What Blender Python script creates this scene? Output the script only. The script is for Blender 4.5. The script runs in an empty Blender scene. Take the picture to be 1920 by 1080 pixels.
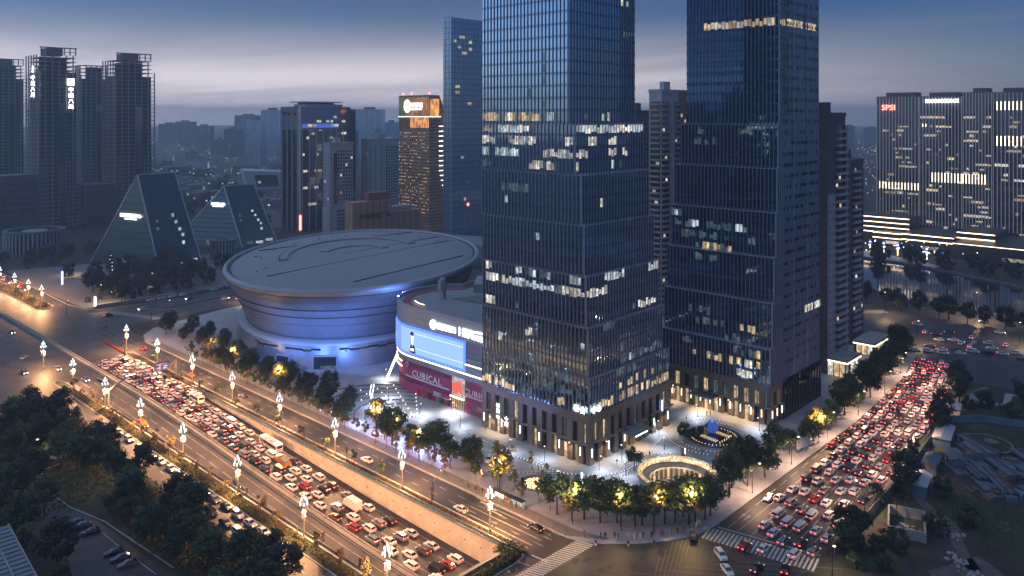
import bpy, bmesh, math, random
from mathutils import Vector, Matrix, geometry
R = random.Random(11)
rad = math.radians
sc = bpy.context.scene
col = sc.collection
PI = math.pi
# ------------------------------------------------------------ camera
VIEW = rad(43.2)
cam_d = bpy.data.cameras.new('camera')
cam = bpy.data.objects.new('camera', cam_d)
col.objects.link(cam)
sc.camera = cam
cam_d.sensor_width = 36
cam_d.lens = 28.125
cam_d.shift_y = -322 / 1920
cam_d.clip_end = 40000
cam_d.clip_start = 1
cam.location = (0, 0, 108)
cam.rotation_euler = (rad(90), 0, VIEW - rad(90))
# ------------------------------------------------------------ sky
w = bpy.data.worlds.new("World")
sc.world = w
w.use_nodes = True
nt = w.node_tree
def nd(t, nt=nt, ins=None, **k):
    n = nt.nodes.new(t)
    for a, b in k.items(): setattr(n, a, b)
    for a, b in (ins or {}).items(): n.inputs[a].default_value = b
    return n
L = nt.links
bg = nt.nodes['Background']
sky = nd('ShaderNodeTexSky', sky_type='NISHITA', sun_disc=False, sun_elevation=rad(6), sun_rotation=rad(-35),
         air_density=1.0, dust_density=1.0, ozone_density=4.0)
tint = nd('ShaderNodeMix', data_type='RGBA', blend_type='MULTIPLY', ins={0: 1.0, 7: (.76, 1.0, 1.62, 1)})
L.new(sky.outputs[0], tint.inputs[6])
tc = nd('ShaderNodeTexCoord')
sep = nd('ShaderNodeSeparateXYZ'); L.new(tc.outputs['Generated'], sep.inputs[0])
# afterglow low over the western horizon
elev = nd('ShaderNodeMapRange', interpolation_type='SMOOTHERSTEP', ins={1: .15, 2: -.02, 3: 0., 4: 1.}); L.new(sep.outputs[2], elev.inputs[0])
az = nd('ShaderNodeVectorMath', operation='DOT_PRODUCT', ins={1: (math.cos(rad(68)), math.sin(rad(68)), 0)}); L.new(tc.outputs['Generated'], az.inputs[0])
azr = nd('ShaderNodeMapRange', interpolation_type='SMOOTHSTEP', ins={1: .45, 2: 1.0, 3: .10, 4: .95}); L.new(az.outputs['Value'], azr.inputs[0])
gf = nd('ShaderNodeMath', operation='MULTIPLY'); L.new(elev.outputs[0], gf.inputs[0]); L.new(azr.outputs[0], gf.inputs[1])
glow = nd('ShaderNodeMix', data_type='RGBA', ins={7: (17.5, 15.4, 16., 1)}); L.new(gf.outputs[0], glow.inputs[0]); L.new(tint.outputs[2], glow.inputs[6])
# cloud sheets seen in perspective
den = nd('ShaderNodeMath', operation='ADD', ins={1: .09}); L.new(sep.outputs[2], den.inputs[0])
mx = nd('ShaderNodeMath', operation='MAXIMUM', ins={1: .02}); L.new(den.outputs[0], mx.inputs[0])
vd = nd('ShaderNodeVectorMath', operation='DIVIDE'); L.new(tc.outputs['Generated'], vd.inputs[0]); L.new(mx.outputs[0], vd.inputs[1])
mp = nd('ShaderNodeMapping', ins={'Rotation': (0, 0, rad(48)), 'Scale': (.34, .13, 1), 'Location': (5.2, .4, 0)}); L.new(vd.outputs[0], mp.inputs[0])
nz = nd('ShaderNodeTexNoise', ins={'Scale': 1.5, 'Detail': 7, 'Roughness': .55, 'Distortion': .9}); L.new(mp.outputs[0], nz.inputs[0])
cr = nd('ShaderNodeMapRange', interpolation_type='SMOOTHSTEP', ins={1: .36, 2: .72, 4: .42}); L.new(nz.outputs[0], cr.inputs[0])
cl = nd('ShaderNodeMix', data_type='RGBA', ins={7: (2.2, 2.5, 3.55, 1)}); L.new(cr.outputs[0], cl.inputs[0]); L.new(glow.outputs[2], cl.inputs[6])
L.new(cl.outputs[2], bg.inputs[0])
bg.inputs[1].default_value = .085
# ------------------------------------------------------------ the sun is down: a weak, very wide afterglow stands in for it
sun_d = bpy.data.lights.new('afterglow_sun', 'SUN')
sun_d.energy = 1.1
sun_d.angle = rad(120)
sun_d.color = (.58, .77, 1.)
sun = bpy.data.objects.new('afterglow_sun', sun_d)
col.objects.link(sun)
sun.rotation_euler = Vector((.42, -.38, -1)).to_track_quat('-Z', 'Y').to_euler()
# ------------------------------------------------------------ exposure
sc.view_settings.view_transform = 'Standard'
sc.view_settings.look = 'None'
sc.view_settings.exposure = 0
sc.view_settings.gamma = 1
sc.cycles.max_bounces = 5
sc.cycles.diffuse_bounces = 2
sc.cycles.glossy_bounces = 3
sc.cycles.transmission_bounces = 2
sc.cycles.volume_bounces = 1
sc.cycles.caustics_reflective = False
sc.cycles.caustics_refractive = False
sc.cycles.sample_clamp_indirect = 3
sc.cycles.use_denoising = True
sc.cycles.use_light_tree = True
# ------------------------------------------------------------ materials
M = {}
def mat(name, c, rough=.6, metal=0., em=None, es=0., noise=None, bump=0., rnd=0., spec=.5, sample=False, alpha=1.):
    m = bpy.data.materials.new(name); m.use_nodes = True
    t = m.node_tree; p = t.nodes['Principled BSDF']
    p.inputs['Base Color'].default_value = (*c, 1)
    p.inputs['Roughness'].default_value = rough
    p.inputs['Metallic'].default_value = metal
    p.inputs['Specular IOR Level'].default_value = spec
    p.inputs['Alpha'].default_value = alpha
    src = None
    if noise:
        sca, amt = noise[:2]
        g = t.nodes.new('ShaderNodeNewGeometry')
        n = t.nodes.new('ShaderNodeTexNoise'); n.inputs['Scale'].default_value = sca; n.inputs['Detail'].default_value = 6; n.inputs['Roughness'].default_value = .65
        t.links.new(g.outputs['Position'], n.inputs['Vector'])
        mr = t.nodes.new('ShaderNodeMapRange'); mr.inputs[1].default_value = .3; mr.inputs[2].default_value = .7
        mr.inputs[3].default_value = 1 - amt; mr.inputs[4].default_value = 1 + amt
        t.links.new(n.outputs[0], mr.inputs[0])
        mm = t.nodes.new('ShaderNodeMix'); mm.data_type = 'RGBA'; mm.blend_type = 'MULTIPLY'; mm.inputs[0].default_value = 1
        mm.inputs[6].default_value = (*c, 1); t.links.new(mr.outputs[0], mm.inputs[7]); src = mm.outputs[2]
        if bump:
            b = t.nodes.new('ShaderNodeBump'); b.inputs['Strength'].default_value = bump; b.inputs['Distance'].default_value = .05
            t.links.new(n.outputs[0], b.inputs['Height']); t.links.new(b.outputs[0], p.inputs['Normal'])
    if rnd:
        oi = t.nodes.new('ShaderNodeObjectInfo')
        mr = t.nodes.new('ShaderNodeMapRange'); mr.inputs[3].default_value = 1 - rnd; mr.inputs[4].default_value = 1 + rnd
        t.links.new(oi.outputs['Random'], mr.inputs[0])
        mm = t.nodes.new('ShaderNodeMix'); mm.data_type = 'RGBA'; mm.blend_type = 'MULTIPLY'; mm.inputs[0].default_value = 1
        mm.inputs[6].default_value = (*c, 1)
        if src: t.links.new(src, mm.inputs[6])
        t.links.new(mr.outputs[0], mm.inputs[7]); src = mm.outputs[2]
    if src: t.links.new(src, p.inputs['Base Color'])
    if em:
        p.inputs['Emission Color'].default_value = (*em, 1)
        p.inputs['Emission Strength'].default_value = es
        m.cycles.emission_sampling = 'AUTO' if sample else 'NONE'
    M[name] = m
    return m
def glow_mat(name, c, s, sample=False): return mat(name, (.02, .02, .02), .5, em=c, es=s, sample=sample)
def room_mat(name, c, s, seed, sca=.9):
    """lit office seen through glass: ceiling lamps, partitions and furniture as uneven brightness"""
    m = mat(name, (.02, .025, .03), .15, em=c, es=s); t = m.node_tree; p = t.nodes['Principled BSDF']
    g = t.nodes.new('ShaderNodeNewGeometry')
    mp = t.nodes.new('ShaderNodeMapping'); mp.inputs['Location'].default_value = (seed, seed * 2, seed * 3); mp.inputs['Scale'].default_value = (sca, sca, .8 * sca)
    v = t.nodes.new('ShaderNodeTexVoronoi'); v.distance = 'CHEBYCHEV'; v.inputs['Scale'].default_value = 1.1
    t.links.new(g.outputs['Position'], mp.inputs[0]); t.links.new(mp.outputs[0], v.inputs['Vector'])
    s2 = t.nodes.new('ShaderNodeSeparateColor'); t.links.new(v.outputs['Color'], s2.inputs[0])
    mr = t.nodes.new('ShaderNodeMapRange'); mr.inputs[1].default_value = .1; mr.inputs[2].default_value = .95
    mr.inputs[3].default_value = s * .4; mr.inputs[4].default_value = s * 1.15
    oi = t.nodes.new('ShaderNodeObjectInfo'); m3 = t.nodes.new('ShaderNodeMapRange'); m3.inputs[3].default_value = .4; m3.inputs[4].default_value = 1.25
    t.links.new(oi.outputs['Random'], m3.inputs[0]); mu = t.nodes.new('ShaderNodeMath'); mu.operation = 'MULTIPLY'
    t.links.new(s2.outputs[0], mr.inputs[0]); t.links.new(mr.outputs[0], mu.inputs[0]); t.links.new(m3.outputs[0], mu.inputs[1]); t.links.new(mu.outputs[0], p.inputs['Emission Strength'])
    return m
mat('ground', (.028, .032, .022), .9, noise=(.05, .5))
mat('soil', (.045, .038, .03), .95, noise=(.15, .5), bump=.3)
mat('grass', (.03, .05, .018), .95, noise=(.3, .5), bump=.3)
mat('asphalt', (.052, .05, .05), .55, noise=(.09, .5), spec=.4)
mat('asphalt_old', (.04, .04, .042), .6, noise=(.2, .4))
mat('asphalt_patch', (.034, .033, .034), .7, noise=(.6, .3))
mat('paint', (.46, .46, .43), .6, noise=(1.2, .3))
mat('paint_yellow', (.20, .15, .06), .6, noise=(1.2, .4))
mat('kerb', (.36, .35, .33), .75, noise=(.8, .2))
mat('paving', (.36, .36, .375), .55, noise=(.35, .18))
mat('paving_dark', (.12, .12, .13), .5, noise=(.5, .2))
mat('pavement', (.17, .16, .155), .75, noise=(.6, .25))
mat('site_dirt', (.11, .10, .085), .95, noise=(.5, .45), bump=.3)
mat('concrete', (.33, .32, .29), .8, noise=(.35, .25))
mat('concrete_dark', (.15, .155, .16), .85, noise=(.3, .3))
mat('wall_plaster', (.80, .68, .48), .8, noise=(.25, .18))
mat('steel', (.35, .36, .37), .4, .7)
mat('dark_metal', (.04, .042, .045), .45, .5)
mat('pole_paint', (.42, .36, .28), .5, .1)
mat('rail_glass', (.10, .19, .19), .2, 0)
mat('hull', (.20, .23, .28), .42, .5, noise=(.4, .12))
mat('hull_trim', (.33, .35, .39), .5, .3)
mat('roof_grey', (.26, .28, .31), .75, noise=(.5, .14), bump=.1)
mat('roof_joint', (.235, .25, .28), .8)
mat('roof_seam', (.06, .065, .075), .8)
mat('stone', (.16, .125, .10), .35, .15, noise=(.5, .25), rnd=.15)
mat('stone_dark', (.055, .05, .05), .4, .2, noise=(.5, .2))
mat('glass', (.235, .365, .53), .04, 1.)
mat('glass_dark', (.13, .17, .22), .05, 1.)
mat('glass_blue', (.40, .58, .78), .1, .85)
mat('glass_teal', (.075, .125, .125), .26, .45)
mat('spandrel', (.12, .18, .27), .2, .9)
mat('fin', (.42, .47, .55), .45, .35)
mat('fin_pale', (.72, .66, .58), .45, .3)
mat('fin_lit', (.6, .56, .5), .5, em=(1, .74, .5), es=.05)
mat('panel_blue', (.17, .235, .33), .35, .5, noise=(.2, .15))
mat('res_wall', (.44, .435, .43), .85, noise=(.2, .15), rnd=.08)
mat('res_wall_dark', (.12, .12, .125), .85, noise=(.2, .2), rnd=.1)
mat('res_orange', (.30, .15, .085), .85, noise=(.2, .2))
mat('brown_stripe', (.46, .24, .13), .75, noise=(.3, .2), rnd=.12)
mat('brown_stripe_pale', (.66, .42, .26), .75, noise=(.3, .2))
mat('red_roof', (.28, .09, .08), .7)
mat('gold', (.48, .27, .14), .45, .2, noise=(.1, .3))
mat('white_clad', (.5, .5, .52), .6)
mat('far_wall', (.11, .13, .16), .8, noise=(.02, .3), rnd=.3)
mat('window_dark', (.012, .016, .022), .12, 0, spec=.8)
mat('bark', (.06, .045, .035), .9)
mat('leaf', (.045, .075, .022), .7, rnd=.35)
mat('leaf_lamplit', (.22, .17, .045), .7, rnd=.2)  # golden copy of the green leaf, with the lamplight put into its colour
mat('leaf_warm', (.11, .085, .03), .7, rnd=.3)
mat('leaf_dark', (.028, .048, .022), .75, rnd=.3)
mat('hedge', (.05, .075, .02), .8, noise=(.8, .5), bump=.8)
mat('rubber', (.012, .012, .012), .8)
mat('rim', (.3, .3, .3), .4, .6)
mat('car_glass', (.008, .01, .012), .06, 0, spec=1.)
mat('water', (.012, .022, .028), .06, 0, noise=(.02, .3), spec=.9)
mat('water_dark', (.008, .01, .014), .05, 0, spec=.6)
mat('sheet_white', (.42, .44, .47), .7)
mat('fence_blue', (.10, .22, .27), .6, noise=(.2, .2))
mat('tin', (.16, .19, .22), .5, .4, noise=(.4, .3))
mat('tarp', (.12, .16, .2), .7)
mat('magenta', (.32, .025, .10), .55, noise=(.15, .25))
mat('magenta_band', (.12, .015, .06), .5)
mat('magenta_deep', (.42, .03, .07), .5)
mat('sign_white', (.8, .8, .8), .5)
mat('sign_blue', (.02, .08, .42), .4)
mat('track_red', (.25, .03, .06), .7)
mat('skin', (.45, .28, .2), .6)
for n, c in (('black', (.015, .015, .018)), ('navy', (.02, .025, .06)), ('grey', (.15, .15, .15)), ('red', (.35, .03, .03)), ('tan', (.3, .2, .12)), ('white', (.6, .6, .6))):
    mat('cloth_' + n, c, .85)
for n, c, mt in (('white', (.72, .70, .68), 0), ('silver', (.36, .36, .37), .5), ('black', (.012, .012, .014), 0), ('grey', (.10, .10, .11), .3),
                 ('red', (.28, .02, .02), 0), ('brown', (.12, .06, .03), .2), ('navy', (.02, .03, .08), 0), ('green', (.08, .16, .06), 0), ('orange', (.5, .16, .04), 0)):
    mat('car_' + n, c, .25, mt, spec=.6)
glow_mat('tail', (1, .06, .05), 7, True)
glow_mat('tail_dim', (1, .05, .04), 2)
glow_mat('head', (1, .93, .82), 40, True)
glow_mat('bulb', (.90, 1., 1.), 2.0)
glow_mat('strip_warm', (1, .72, .42), 6)
glow_mat('strip_hot', (1, .80, .56), 4)
glow_mat('strip_white', (.85, .95, 1), 4)
glow_mat('strip_blue', (.07, .16, .95), 2.4)
glow_mat('far_dot', (1, .66, .36), 4.5); glow_mat('far_dot_white', (.9, .95, 1), 4.5)
glow_mat('dot_floor', (1, .72, .4), 5); glow_mat('dot_floor_white', (.9, .95, 1), 5); glow_mat('bar_warm', (1, .74, .4), 4.0); glow_mat('dot_pink', (1, .4, .6), 2.2)
glow_mat('dot_warm', (1, .72, .4), 8)
glow_mat('dot_white', (.9, .95, 1), 8)
glow_mat('letter_white', (.95, 1, 1), 5)
glow_mat('letter_red', (1, .18, .12), 6)
glow_mat('beacon', (1, .12, .1), 8)
glow_mat('amber', (1, .5, .16), 3)
room_mat('room_cool', (.80, .95, 1.), .8, 1)
room_mat('room_white', (1., .93, .80), .95, 4)
room_mat('room_warm', (1., .74, .42), .8, 7)
room_mat('room_dim', (.45, .75, .85), .16, 9)
room_mat('room_shop', (1., .68, .36), 1.3, 12, .7)
room_mat('room_hazy', (1., .88, .68), .32, 18, .6)
room_mat('room_far', (1., .85, .62), .8, 15, .6)
# ------------------------------------------------------------ mesh helpers
class MB:
    def __init__(s): s.v = []; s.f = []; s.m = []
    def add(s, vs, fs, m=0):
        o = len(s.v); s.v += vs; s.f += [tuple(o + i for i in f) for f in fs]; s.m += [m] * len(fs); return s
    def box(s, x0, y0, z0, x1, y1, z1, m=0):
        return s.add([(x0, y0, z0), (x1, y0, z0), (x1, y1, z0), (x0, y1, z0), (x0, y0, z1), (x1, y0, z1), (x1, y1, z1), (x0, y1, z1)],
                     [(0, 3, 2, 1), (4, 5, 6, 7), (0, 1, 5, 4), (1, 2, 6, 5), (2, 3, 7, 6), (3, 0, 4, 7)], m)
    def bar(s, p, q, wd, h, m=0):
        """box from p to q (both at its foot), wd wide, h high"""
        p = Vector(p); q = Vector(q); d = (q - p); n = Vector((-d.y, d.x, 0)).normalized() * wd / 2; u = Vector((0, 0, h))
        vs = [p - n, q - n, q + n, p + n]; vs += [a + u for a in vs]
        return s.add([tuple(a) for a in vs], [(0, 3, 2, 1), (4, 5, 6, 7), (0, 1, 5, 4), (1, 2, 6, 5), (2, 3, 7, 6), (3, 0, 4, 7)], m)
    def quad(s, a, b, c, d, m=0): return s.add([a, b, c, d], [(0, 1, 2, 3)], m)
    def prism(s, poly, z0, z1, m=0):
        n = len(poly); vs = [(x, y, z0) for x, y in poly] + [(x, y, z1) for x, y in poly]
        return s.add(vs, [tuple(range(n, 2 * n)), tuple(range(n - 1, -1, -1))] + [(i, (i + 1) % n, n + (i + 1) % n, n + i) for i in range(n)], m)
    def flat(s, poly, z, m=0, holes=()):
        loops = [[Vector((x, y, z)) for x, y in poly]] + [[Vector((x, y, z)) for x, y in h] for h in holes]
        flatv = [tuple(v) for l in loops for v in l]
        tris = geometry.tessellate_polygon(loops)
        fs = []
        for t in tris:
            a, b, c = (Vector(flatv[i]) for i in t)
            fs.append(tuple(t) if (b - a).cross(c - a).z > 0 else tuple(reversed(t)))
        return s.add(flatv, fs, m)
    def tube(s, p, q, r0, r1, n=8, m=0, cap=True):
        p = Vector(p); q = Vector(q); d = (q - p).normalized()
        a = d.orthogonal().normalized(); b = d.cross(a)
        vs = []
        for c, r in ((p, r0), (q, r1)):
            for i in range(n):
                t = 2 * PI * i / n; vs.append(tuple(c + a * math.cos(t) * r + b * math.sin(t) * r))
        fs = [(i, (i + 1) % n, n + (i + 1) % n, n + i) for i in range(n)]
        if cap: fs += [tuple(range(n - 1, -1, -1)), tuple(range(n, 2 * n))]
        return s.add(vs, fs, m)
    def lathe(s, prof, n=16, c=(0, 0, 0), m=0, sx=1, sy=1, rot=0, cap=True):
        vs = []; ca, sa = math.cos(rot), math.sin(rot)
        for r, z in prof:
            for i in range(n):
                t = 2 * PI * i / n; x = r * sx * math.cos(t); y = r * sy * math.sin(t)
                vs.append((c[0] + x * ca - y * sa, c[1] + x * sa + y * ca, c[2] + z))
        fs = []
        for k in range(len(prof) - 1):
            fs += [(k * n + i, k * n + (i + 1) % n, (k + 1) * n + (i + 1) % n, (k + 1) * n + i) for i in range(n)]
        if cap and prof[0][0] > .001: fs.append(tuple(range(n - 1, -1, -1)))
        if cap and prof[-1][0] > .001: fs.append(tuple(range((len(prof) - 1) * n, len(prof) * n)))
        return s.add(vs, fs, m)
    def ball(s, c, r, n=8, k=5, m=0, sz=1):
        return s.lathe([(max(.0005, r * math.sin(PI * i / k)), -r * sz * math.cos(PI * i / k)) for i in range(k + 1)], n, c, m)
    def mesh(s, name, mats, smooth=False):
        me = bpy.data.meshes.new(name); me.from_pydata(s.v, [], s.f)
        for x in (mats if isinstance(mats, (list, tuple)) else [mats]): me.materials.append(M[x] if isinstance(x, str) else x)
        if any(s.m): me.polygons.foreach_set('material_index', s.m)
        if smooth: me.polygons.foreach_set('use_smooth', [True] * len(s.f))
        me.update(); return me
    def obj(s, name, mats, parent=None, smooth=False, loc=(0, 0, 0), rz=0): return ob(name, s.mesh(name, mats, smooth), parent, loc, rz)
def ob(name, me, parent=None, loc=(0, 0, 0), rz=0, scale=None):
    o = bpy.data.objects.new(name, me); col.objects.link(o); o.location = loc
    if rz: o.rotation_euler = (0, 0, rz)
    if scale: o.scale = scale
    if parent is not None: o.parent = parent
    return o
def tag(o, label, cat=None, group=None):
    o['label'] = label
    if cat: o['category'] = cat
    if group: o['group'] = group
    return o
def thing(name, label, cat, loc=(0, 0, 0), rz=0, group=None): return tag(ob(name, None, None, loc, rz), label, cat, group)
def struct(name, mb, mats, label=None, parent=None):
    o = mb.obj(name, mats, parent); o['kind'] = 'structure'
    if label: o['label'] = label
    return o
def stuff(name, mb, mats, parent=None, label=None, smooth=False):
    o = mb.obj(name, mats, parent, smooth); o['kind'] = 'stuff'
    if label: o['label'] = label
    return o
UC = {}
def pb(name, parent, m, x0, y0, z0, x1, y1, z1):
    """a box-shaped part; alike boxes share one unit mesh"""
    if m not in UC: UC[m] = MB().box(0, 0, 0, 1, 1, 1).mesh('unit_' + m, m)
    return ob(name, UC[m], parent, (x0, y0, z0), 0, (x1 - x0, y1 - y0, z1 - z0))
def dup(root, loc, rz=0, label=None, group=None, scale=None):
    r = root.copy(); col.objects.link(r); r.location = loc; r.rotation_euler = (0, 0, rz)
    if scale: r.scale = scale
    if label: r['label'] = label
    if group: r['group'] = group
    for ch in root.children:
        c = ch.copy(); col.objects.link(c); c.parent = r
        for g in ch.children:
            d = g.copy(); col.objects.link(d); d.parent = c
    return r
ORD = 'first second third fourth fifth sixth seventh eighth ninth tenth eleventh twelfth thirteenth fourteenth fifteenth sixteenth seventeenth eighteenth nineteenth twentieth'.split()
TENS = {2: 'twenty', 3: 'thirty', 4: 'forty', 5: 'fifty', 6: 'sixty', 7: 'seventy', 8: 'eighty', 9: 'ninety'}
def ordn(i):
    """1 -> first"""
    if i <= 20: return ORD[i - 1]
    if i % 10 == 0: return TENS[i // 10][:-1] + 'ieth'
    return TENS[i // 10] + '-' + ORD[i % 10 - 1]
def light(name, parent, kind, loc, power, c, size=.5, spot=None, blend=.6, aim=None):
    d = bpy.data.lights.new(name, kind); d.energy = power; d.color = c
    d.shadow_soft_size = size
    if kind == 'SPOT': d.spot_size = rad(spot or 150); d.spot_blend = blend
    o = bpy.data.objects.new(name, d); col.objects.link(o); o.location = loc
    if parent is not None: o.parent = parent
    if aim: o.rotation_euler = Vector(aim).to_track_quat('-Z', 'Y').to_euler()
    return o
def text(body, size, m, name, parent, loc, rz, depth=.15, align='CENTER', tilt=0, sx=1):
    cu = bpy.data.curves.new(name, 'FONT'); cu.body = body; cu.size = size; cu.extrude = depth; cu.align_x = align; cu.resolution_u = 2
    o = bpy.data.objects.new(name, cu); col.objects.link(o)
    bpy.context.view_layer.update()
    me = bpy.data.meshes.new_from_object(o.evaluated_get(bpy.context.evaluated_depsgraph_get()))
    bpy.data.objects.remove(o); bpy.data.curves.remove(cu)
    me.materials.clear(); me.materials.append(M[m])
    t = ob(name, me, parent, loc); t.rotation_euler = (PI / 2 + tilt, 0, rz); t.scale = (sx, 1, 1)
    return t
def circ(cx, cy, r, n=32, a0=0, a1=2 * PI, sx=1, sy=1, rot=0):
    full = abs(a1 - a0 - 2 * PI) < 1e-6
    out = []
    for i in range(n if full else n + 1):
        t = a0 + (a1 - a0) * i / n; x = r * sx * math.cos(t); y = r * sy * math.sin(t)
        out.append((cx + x * math.cos(rot) - y * math.sin(rot), cy + x * math.sin(rot) + y * math.cos(rot)))
    return out
# ============================================================ THE SETTING
TX0, TX1, TY0, TY1 = 113.2, 144.0, 137.0, 332.0          # the sunken carriageways
def zf(y):
    s = min(1, max(0, (TY1 - y) / 190)); return -6.3 * s * s * (3 - 2 * s)
trench = [(TX0, TY0), (TX1, TY0), (TX1, TY1), (TX0, TY1)]
SUNK = (207.2, 126.6, 11.2)
sunk = circ(*SUNK, n=40)
struct('ground', MB().flat([(-2500, -1500), (9000, -1500), (9000, 9000), (-2500, 9000)], -.03, holes=(trench, sunk)), 'ground')
struct('main_road', MB().flat([(100, -60), (162, -60), (162, 1500), (60, 1500), (60, 330), (100, 330)], 0, holes=(trench,)), 'asphalt')
rs = [(150, 79), (190, 79), (250, 80), (300, 83.5), (365, 93), (365, 20), (480, 20), (492, 150), (470, 300), (425, 300), (400, 170), (388, 113.5), (345, 107.5), (289, 104.5), (189, 105), (150, 130)]
struct('cross_road', MB().flat(rs, .004), 'asphalt')
struct('side_street', MB().flat([(150, 428), (260, 428), (420, 440), (420, 478), (260, 468), (150, 468)], .004), 'asphalt')
struct('frontage_road', MB().flat([(70, 345), (100, 330), (100, 60), (108.4, 60), (108.4, 345)], .004), 'asphalt_old')
# far side avenue bands seen through the haze
struct('far_avenue', MB().flat([(400, 700), (430, 690), (900, 1900), (860, 1900)], .0), 'asphalt')
plaza = [(159.2, 130), (160.2, 126), (163, 121.5), (169.4, 115), (176, 110), (182, 107), (190, 105.4), (289, 105), (345, 108), (388, 114), (400, 170),
         (380, 300), (350, 425), (260, 426), (215, 424), (190, 417), (172, 412), (163, 402), (159.2, 390)]
struct('plaza_paving', MB().flat(plaza, .13, holes=(sunk,)), 'paving')
def kerb_line(mb, pts, wd=.35, h=.16, z=0, m=0):
    for a, b in zip(pts, pts[1:]): mb.bar((a[0], a[1], z), (b[0], b[1], z), wd, h, m)
k = MB(); kerb_line(k, plaza[:10], .4, .15); kerb_line(k, plaza[13:] + plaza[:1], .4, .15)
struct('plaza_kerb', k, 'kerb')
struct('pavement', MB().flat([(159.4, 131), (165, 122), (166, 122), (163.5, 131), (163.5, 388), (159.4, 388)], .136), 'pavement')
struct('square_paving', MB().flat([(163, 482), (250, 480), (310, 520), (300, 600), (165, 640), (161, 560)], .1), 'pavement')
k = MB(); kerb_line(k, [(161, 700), (161, 560), (160, 500), (163, 478), (170, 470), (260, 468.5)], .4, .15); struct('square_kerb', k, 'kerb')
# median between the sunken road and the side road, verge on the near side, island further up
def strip(name, poly, m='soil', h=.16):
    o = struct(name, MB().prism(poly, -.01, h), m)
    kk = MB(); kerb_line(kk, poly + poly[:1], .3, h + .03); struct('kerb', kk, 'kerb', parent=o)
    return o
med = [(144.5, 374), (144.5, 139)] + circ(139.2, 139.5, 8.6, 8, -PI / 2, 0)[0:0] + [(142.5, 134.5), (144.6, 133.4), (146.6, 134.6), (147.9, 138), (148.1, 150), (147.6, 374), (146, 378)]
strip('median', [(144.6, 139), (143.2, 136.6), (140, 135.4), (113, 135.4), (113, 131.5), (141, 131.5), (144.6, 132.2), (147, 134.2), (148, 138), (148.1, 160), (148, 374), (146.3, 379), (144.6, 376)])
strip('verge', [(108.5, 120), (112.7, 120), (112.7, 352), (111, 360), (108.9, 356)], 'grass')
strip('island', [(143.7, 500), (146, 495), (150, 495.5), (152.8, 501), (152, 640), (144.5, 640)], 'soil')
strip('street_island', [(188, 449), (196, 446), (260, 452), (300, 455), (300, 459), (196, 453)], 'grass')
# sunken road floor
mb = MB(); N = 40
for i in range(N):
    y0 = TY0 - 3 + (TY1 - TY0 + 3) * i / N; y1 = TY0 - 3 + (TY1 - TY0 + 3) * (i + 1) / N
    mb.quad((TX0, y0, zf(y0) - .002), (TX1, y0, zf(y0) - .002), (TX1, y1, zf(y1) - .002), (TX0, y1, zf(y1) - .002))
struct('sunken_road', mb, 'asphalt')
# walls of the sunken road: panels of 6 m with a coping
def trench_wall(x, sgn, label):
    t = thing('retaining_wall', label, 'wall', group='walls of the sunken road')
    y = TY0
    while y < TY1 - 22:
        y1 = y + 6; zb = min(zf(y), zf(y1)) - .3
        xa, xb = (x, x + .45) if sgn > 0 else (x - .45, x)
        dx = R.uniform(-.012, .012)
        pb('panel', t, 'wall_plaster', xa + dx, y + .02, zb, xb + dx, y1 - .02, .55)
        pb('drain', t, 'dark_metal', (xa - .03 if sgn > 0 else xb - .1), y + 3, zf(y + 3) * .45, (xa + .1 if sgn > 0 else xb + .03), y + 3.35, zf(y + 3) * .45 + .35)
        y = y1
    pb('coping', t, 'concrete', x - .5, TY0, .55, x + .5, TY1 - 22, .75)
    s = MB(); yy = TY0
    while yy < TY1 - 22: s.box(x - .06, yy, .75, x + .06, yy + .12, 1.75); yy += 2.4
    stuff('railing_posts', s, 'steel', t)
    pb('railing_glass', t, 'rail_glass', x - .03, TY0, .85, x + .03, TY1 - 22, 1.6)
    pb('handrail', t, 'steel', x - .07, TY0, 1.72, x + .07, TY1 - 22, 1.8)
    return t
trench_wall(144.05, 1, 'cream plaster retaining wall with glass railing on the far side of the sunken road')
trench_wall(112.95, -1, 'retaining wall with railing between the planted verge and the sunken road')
t = thing('portal_wall', 'end wall above the tunnel mouth at the corner junction', 'wall')
pb('wall', t, 'concrete', 112.9, TY0 - .6, -1.0, 144.2, TY0, .6)
pb('coping', t, 'concrete', 112.7, TY0 - .8, .6, 144.5, TY0 + .15, .8)
# centre barrier
t = thing('centre_barrier', 'concrete barrier with kerbs dividing the two directions of the main road', 'barrier')
mb = MB(); kb = MB()
for i in range(90):
    y0 = 140 + 4 * i; y1 = y0 + 3.97
    for a, xx in ((0, 127.2), (1, 128.2)):
        z0, z1 = zf(y0), zf(y1)
        p = MB(); p.add([(xx - .18, y0, z0), (xx + .18, y0, z0), (xx + .18, y1, z1), (xx - .18, y1, z1), (xx - .1, y0, z0 + .8), (xx + .1, y0, z0 + .8), (xx + .1, y1, z1 + .8), (xx - .1, y1, z1 + .8)],
                        [(4, 5, 6, 7), (0, 1, 5, 4), (1, 2, 6, 5), (2, 3, 7, 6), (3, 0, 4, 7)])
        (mb if a == 0 else kb).add(p.v, p.f)
    if y0 % 8 < 4: pb('filling', t, 'pavement', 127.38, y0, min(zf(y0), zf(y0 + 8)) + .1, 128.02, y0 + 7.97, max(zf(y0), zf(y0 + 8)) + .5)
stuff('near_kerb_blocks', mb, 'concrete', t); stuff('far_kerb_blocks', kb, 'concrete', t)
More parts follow.
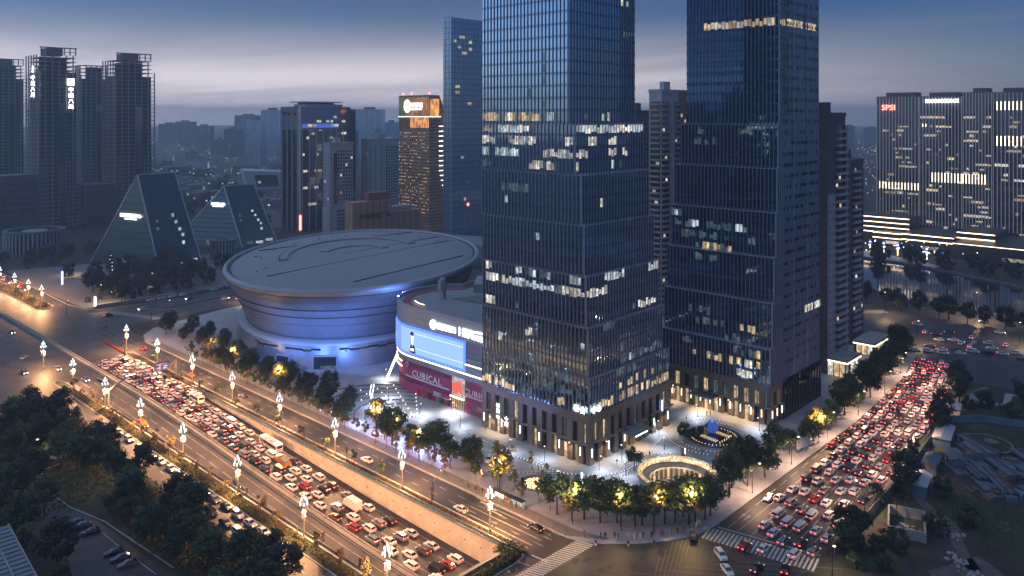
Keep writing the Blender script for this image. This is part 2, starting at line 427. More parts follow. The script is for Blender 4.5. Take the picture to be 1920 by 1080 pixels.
# painted lines
mk = MB()
def dash(x, y0, y1, on=4, off=6, wd=.16, z=.008, z2=None):
    y = y0
    while y < y1:
        e = min(y + on, y1); a = (z2(y) if z2 else 0) + z; b = (z2(e) if z2 else 0) + z
        mk.quad((x - wd / 2, y, a), (x + wd / 2, y, a), (x + wd / 2, e, b), (x - wd / 2, e, b)); y += on + off
def dashx(y, x0, x1, on=4, off=6, wd=.16, z=.012, slope=0):
    x = x0
    while x < x1:
        e = min(x + on, x1); mk.quad((x, y - wd / 2 + slope * (x - x0), z), (e, y - wd / 2 + slope * (e - x0), z), (e, y + wd / 2 + slope * (e - x0), z), (x, y + wd / 2 + slope * (x - x0), z)); x += on + off
for x in (131.6, 134.9, 138.2, 141.5): dash(x, 141, 372, 5, 5 if x < 141 else .2, .16, .01, zf)
for x in (117, 120.4, 123.8): dash(x, 141, 352, 6, .6 if x != 120.4 else 3, .15, .01, zf)
dash(114, 141, 350, 8, .1, .15, .01, zf); dash(126.4, 141, 470, 8, .1, .15, .01, zf); dash(129, 141, 372, 8, .1, .15, .01, zf)
for x in (151.8, 155.5): dash(x, 132, 470, 3, 5)
dash(148.6, 134, 380, 8, .1); dash(158.7, 132, 388, 8, .1)
dash(104.2, 130, 340, 3, 4, .14, .01)
for x in (131.5, 135, 138.5, 142): dash(x, 480, 900, 5, 6)
for x in (115, 119, 123): dash(x, 440, 900, 5, 6)
for x in (153.5, 157): dash(x, 500, 800, 4, 6)
for y in (82.6, 86, 89.4, 92.8, 96.2, 99.6, 102.4): dashx(y, 192, 372, 5, 3 if y != 99.6 else .2, .15, .012, .035 if y < 90 else .02)
for y in (433, 438, 443, 459, 464): dashx(y, 196, 400, 4, 5)
mk.quad((190.1, 104.6, .012), (190.6, 104.6, .012), (195.4, 79.4, .012), (194.9, 79.4, .012))
mk.quad((146.5, 131.3, .012), (147, 131.3, .012), (147.6, 126.5, .012), (147.1, 126.5, .012))
mk.quad((137, 127.5, .012), (147.3, 126.3, .012), (147.3, 126.6, .012), (137, 127.8, .012))
for x0 in (150.2, 153.6, 157.2): dash(x0, 134, 160, 9, .1, .2)
for yy in range(5): mk.quad((155.6 + yy * .9, 150 + yy * 3, .012), (156 + yy * .9, 150 + yy * 3, .012), (156 + yy * .9, 154 + yy * 3, .012), (155.6 + yy * .9, 154 + yy * 3, .012))
struct('lane_lines', mk, 'paint')
pt = MB(); mh = MB()
for i in range(46): x = R.choice((150, 153.5, 157, 103, 106, 119, 123)); y = R.uniform(150, 470); z_ = (zf(y) if TX0 < x < TX1 and y < TY1 else 0); l_ = R.uniform(2, 9); e_ = (zf(y + l_) if z_ else 0); pt.quad((x - .7, y, z_ + .003), (x + R.uniform(.2, .9), y, z_ + .003), (x + R.uniform(.2, .9), y + l_, e_ + .003), (x - .7, y + l_, e_ + .003))
for i in range(30): x, y = R.uniform(150, 190), R.uniform(82, 122); pt.flat([(x, y), (x + R.uniform(1, 4), y + .3), (x + R.uniform(1, 4), y + 1.6), (x - .3, y + 1.4)], .0075)
for i in range(50): x = R.choice((150.4, 154, 157.6, 104, 133, 118)); y = R.uniform(345, 470) if x in (133, 118) else R.uniform(135, 470); mh.flat(circ(x, y, .4, 10), .011)
struct('road_patches', pt, 'asphalt_patch'); struct('manhole_covers', mh, 'dark_metal')
def crosswalk(p, q, length, n, perp, label):
    """stripes along p->q, each a bar of its own along perp"""
    t = thing('crosswalk', label, 'crosswalk', (0, 0, 0), 0, 'painted crosswalks')
    p = Vector((*p, .014)); q = Vector((*q, .014)); d = (q - p).normalized(); st = (q - p).length / n; pe = Vector((*perp, 0)).normalized()
    a = math.atan2(pe.y, pe.x)
    me = MB().flat([(0, -.3), (length, -.3), (length, .3), (0, .3)], 0).mesh('stripe', 'paint')
    for i in range(n):
        c = p + d * (i + .5) * st; ob('stripe', me, t, c, a)
crosswalk((182.5, 105.2), (187.3, 77.5), 6.5, 27, (1, .18), 'zebra crossing over the jammed cross street in front of its stop line')
crosswalk((161.5, 122.8), (136, 123.6), 5, 26, (-.35, 1), 'zebra crossing over the side road at the corner junction')
crosswalk((432, 176), (462, 150), 7, 22, (1, .9), 'zebra crossing on the distant riverside road')
crosswalk((180, 428), (168, 462), 5, 20, (1, .3), 'pale zebra crossing over the side street near the round arena')
# painted keep-clear grid in the junction
g = MB()
for i in range(7):
    a = Vector((146 + i * 5.5, 118 - i * 4.2, .012)); b = a + Vector((14, -22 + i * .4, 0)); n = Vector((.09, .06, 0))
    g.quad(tuple(a - n), tuple(a + n), tuple(b + n), tuple(b - n))
    a = Vector((142 + i * 5, 96 + i * 1.2, .0125)); b = a + Vector((26 - i, 12 - i * .6, 0)); n = Vector((-.06, .09, 0))
    g.quad(tuple(a - n), tuple(b - n), tuple(b + n), tuple(a + n))
struct('junction_grid_lines', g, 'paint_yellow')
arrow = [(-.12, 0), (.12, 0), (.12, 2.6), (.5, 2.4), (0, 4.2), (-.5, 2.4), (-.12, 2.6)]
g = MB()
for cx, cy, a in ((143, 128.6, rad(12)), (198, 101.2, rad(-90)), (206, 97.8, rad(-90)), (198, 104 - 1.4, rad(-90)), (72, 262, rad(20)), (70.5, 256, rad(20))):
    ca, sa = math.cos(a), math.sin(a); g.flat([(cx + x * ca - y * sa, cy + x * sa + y * ca) for x, y in arrow], .016)
struct('lane_arrows', g, 'paint')
# river, banks, park and building site ground
struct('river', MB().flat([(497, -300), (590, -300), (582, 105), (606, 150), (622, 190), (640, 330), (700, 800), (600, 800), (535, 300), (516, 180), (497, 148)], .02), 'water')
struct('far_promenade', MB().flat([(618, 172), (632, 168), (662, 226), (700, 420), (655, 420), (640, 240)], .05), 'paving')
k = MB(); kerb_line(k, [(497, 60), (497, 148), (516, 180), (535, 300)], .8, 1.1); kerb_line(k, [(586, 20), (582, 105), (606, 150), (622, 190), (640, 330)], .8, 1.4)
struct('river_embankment', k, 'concrete_dark')
struct('river_terrace', MB().flat([(592, 40), (640, 60), (645, 140), (625, 165), (606, 146), (584, 104)], .03), 'grass')
struct('building_site_ground', MB().flat([(170, 60), (196, 74), (225, 76), (300, 79), (330, 86), (345, 70), (330, 20), (200, 0)], .0), 'soil')
struct('sports_ground', MB().flat(circ(301, 67, 15, 36, sx=1.15, sy=.8, rot=.5), .02), 'grass')
struct('park_lawn', MB().flat([(322, 84), (362, 91), (363, 30), (345, 30), (330, 60)], .02), 'grass')
def ribbon(pts, wd, z, mb=None):
    mb = mb or MB()
    L_ = []; R_ = []
    for i, p in enumerate(pts):
        a = Vector(pts[max(0, i - 1)]); b = Vector(pts[min(len(pts) - 1, i + 1)]); d = (b - a).normalized(); n = Vector((-d.y, d.x)) * wd / 2
        L_.append((p[0] + n.x, p[1] + n.y, z)); R_.append((p[0] - n.x, p[1] - n.y, z))
    for i in range(len(pts) - 1): mb.quad(R_[i], R_[i + 1], L_[i + 1], L_[i])
    return mb
struct('park_path', ribbon([(352, 92), (350, 84), (342, 80), (338, 84), (345, 70), (358, 72), (362, 60), (358, 48)], 3.2, .05), 'paving')
struct('park_path', ribbon([(330, 83), (340, 84.5), (351, 84), (362, 80)], 2.2, .055), 'pavement')
struct('site_track', ribbon([(262, 86), (259, 83), (256, 80), (253, 76.5), (248, 73), (243, 70.5), (238, 66), (235, 61), (230, 57.5), (226, 57), (220, 54), (214, 50)], 3, .03), 'site_dirt')
struct('site_slab', MB().flat([(206, 58), (222, 51), (216, 44), (198, 52)], .03), 'site_dirt')
# lower left: car park, drive and lawn
struct('car_park', MB().flat([(67, 150), (84, 150), (79.5, 236), (73, 240), (66, 236)], .002), 'asphalt_old')
struct('park_drive', ribbon([(100, 282), (88, 278), (80, 276), (74, 271), (72, 262), (73, 250), (74, 238)], 6.5, .006), 'asphalt_old')
struct('lawn', MB().flat([(78, 268), (96, 274), (99, 240), (82, 236), (77, 250)], .01), 'grass')
k = MB(); kerb_line(k, [(99, 277), (88, 273.5), (80.5, 271.5), (77.5, 266), (76.5, 254), (77.5, 240), (81, 225), (84, 190)], .3, .15); kerb_line(k, [(78, 232), (79, 205), (80, 190)], .2, .1); struct('drive_kerb', k, 'kerb')
# ============================================================ THE TWO GLASS TOWERS
FH = 3.93
def panes(mb, face, a0, a1, plane, z0, z1, sp, fh, base):
    """one tilted pane between each pair of fins, floor by floor"""
    z = base + math.ceil((z0 - base) / fh - .01) * fh
    while z < z1 - .5:
        zt = min(z + fh - .12, z1); zb = z + .75
        a = a0
        while a < a1 - .2:
            b = min(a + sp, a1); e = [plane - .05 - R.uniform(0, .012) for _ in range(4)]
            if face == 'x': mb.quad((e[0], b - .02, zb), (e[1], a + .02, zb), (e[2], a + .02, zt), (e[3], b - .02, zt))
            else: mb.quad((a + .02, e[0], zb), (b - .02, e[1], zb), (b - .02, e[2], zt), (a + .02, e[3], zt))
            a += sp
        z += fh
def curtain(root, segs, base, sp, glass, fin='fin', proud=.42, fin_y=True):
    pm = MB()
    for i, (x0, x1, y0, y1, z0, z1) in enumerate(segs):
        pb('glass_core', root, glass, x0, y0, z0, x1, y1, z1)
        panes(pm, 'x', y0, y1, x0, z0, z1, sp, FH, base); panes(pm, 'y', x0, x1, y0, z0, z1, sp, FH, base)
        z = base + math.ceil((z0 - base) / FH - .01) * FH
        while z < z1 - .3:
            pb('floor_band', root, 'spandrel', x0 - .1, y0 - .1, z, x1 + .1, y1 + .1, min(z + .75, z1)); z += FH
        pb('parapet', root, 'fin', x0 - .14, y0 - .14, z1 - .05, x1 + .14, y1 + .14, z1 + .12)
        zt = z1 + .9
        a = y0
        while a <= y1 + .01: pb('fin', root, fin, x0 - proud, a - .05, z0, x0 - .02, a + .05, zt); a += sp
        a = x0
        while fin_y and a <= x1 + .01: pb('fin', root, fin, a - .05, y0 - proud, z0, a + .05, y0 - .02, zt); a += sp
    o = stuff('window_panes', pm, glass, root); return o
def lit(root, segs, face, floor, f0, f1, m, base, sp):
    """lit rooms: one window object per bay; f0..f1 run left to right as seen from the street"""
    z = base + floor * FH
    s = next((s for s in segs if s[4] - .1 <= z + 1 < s[5]), None)
    if not s: return
    x0, x1, y0, y1 = s[:4]
    n = int(((y1 - y0) if face == 'x' else (x1 - x0)) / sp)
    for i in range(n):
        f = (i + .5) / n
        if not f0 <= f <= f1: continue
        mm = m if isinstance(m, str) else R.choice(m)
        if mm is None: continue
        dz = R.choice((0, 0, 0, .5, 1.0)); lo = R.choice((0, 0, .5))
        if face == 'x': a = y1 - (i + 1) * sp; pb('lit_window', root, mm, x0 - .13, a + .08, z + .78 + lo, x0 - .075, a + sp - .08, z + FH - .35 - dz)
        else: a = x0 + i * sp; pb('lit_window', root, mm, a + .08, y0 - .13, z + .78 + lo, a + sp - .08, y0 - .075, z + FH - .35 - dz)
W_, C_, O_, D_ = 'room_white', 'room_cool', 'room_warm', 'room_dim'
A = thing('glass_tower', 'tallest stepped blue glass tower on dark stone base in front of the mall', 'tower', (0, 0, 0), 0, 'twin stepped glass towers')
AB = 15.3
AS = [(196, 241, 151.6, 198.1, 15.3, 26.5), (196, 238.5, 152.1, 198.1, 26.5, 42.2), (196, 236.5, 152.8, 198.1, 42.2, 58), (196, 235, 153.6, 198.1, 58, 73.8),
      (196, 234, 154.6, 198.1, 73.8, 89.5), (196, 233.3, 157, 198.1, 89.5, 105.2), (196, 232.7, 159.8, 198.1, 105.2, 186)]
SPA = 1.55
curtain(A, AS, AB, SPA, 'glass')
for a in ((23, 0, .22, (O_, W_, W_)), (23, .31, .42, (O_, W_)), (23, .46, .69, O_), (23, .74, .9, (C_, D_)), (22, 0, .13, (O_, W_)), (22, .19, .53, (C_, W_)), (22, .55, .62, D_),
          (21, 0, .15, W_), (21, .29, .6, (W_, C_)), (21, .68, .7, D_), (21, .94, 1, W_), (20, 0, .09, C_), (20, .15, .43, C_), (20, .7, 1, (W_, C_, W_)), (19, 0, .1, D_), (19, .55, .83, (D_, W_)),
          (17, .2, .5, D_), (10, .03, .12, W_), (10, .34, .68, (C_, D_, None)), (10, .87, .98, C_), (9, .03, .8, (C_, W_, C_, D_)), (9, .76, 1, W_), (7, .05, .14, W_), (7, .34, .38, D_),
          (5, .45, .5, (W_,)), (4, .4, .43, W_), (3, .45, .7, (D_, None)), (3, .5, .53, C_), (2, .6, .9, (D_, None, D_)), (1, .6, .95, (D_, D_, None)),
          (28, .75, .8, D_), (27, .75, .8, D_), (26, .75, .8, D_), (25, .6, .62, D_), (24, .75, .8, D_)): lit(A, AS, 'x', a[0], a[1], a[2], a[3], AB, SPA)
for a in ((23, .2, .28, (W_, D_)), (23, .45, .6, (W_, D_, None)), (22, 0, 1, (W_, C_)), (21, .18, .28, W_), (21, .47, .6, W_), (20, 0, .16, W_), (20, .47, .58, W_), (20, .65, .75, W_), (19, 0, .04, W_), (19, .5, .56, W_),
          (10, .25, .5, C_), (10, .86, 1, (C_, W_)), (9, 0, .25, W_), (7, .7, .98, W_), (7, .6, .66, D_), (6, .2, .32, D_), (4, .35, .6, (D_, None)), (3, .4, .9, (D_, D_, C_)), (2, .3, .6, (D_, None)),
          (33, .7, .95, (None, W_))): lit(A, AS, 'y', a[0], a[1], a[2], a[3], AB, SPA)
for i in range(10): lit(A, AS, R.choice('xy'), R.randint(1, 19), *(lambda q: (q, q + .03))(R.random()), R.choice((D_, D_, C_, W_)), AB, SPA)
# restaurant storey just above the stone base
for f0, f1 in ((0, .11), (.14, .34)): lit(A, AS, 'x', 0, f0, f1, 'room_shop', AB, SPA)
lit(A, AS, 'x', 0, .36, .5, (D_, None), AB, SPA); lit(A, AS, 'x', 0, .74, .8, 'room_warm', AB, SPA); lit(A, AS, 'x', 0, .82, 1, (D_, C_, None), AB, SPA)
lit(A, AS, 'y', 0, 0, .08, C_, AB, SPA); lit(A, AS, 'y', 0, .12, 1, ('room_shop', 'room_warm', None), AB, SPA); lit(A, AS, 'y', 1, .3, 1, ('room_warm', None, None, D_), AB, SPA)
t = thing('lobby_sign', 'white lit letters at the corner of the tallest tower', 'sign', (196, 151.6, 16.2))
text('泰合', 2.4, 'letter_white', 'letters', t, (-.7, 3.1, 0), -PI / 2, .1); text('中心', 2.4, 'letter_white', 'letters', t, (3.0, -.7, 0), 0, .1)
def stone_base(root, x0, x1, y0, y1, zt, lamp, entry):
    """stone piers with two storeys of tall openings, wall lamps and a taller entrance bay"""
    pb('base_core', root, 'stone_dark', x0 + 1.3, y0 + 1.3, .1, x1 - .4, y1 - .4, zt)
    pb('cornice', root, 'stone', x0 - .25, y0 - .25, zt - 2.6, x1, y1, zt - .02)
    def face(fx, n, L_, flip):
        st = L_ / n
        for i in range(n):
            a = i * st
            def bx(nm, m, u0, u1, d0, d1, z0, z1):
                if fx: return pb(nm, root, m, x0 + d0, y1 - u1, z0, x0 + d1, y1 - u0, z1)
                return pb(nm, root, m, x0 + u0, y0 + d0, z0, x0 + u1, y0 + d1, z1)
            bx('pier', 'stone', a + (.0 if i else -.0), a + st * .52, -.3, 1.3, .1, zt - 2.62)
            u0, u1 = a + st * .52, a + st
            hi = R.uniform(-.4, .5)
            en = i in entry[0 if fx else 1]
            if en:
                bx('shop_front', 'room_shop', u0, u1, .9, 1.28, .15, 5.2)
                bx('transom', 'stone_dark', u0, u1, -.05, 1.2, 5.2, 5.9)
            else:
                bx('lower_window', 'room_warm' if R.random() < lamp * .45 else 'window_dark', u0, u1, 1.0, 1.28, .3, 5.6 + hi)
                bx('spandrel_panel', 'stone', u0, u1, .2, 1.28, 5.6 + hi, 6.6 + hi)
            bx('upper_window', R.choice(('window_dark', 'window_dark', 'room_warm', 'room_dim')) if lamp else 'window_dark', u0, u1, .5, 1.28, 6.6 + hi, zt - 2.65)
            bx('ledge', 'concrete', u0 - .15, u1 + .15, -.7, .5, 6.3 + hi, 6.55 + hi)
            bx('mullion', 'dark_metal', (u0 + u1) / 2 - .08, (u0 + u1) / 2 + .08, .35, .5, 6.6 + hi, zt - 2.65)
            if i % 2 == 0 or lamp > .8: bx('wall_lamp', 'strip_white' if lamp < .9 else 'strip_hot', a + st * .22, a + st * .28, -.5, -.32, 2.6, 5.2)
    face(True, 11, y1 - y0, 1); face(False, 11, x1 - x0, 0)
stone_base(A, 196, 243.5, 151.5, 198.1, AB, .7, ((0, 1, 2, 8), (4, 5)))
pb('entrance_canopy', A, 'concrete', 213, 146.2, 5.4, 223, 151.2, 5.8); pb('canopy_light', A, 'strip_white', 213.3, 146.05, 5.45, 220, 146.18, 5.75)
for i, (x, z) in enumerate(((236, 6), )): pb('blade_sign', A, 'strip_blue', x, 150.4, z + .5, x + .3, 151.1, z + 4.5); pb('blade_sign', A, 'strip_white', x - .03, 150.6, z + .8, x + .33, 150.9, z + 4.2)
for z in (8.6, 10.6, 12.4): text('味' if z < 9 else '美' if z < 11 else '鲜', 1.6, 'letter_white', 'sign_letter', A, (195.5, 190.2, z - 3.6), -PI / 2, .08)
text('中', 1.6, 'letter_white', 'sign_letter', A, (195.5, 186.2, 5.4), -PI / 2, .08); text('庭', 1.6, 'letter_white', 'sign_letter', A, (195.5, 186.2, 3.6), -PI / 2, .08)
for x, y, dx, dy in ((193.8, 191, -.4, 0), (193.8, 172, -.4, 0), (194, 156, -.3, -.2), (205, 149.3, 0, -.4), (218, 147.5, 0, -.5), (233, 149.3, 0, -.4)):
    pass
Bt = thing('glass_tower', 'dark stepped glass tower with one bright storey, right of the tallest tower', 'tower', (0, 0, 0), 0, 'twin stepped glass towers')
BB = 14.0
BS = [(264.5, 306.4, 125.2, 169.2, 14, 26.5), (266.2, 306.4, 125.25, 168.8, 26.5, 42.2), (267.6, 306.4, 125.3, 168.3, 42.2, 58), (269.2, 306.4, 125.35, 167.8, 58, 73.7),
      (270.3, 306.4, 125.4, 166.8, 73.7, 89.3), (271.3, 306.4, 125.45, 165, 89.3, 104.8), (272.3, 306.4, 125.5, 162.8, 104.8, 186)]
SPB = 1.5
curtain(Bt, BS, BB, SPB, 'glass')
# metal-panelled flank with rows of slots on the street side
for i, s in enumerate(BS):
    pb('flank_panel', Bt, 'panel_blue', s[0] + (.9 if i < 6 else 7.5), s[2] - .3, s[4], s[1] + .2, s[2] - .16, s[5])
sl = MB(); fl = 1
while BB + fl * FH < 150:
    z = BB + fl * FH
    for j in range(24):
        if R.random() < .6: sl.box(275 + j * 1.3, 124.8, z + 1.2, 275.5 + j * 1.3, 124.97, z + 2.4)
    fl += 1
stuff('flank_slots', sl, 'window_dark', Bt)
for x in (283, 295): pb('flank_seam', Bt, 'fin', x, 124.6, 14, x + .2, 124.98, 186)
lit(Bt, BS, 'x', 32, .22, 1, ('room_warm', 'room_warm', W_), BB, SPB); lit(Bt, BS, 'y', 32, 0, .12, 'room_warm', BB, SPB)
for f0, f1 in ((.1, .55), (.68, .95)):
    for i in range(int(f0 * 20), int(f1 * 20)): pb('lit_window', Bt, 'room_warm', 275 + i * 1.5, 125.0, BB + 32 * FH + .9, 276.3 + i * 1.5, 125.1, BB + 32 * FH + 3.4)
for a in ((14, 0, .1, (D_, C_)), (13, 0, .75, (D_, D_, None, C_)), (12, 0, .6, (D_, None)), (11, .25, .62, (O_, D_, None)), (10, .3, .5, (D_, None)), (21, .0, .4, (D_, None, None)), (22, .2, .26, D_), (22, .62, .75, D_), (5, .1, .5, (D_, None, None)),
          (4, .3, .85, ('room_warm', None, D_)), (3, .6, .9, (D_, None)), (2, .2, .3, D_), (1, .7, .95, ('room_shop', 'room_white', None)), (1, .3, .7, (D_, None, 'room_warm', None)), (2, .7, .95, (D_, None, 'room_warm')), (0, .72, .85, 'room_white')): lit(Bt, BS, 'x', a[0], a[1], a[2], a[3], BB, SPB)
for i in (11, 12, 13, 14, 15): pb('lit_window', Bt, 'room_white', 277 + i * 1.45, 124.82, BB + 5 * FH + 1, 278.2 + i * 1.45, 124.9, BB + 5 * FH + 3.6)
for i in range(21, 25): pb('lit_window', Bt, 'room_white', 271 + i * 1.45, 124.82, BB + 5 * FH + 1, 272.2 + i * 1.45, 124.9, BB + 5 * FH + 3.6)
bl = MB()
for i in range(40): bl.box(272.05, 133 + i * .35, 102.6, 272.15, 133.12 + i * .35, 102.75)
for i in range(24): bl.box(272.05, 147, 102.6 - i * .5, 272.15, 147.12, 102.75 - i * .5)
for i in range(46): bl.box(272.05, R.uniform(133, 146), R.uniform(99, 101), 272.15, R.uniform(133, 133.1) + R.random() * 12, 101.1) if False else None
stuff('blue_light_chain', bl, 'strip_blue', Bt)
stone_base(Bt, 264.5, 306.4, 125.1, 169.2, BB, 1., ((3, 4, 5), ()))
pb('entrance_canopy', Bt, 'concrete', 260.5, 145.5, 5.2, 264.3, 155.5, 5.6)
for i in range(11): pb('canopy_slat', Bt, 'concrete_dark', 260.6, 145.9 + i * .88, 5.6, 264.2, 146.1 + i * .88, 5.9)
pb('dark_glass_flank', Bt, 'glass_dark', 274, 124.4, .2, 306.8, 124.95, 13.9)
for i in range(14): pb('flank_mullion', Bt, 'dark_metal', 274 + i * 2.4, 124.15, .2, 274.3 + i * 2.4, 124.38, 13.9)
# ============================================================ ARENA
EX, EY, EA, EB, ER = 254, 350.4, 92, 64, .75
t = thing('round_arena', 'huge grey oval arena flaring outward like a bowl beside the main road', 'arena', (EX, EY, 0), ER)
def tier(nm, prof, m, n=120): return MB().lathe(prof, n, (0, 0, 0), 0, EA, EB, 0, False).obj(nm, m, t, True)
def arena_bands():
    pr_ = [(.912, 0), (.905, 5.2), (.903, 5.6), (.897, 9.6)]
    tier('base_wall', pr_, 'hull')
    tier('ledge', [(.897, 9.65), (.896, 10.6), (.84, 11.2)], 'hull_trim')
    z = [11.2, 14.4, 17.8, 21.6, 25.4, 29.2, 32.2]; r = [.84, .858, .878, .902, .930, .962, .99]
    for i in range(6):
        tier('facade_band', [(r[i] + .001 * (i % 2), z[i]), (r[i + 1] + .001 * (i % 2), z[i + 1] - .08)], 'hull')
    for zz, rr in ((11.3, .842), (21.6, .905), (25.4, .932)): tier('seam', [(rr, zz - .22), (rr + .004, zz - .2), (rr + .004, zz + .1), (rr, zz + .12)], 'roof_seam')
    tier('rim', [(.988, 32.2), (1.0, 33.6), (1.0, 34.6), (.992, 35.3), (.972, 35.4), (.968, 34.4)], 'hull_trim')
    tier('roof_gutter', [(.97, 34.45), (.93, 34.35)], 'roof_seam')
    tier('roof', [(.955, 34.0), (.94, 34.6), (.55, 35.0), (.0005, 35.1)], 'roof_grey')
arena_bands()
def arc_strip(nm, r0, r1, a0, a1, z0, z1, m, off=(0, 0)):
    mb = MB(); n = 28
    for i in range(n):
        q0 = a0 + (a1 - a0) * i / n; q1 = a0 + (a1 - a0) * (i + 1) / n
        P = [(off[0] + EA * r * math.cos(q), off[1] + EB * r * math.sin(q)) for q, r in ((q0, r0), (q0, r1), (q1, r1), (q1, r0))]
        mb.prism(P, z0, z1)
    mb.obj(nm, m, t)
arc_strip('roof_swirl', .50, .56, -.95, 2.1, 34.7, 35.75, 'roof_grey', (4, 4)); arc_strip('roof_swirl', .235, .29, -.9, 1.5, 34.8, 35.7, 'roof_grey', (2, 2))
arc_strip('roof_swirl_shade', .562, .572, -.95, 2.1, 34.7, 35.5, 'roof_seam', (4, 4)); arc_strip('roof_swirl_shade', .293, .302, -.9, 1.5, 34.8, 35.4, 'roof_seam', (2, 2))
for x0, y0, x1, y1 in ((-78, 20, 20, -48), (-52, -36, 10, -57), (-30, 52, 60, -28), (20, 50, 70, 10), (-20, 34, -60, 38)):
    pass
for a, b in (((-60, 30), (45, -44)), ((-72, -12), (-5, -56)), ((10, 56), (80, -18)), ((0, 8), (60, -36))):
    mb = MB(); mb.bar((a[0], a[1], 34.75), (b[0], b[1], 34.75), .5, .42); mb.obj('roof_seam', 'roof_seam', t)
for i in range(9):
    q = R.uniform(0, 2 * PI); r_ = R.uniform(.62, .9); x, y = EA * r_ * math.cos(q), EB * r_ * math.sin(q); pb('roof_vent', t, 'hull_trim', x, y, 34.5, x + R.uniform(.8, 1.8), y + R.uniform(.6, 1.2), 35.3)
for k in range(9): q0 = -.9 + k * .33; pb('roof_hatch', t, 'roof_seam', EA * .76 * math.cos(q0), EB * .76 * math.sin(q0), 34.7, EA * .76 * math.cos(q0) + 1.2, EB * .76 * math.sin(q0) + 1.2, 35.05)
# door openings, dark slots and pale frames on the base wall
def on_wall(ang, r=.908):
    x, y = EA * r * math.cos(ang), EB * r * math.sin(ang); nx, ny = math.cos(ang) / EA, math.sin(ang) / EB
    return x, y, math.atan2(ny, nx)
for ang, wd, h, kind in ((rad(163), 6, 4.6, 0), (rad(182), 9.5, 5.4, 1), (rad(220), 5, 3.4, 0)):
    x, y, a = on_wall(ang)
    g = ob('doorway', None, t, (x, y, 0), a)
    pb('frame', g, 'hull_trim', -.8, -wd / 2 - .5, .1, .35, wd / 2 + .5, h + .5)
    pb('opening', g, 'window_dark', -.6, -wd / 2, .1, .45, wd / 2, h)
    if kind:
        pb('lit_lobby', g, 'room_dim', -.5, -wd / 2 + 3, .2, .5, wd / 2, 1.6)
for ang in range(146, 236, 4):
    if 160 < ang < 166 or 178 < ang < 187: continue
    x, y, a = on_wall(rad(ang), .9)
    g = ob('slot_window', None, t, (x, y, 7.6 + .3 * math.sin(ang)), a); pb('pane', g, 'window_dark', -.5, -2.1, 0, .25, 2.1, .7)
pts_ = []
t2 = thing('curved_terrace', 'pale curved terrace wrapping the foot of the round arena', 'terrace', (EX, EY, 0), ER)
MB().lathe([(1.03, .05), (1.028, 2.2), (1.02, 2.3), (.93, 2.35), (.915, .1)], 90, (0, 0, 0), 0, EA, EB).obj('terrace_wall', 'concrete', t2, True) if False else None
mb = MB(); n = 30
for i in range(n):
    q0, q1 = rad(128 + 46 * i / n), rad(128 + 46 * (i + 1) / n)
    P = [(EA * r * math.cos(q), EB * r * math.sin(q)) for q, r in ((q0, .915), (q0, .99), (q1, .99), (q1, .915))]
    mb.prism(P, .1, 4.8 - 3.6 * i / n)
mb.obj('ramp', 'hull', t2)
# ============================================================ MALL WITH THE SCREEN
MX, MY, MR = 224, 242, 24
def mall_outline(inset=0, n=26):
    r = MR - inset
    return [(MX - r, 198.3)] + [(MX + r * math.cos(a), MY + r * math.sin(a)) for a in [PI - (PI * .78) * i / n for i in range(n + 1)]] + [(262, 262 - inset), (300, 268), (300, 198.3)]
t = thing('curved_mall', 'silver curved shopping mall with giant blue screen beside the tallest tower', 'mall')
def band(nm, inset, z0, z1, m): return MB().prism(mall_outline(inset)[::-1], z0, z1).obj(nm, m, t)
band('podium_core', 1.6, .1, 12.2, 'magenta')
band('lower_band', .2, 12.2, 14.4, 'hull'); band('light_band', .32, 14.4, 14.75, 'strip_hot'); band('middle_band', .0, 14.75, 17.2, 'hull'); band('facade_band', .25, 17.2, 22.6, 'hull')
band('facade_band', .1, 22.6, 26.6, 'hull'); band('upper_band', .0, 26.6, 32.4, 'hull_trim'); band('roof', .9, 32.4, 32.5, 'roof_grey')
def ring(nm, i0, i1, z0, z1, m):
    a = mall_outline(i0)[:30]; b = mall_outline(i1)[:30]; mb = MB()
    for i in range(len(a) - 1): mb.prism([a[i], a[i + 1], b[i + 1], b[i]][::-1], z0, z1)
    mb.obj(nm, m, t)
ring('roof_parapet', 0, 1.0, 32.4, 34.2, 'hull_trim')
ring('roof_running_track', 2.6, 5.4, 32.5, 32.62, 'track_red')
ring('track_line', 3.9, 4.05, 32.62, 32.66, 'paint')
def wall_pt(s):
    """point and outward angle on the front, s metres from the tower along the facade"""
    L0 = MY - 198.3
    if s < L0: return MX - MR, 198.3 + s, PI
    a = PI - (s - L0) / MR
    return MX + MR * math.cos(a), MY + MR * math.sin(a), a
def skin(nm, s0, s1, z0, z1, m, out, n=18, mats=None):
    mb = MB()
    for i in range(n):
        a = s0 + (s1 - s0) * i / n; b = s0 + (s1 - s0) * (i + 1) / n
        q = []
        for s in (a, b):
            x, y, an = wall_pt(s); q.append((x + math.cos(an) * out, y + math.sin(an) * out, x + math.cos(an) * (out - .35), y + math.sin(an) * (out - .35)))
        P = [(q[0][0], q[0][1]), (q[0][2], q[0][3]), (q[1][2], q[1][3]), (q[1][0], q[1][1])]
        mb.prism(P, z0, z1)
    return mb.obj(nm, m, t)
S0, S1 = 13.5, 62
m = glow_mat('screen_face', (.30, .52, .85), 1.25, True)
skin('screen_frame', S0 - .9, S1, 15.3, 26.4, 'strip_blue', .30)
scr = skin('screen', S0, S1, 16.2, 25.5, 'screen_face', .42)
m2 = glow_mat('screen_line', (.75, .88, 1.), 1.3); 
for z in (18.2, 23.9): skin('screen_stripe', S0, 44, z, z + .25, 'screen_line', .46)
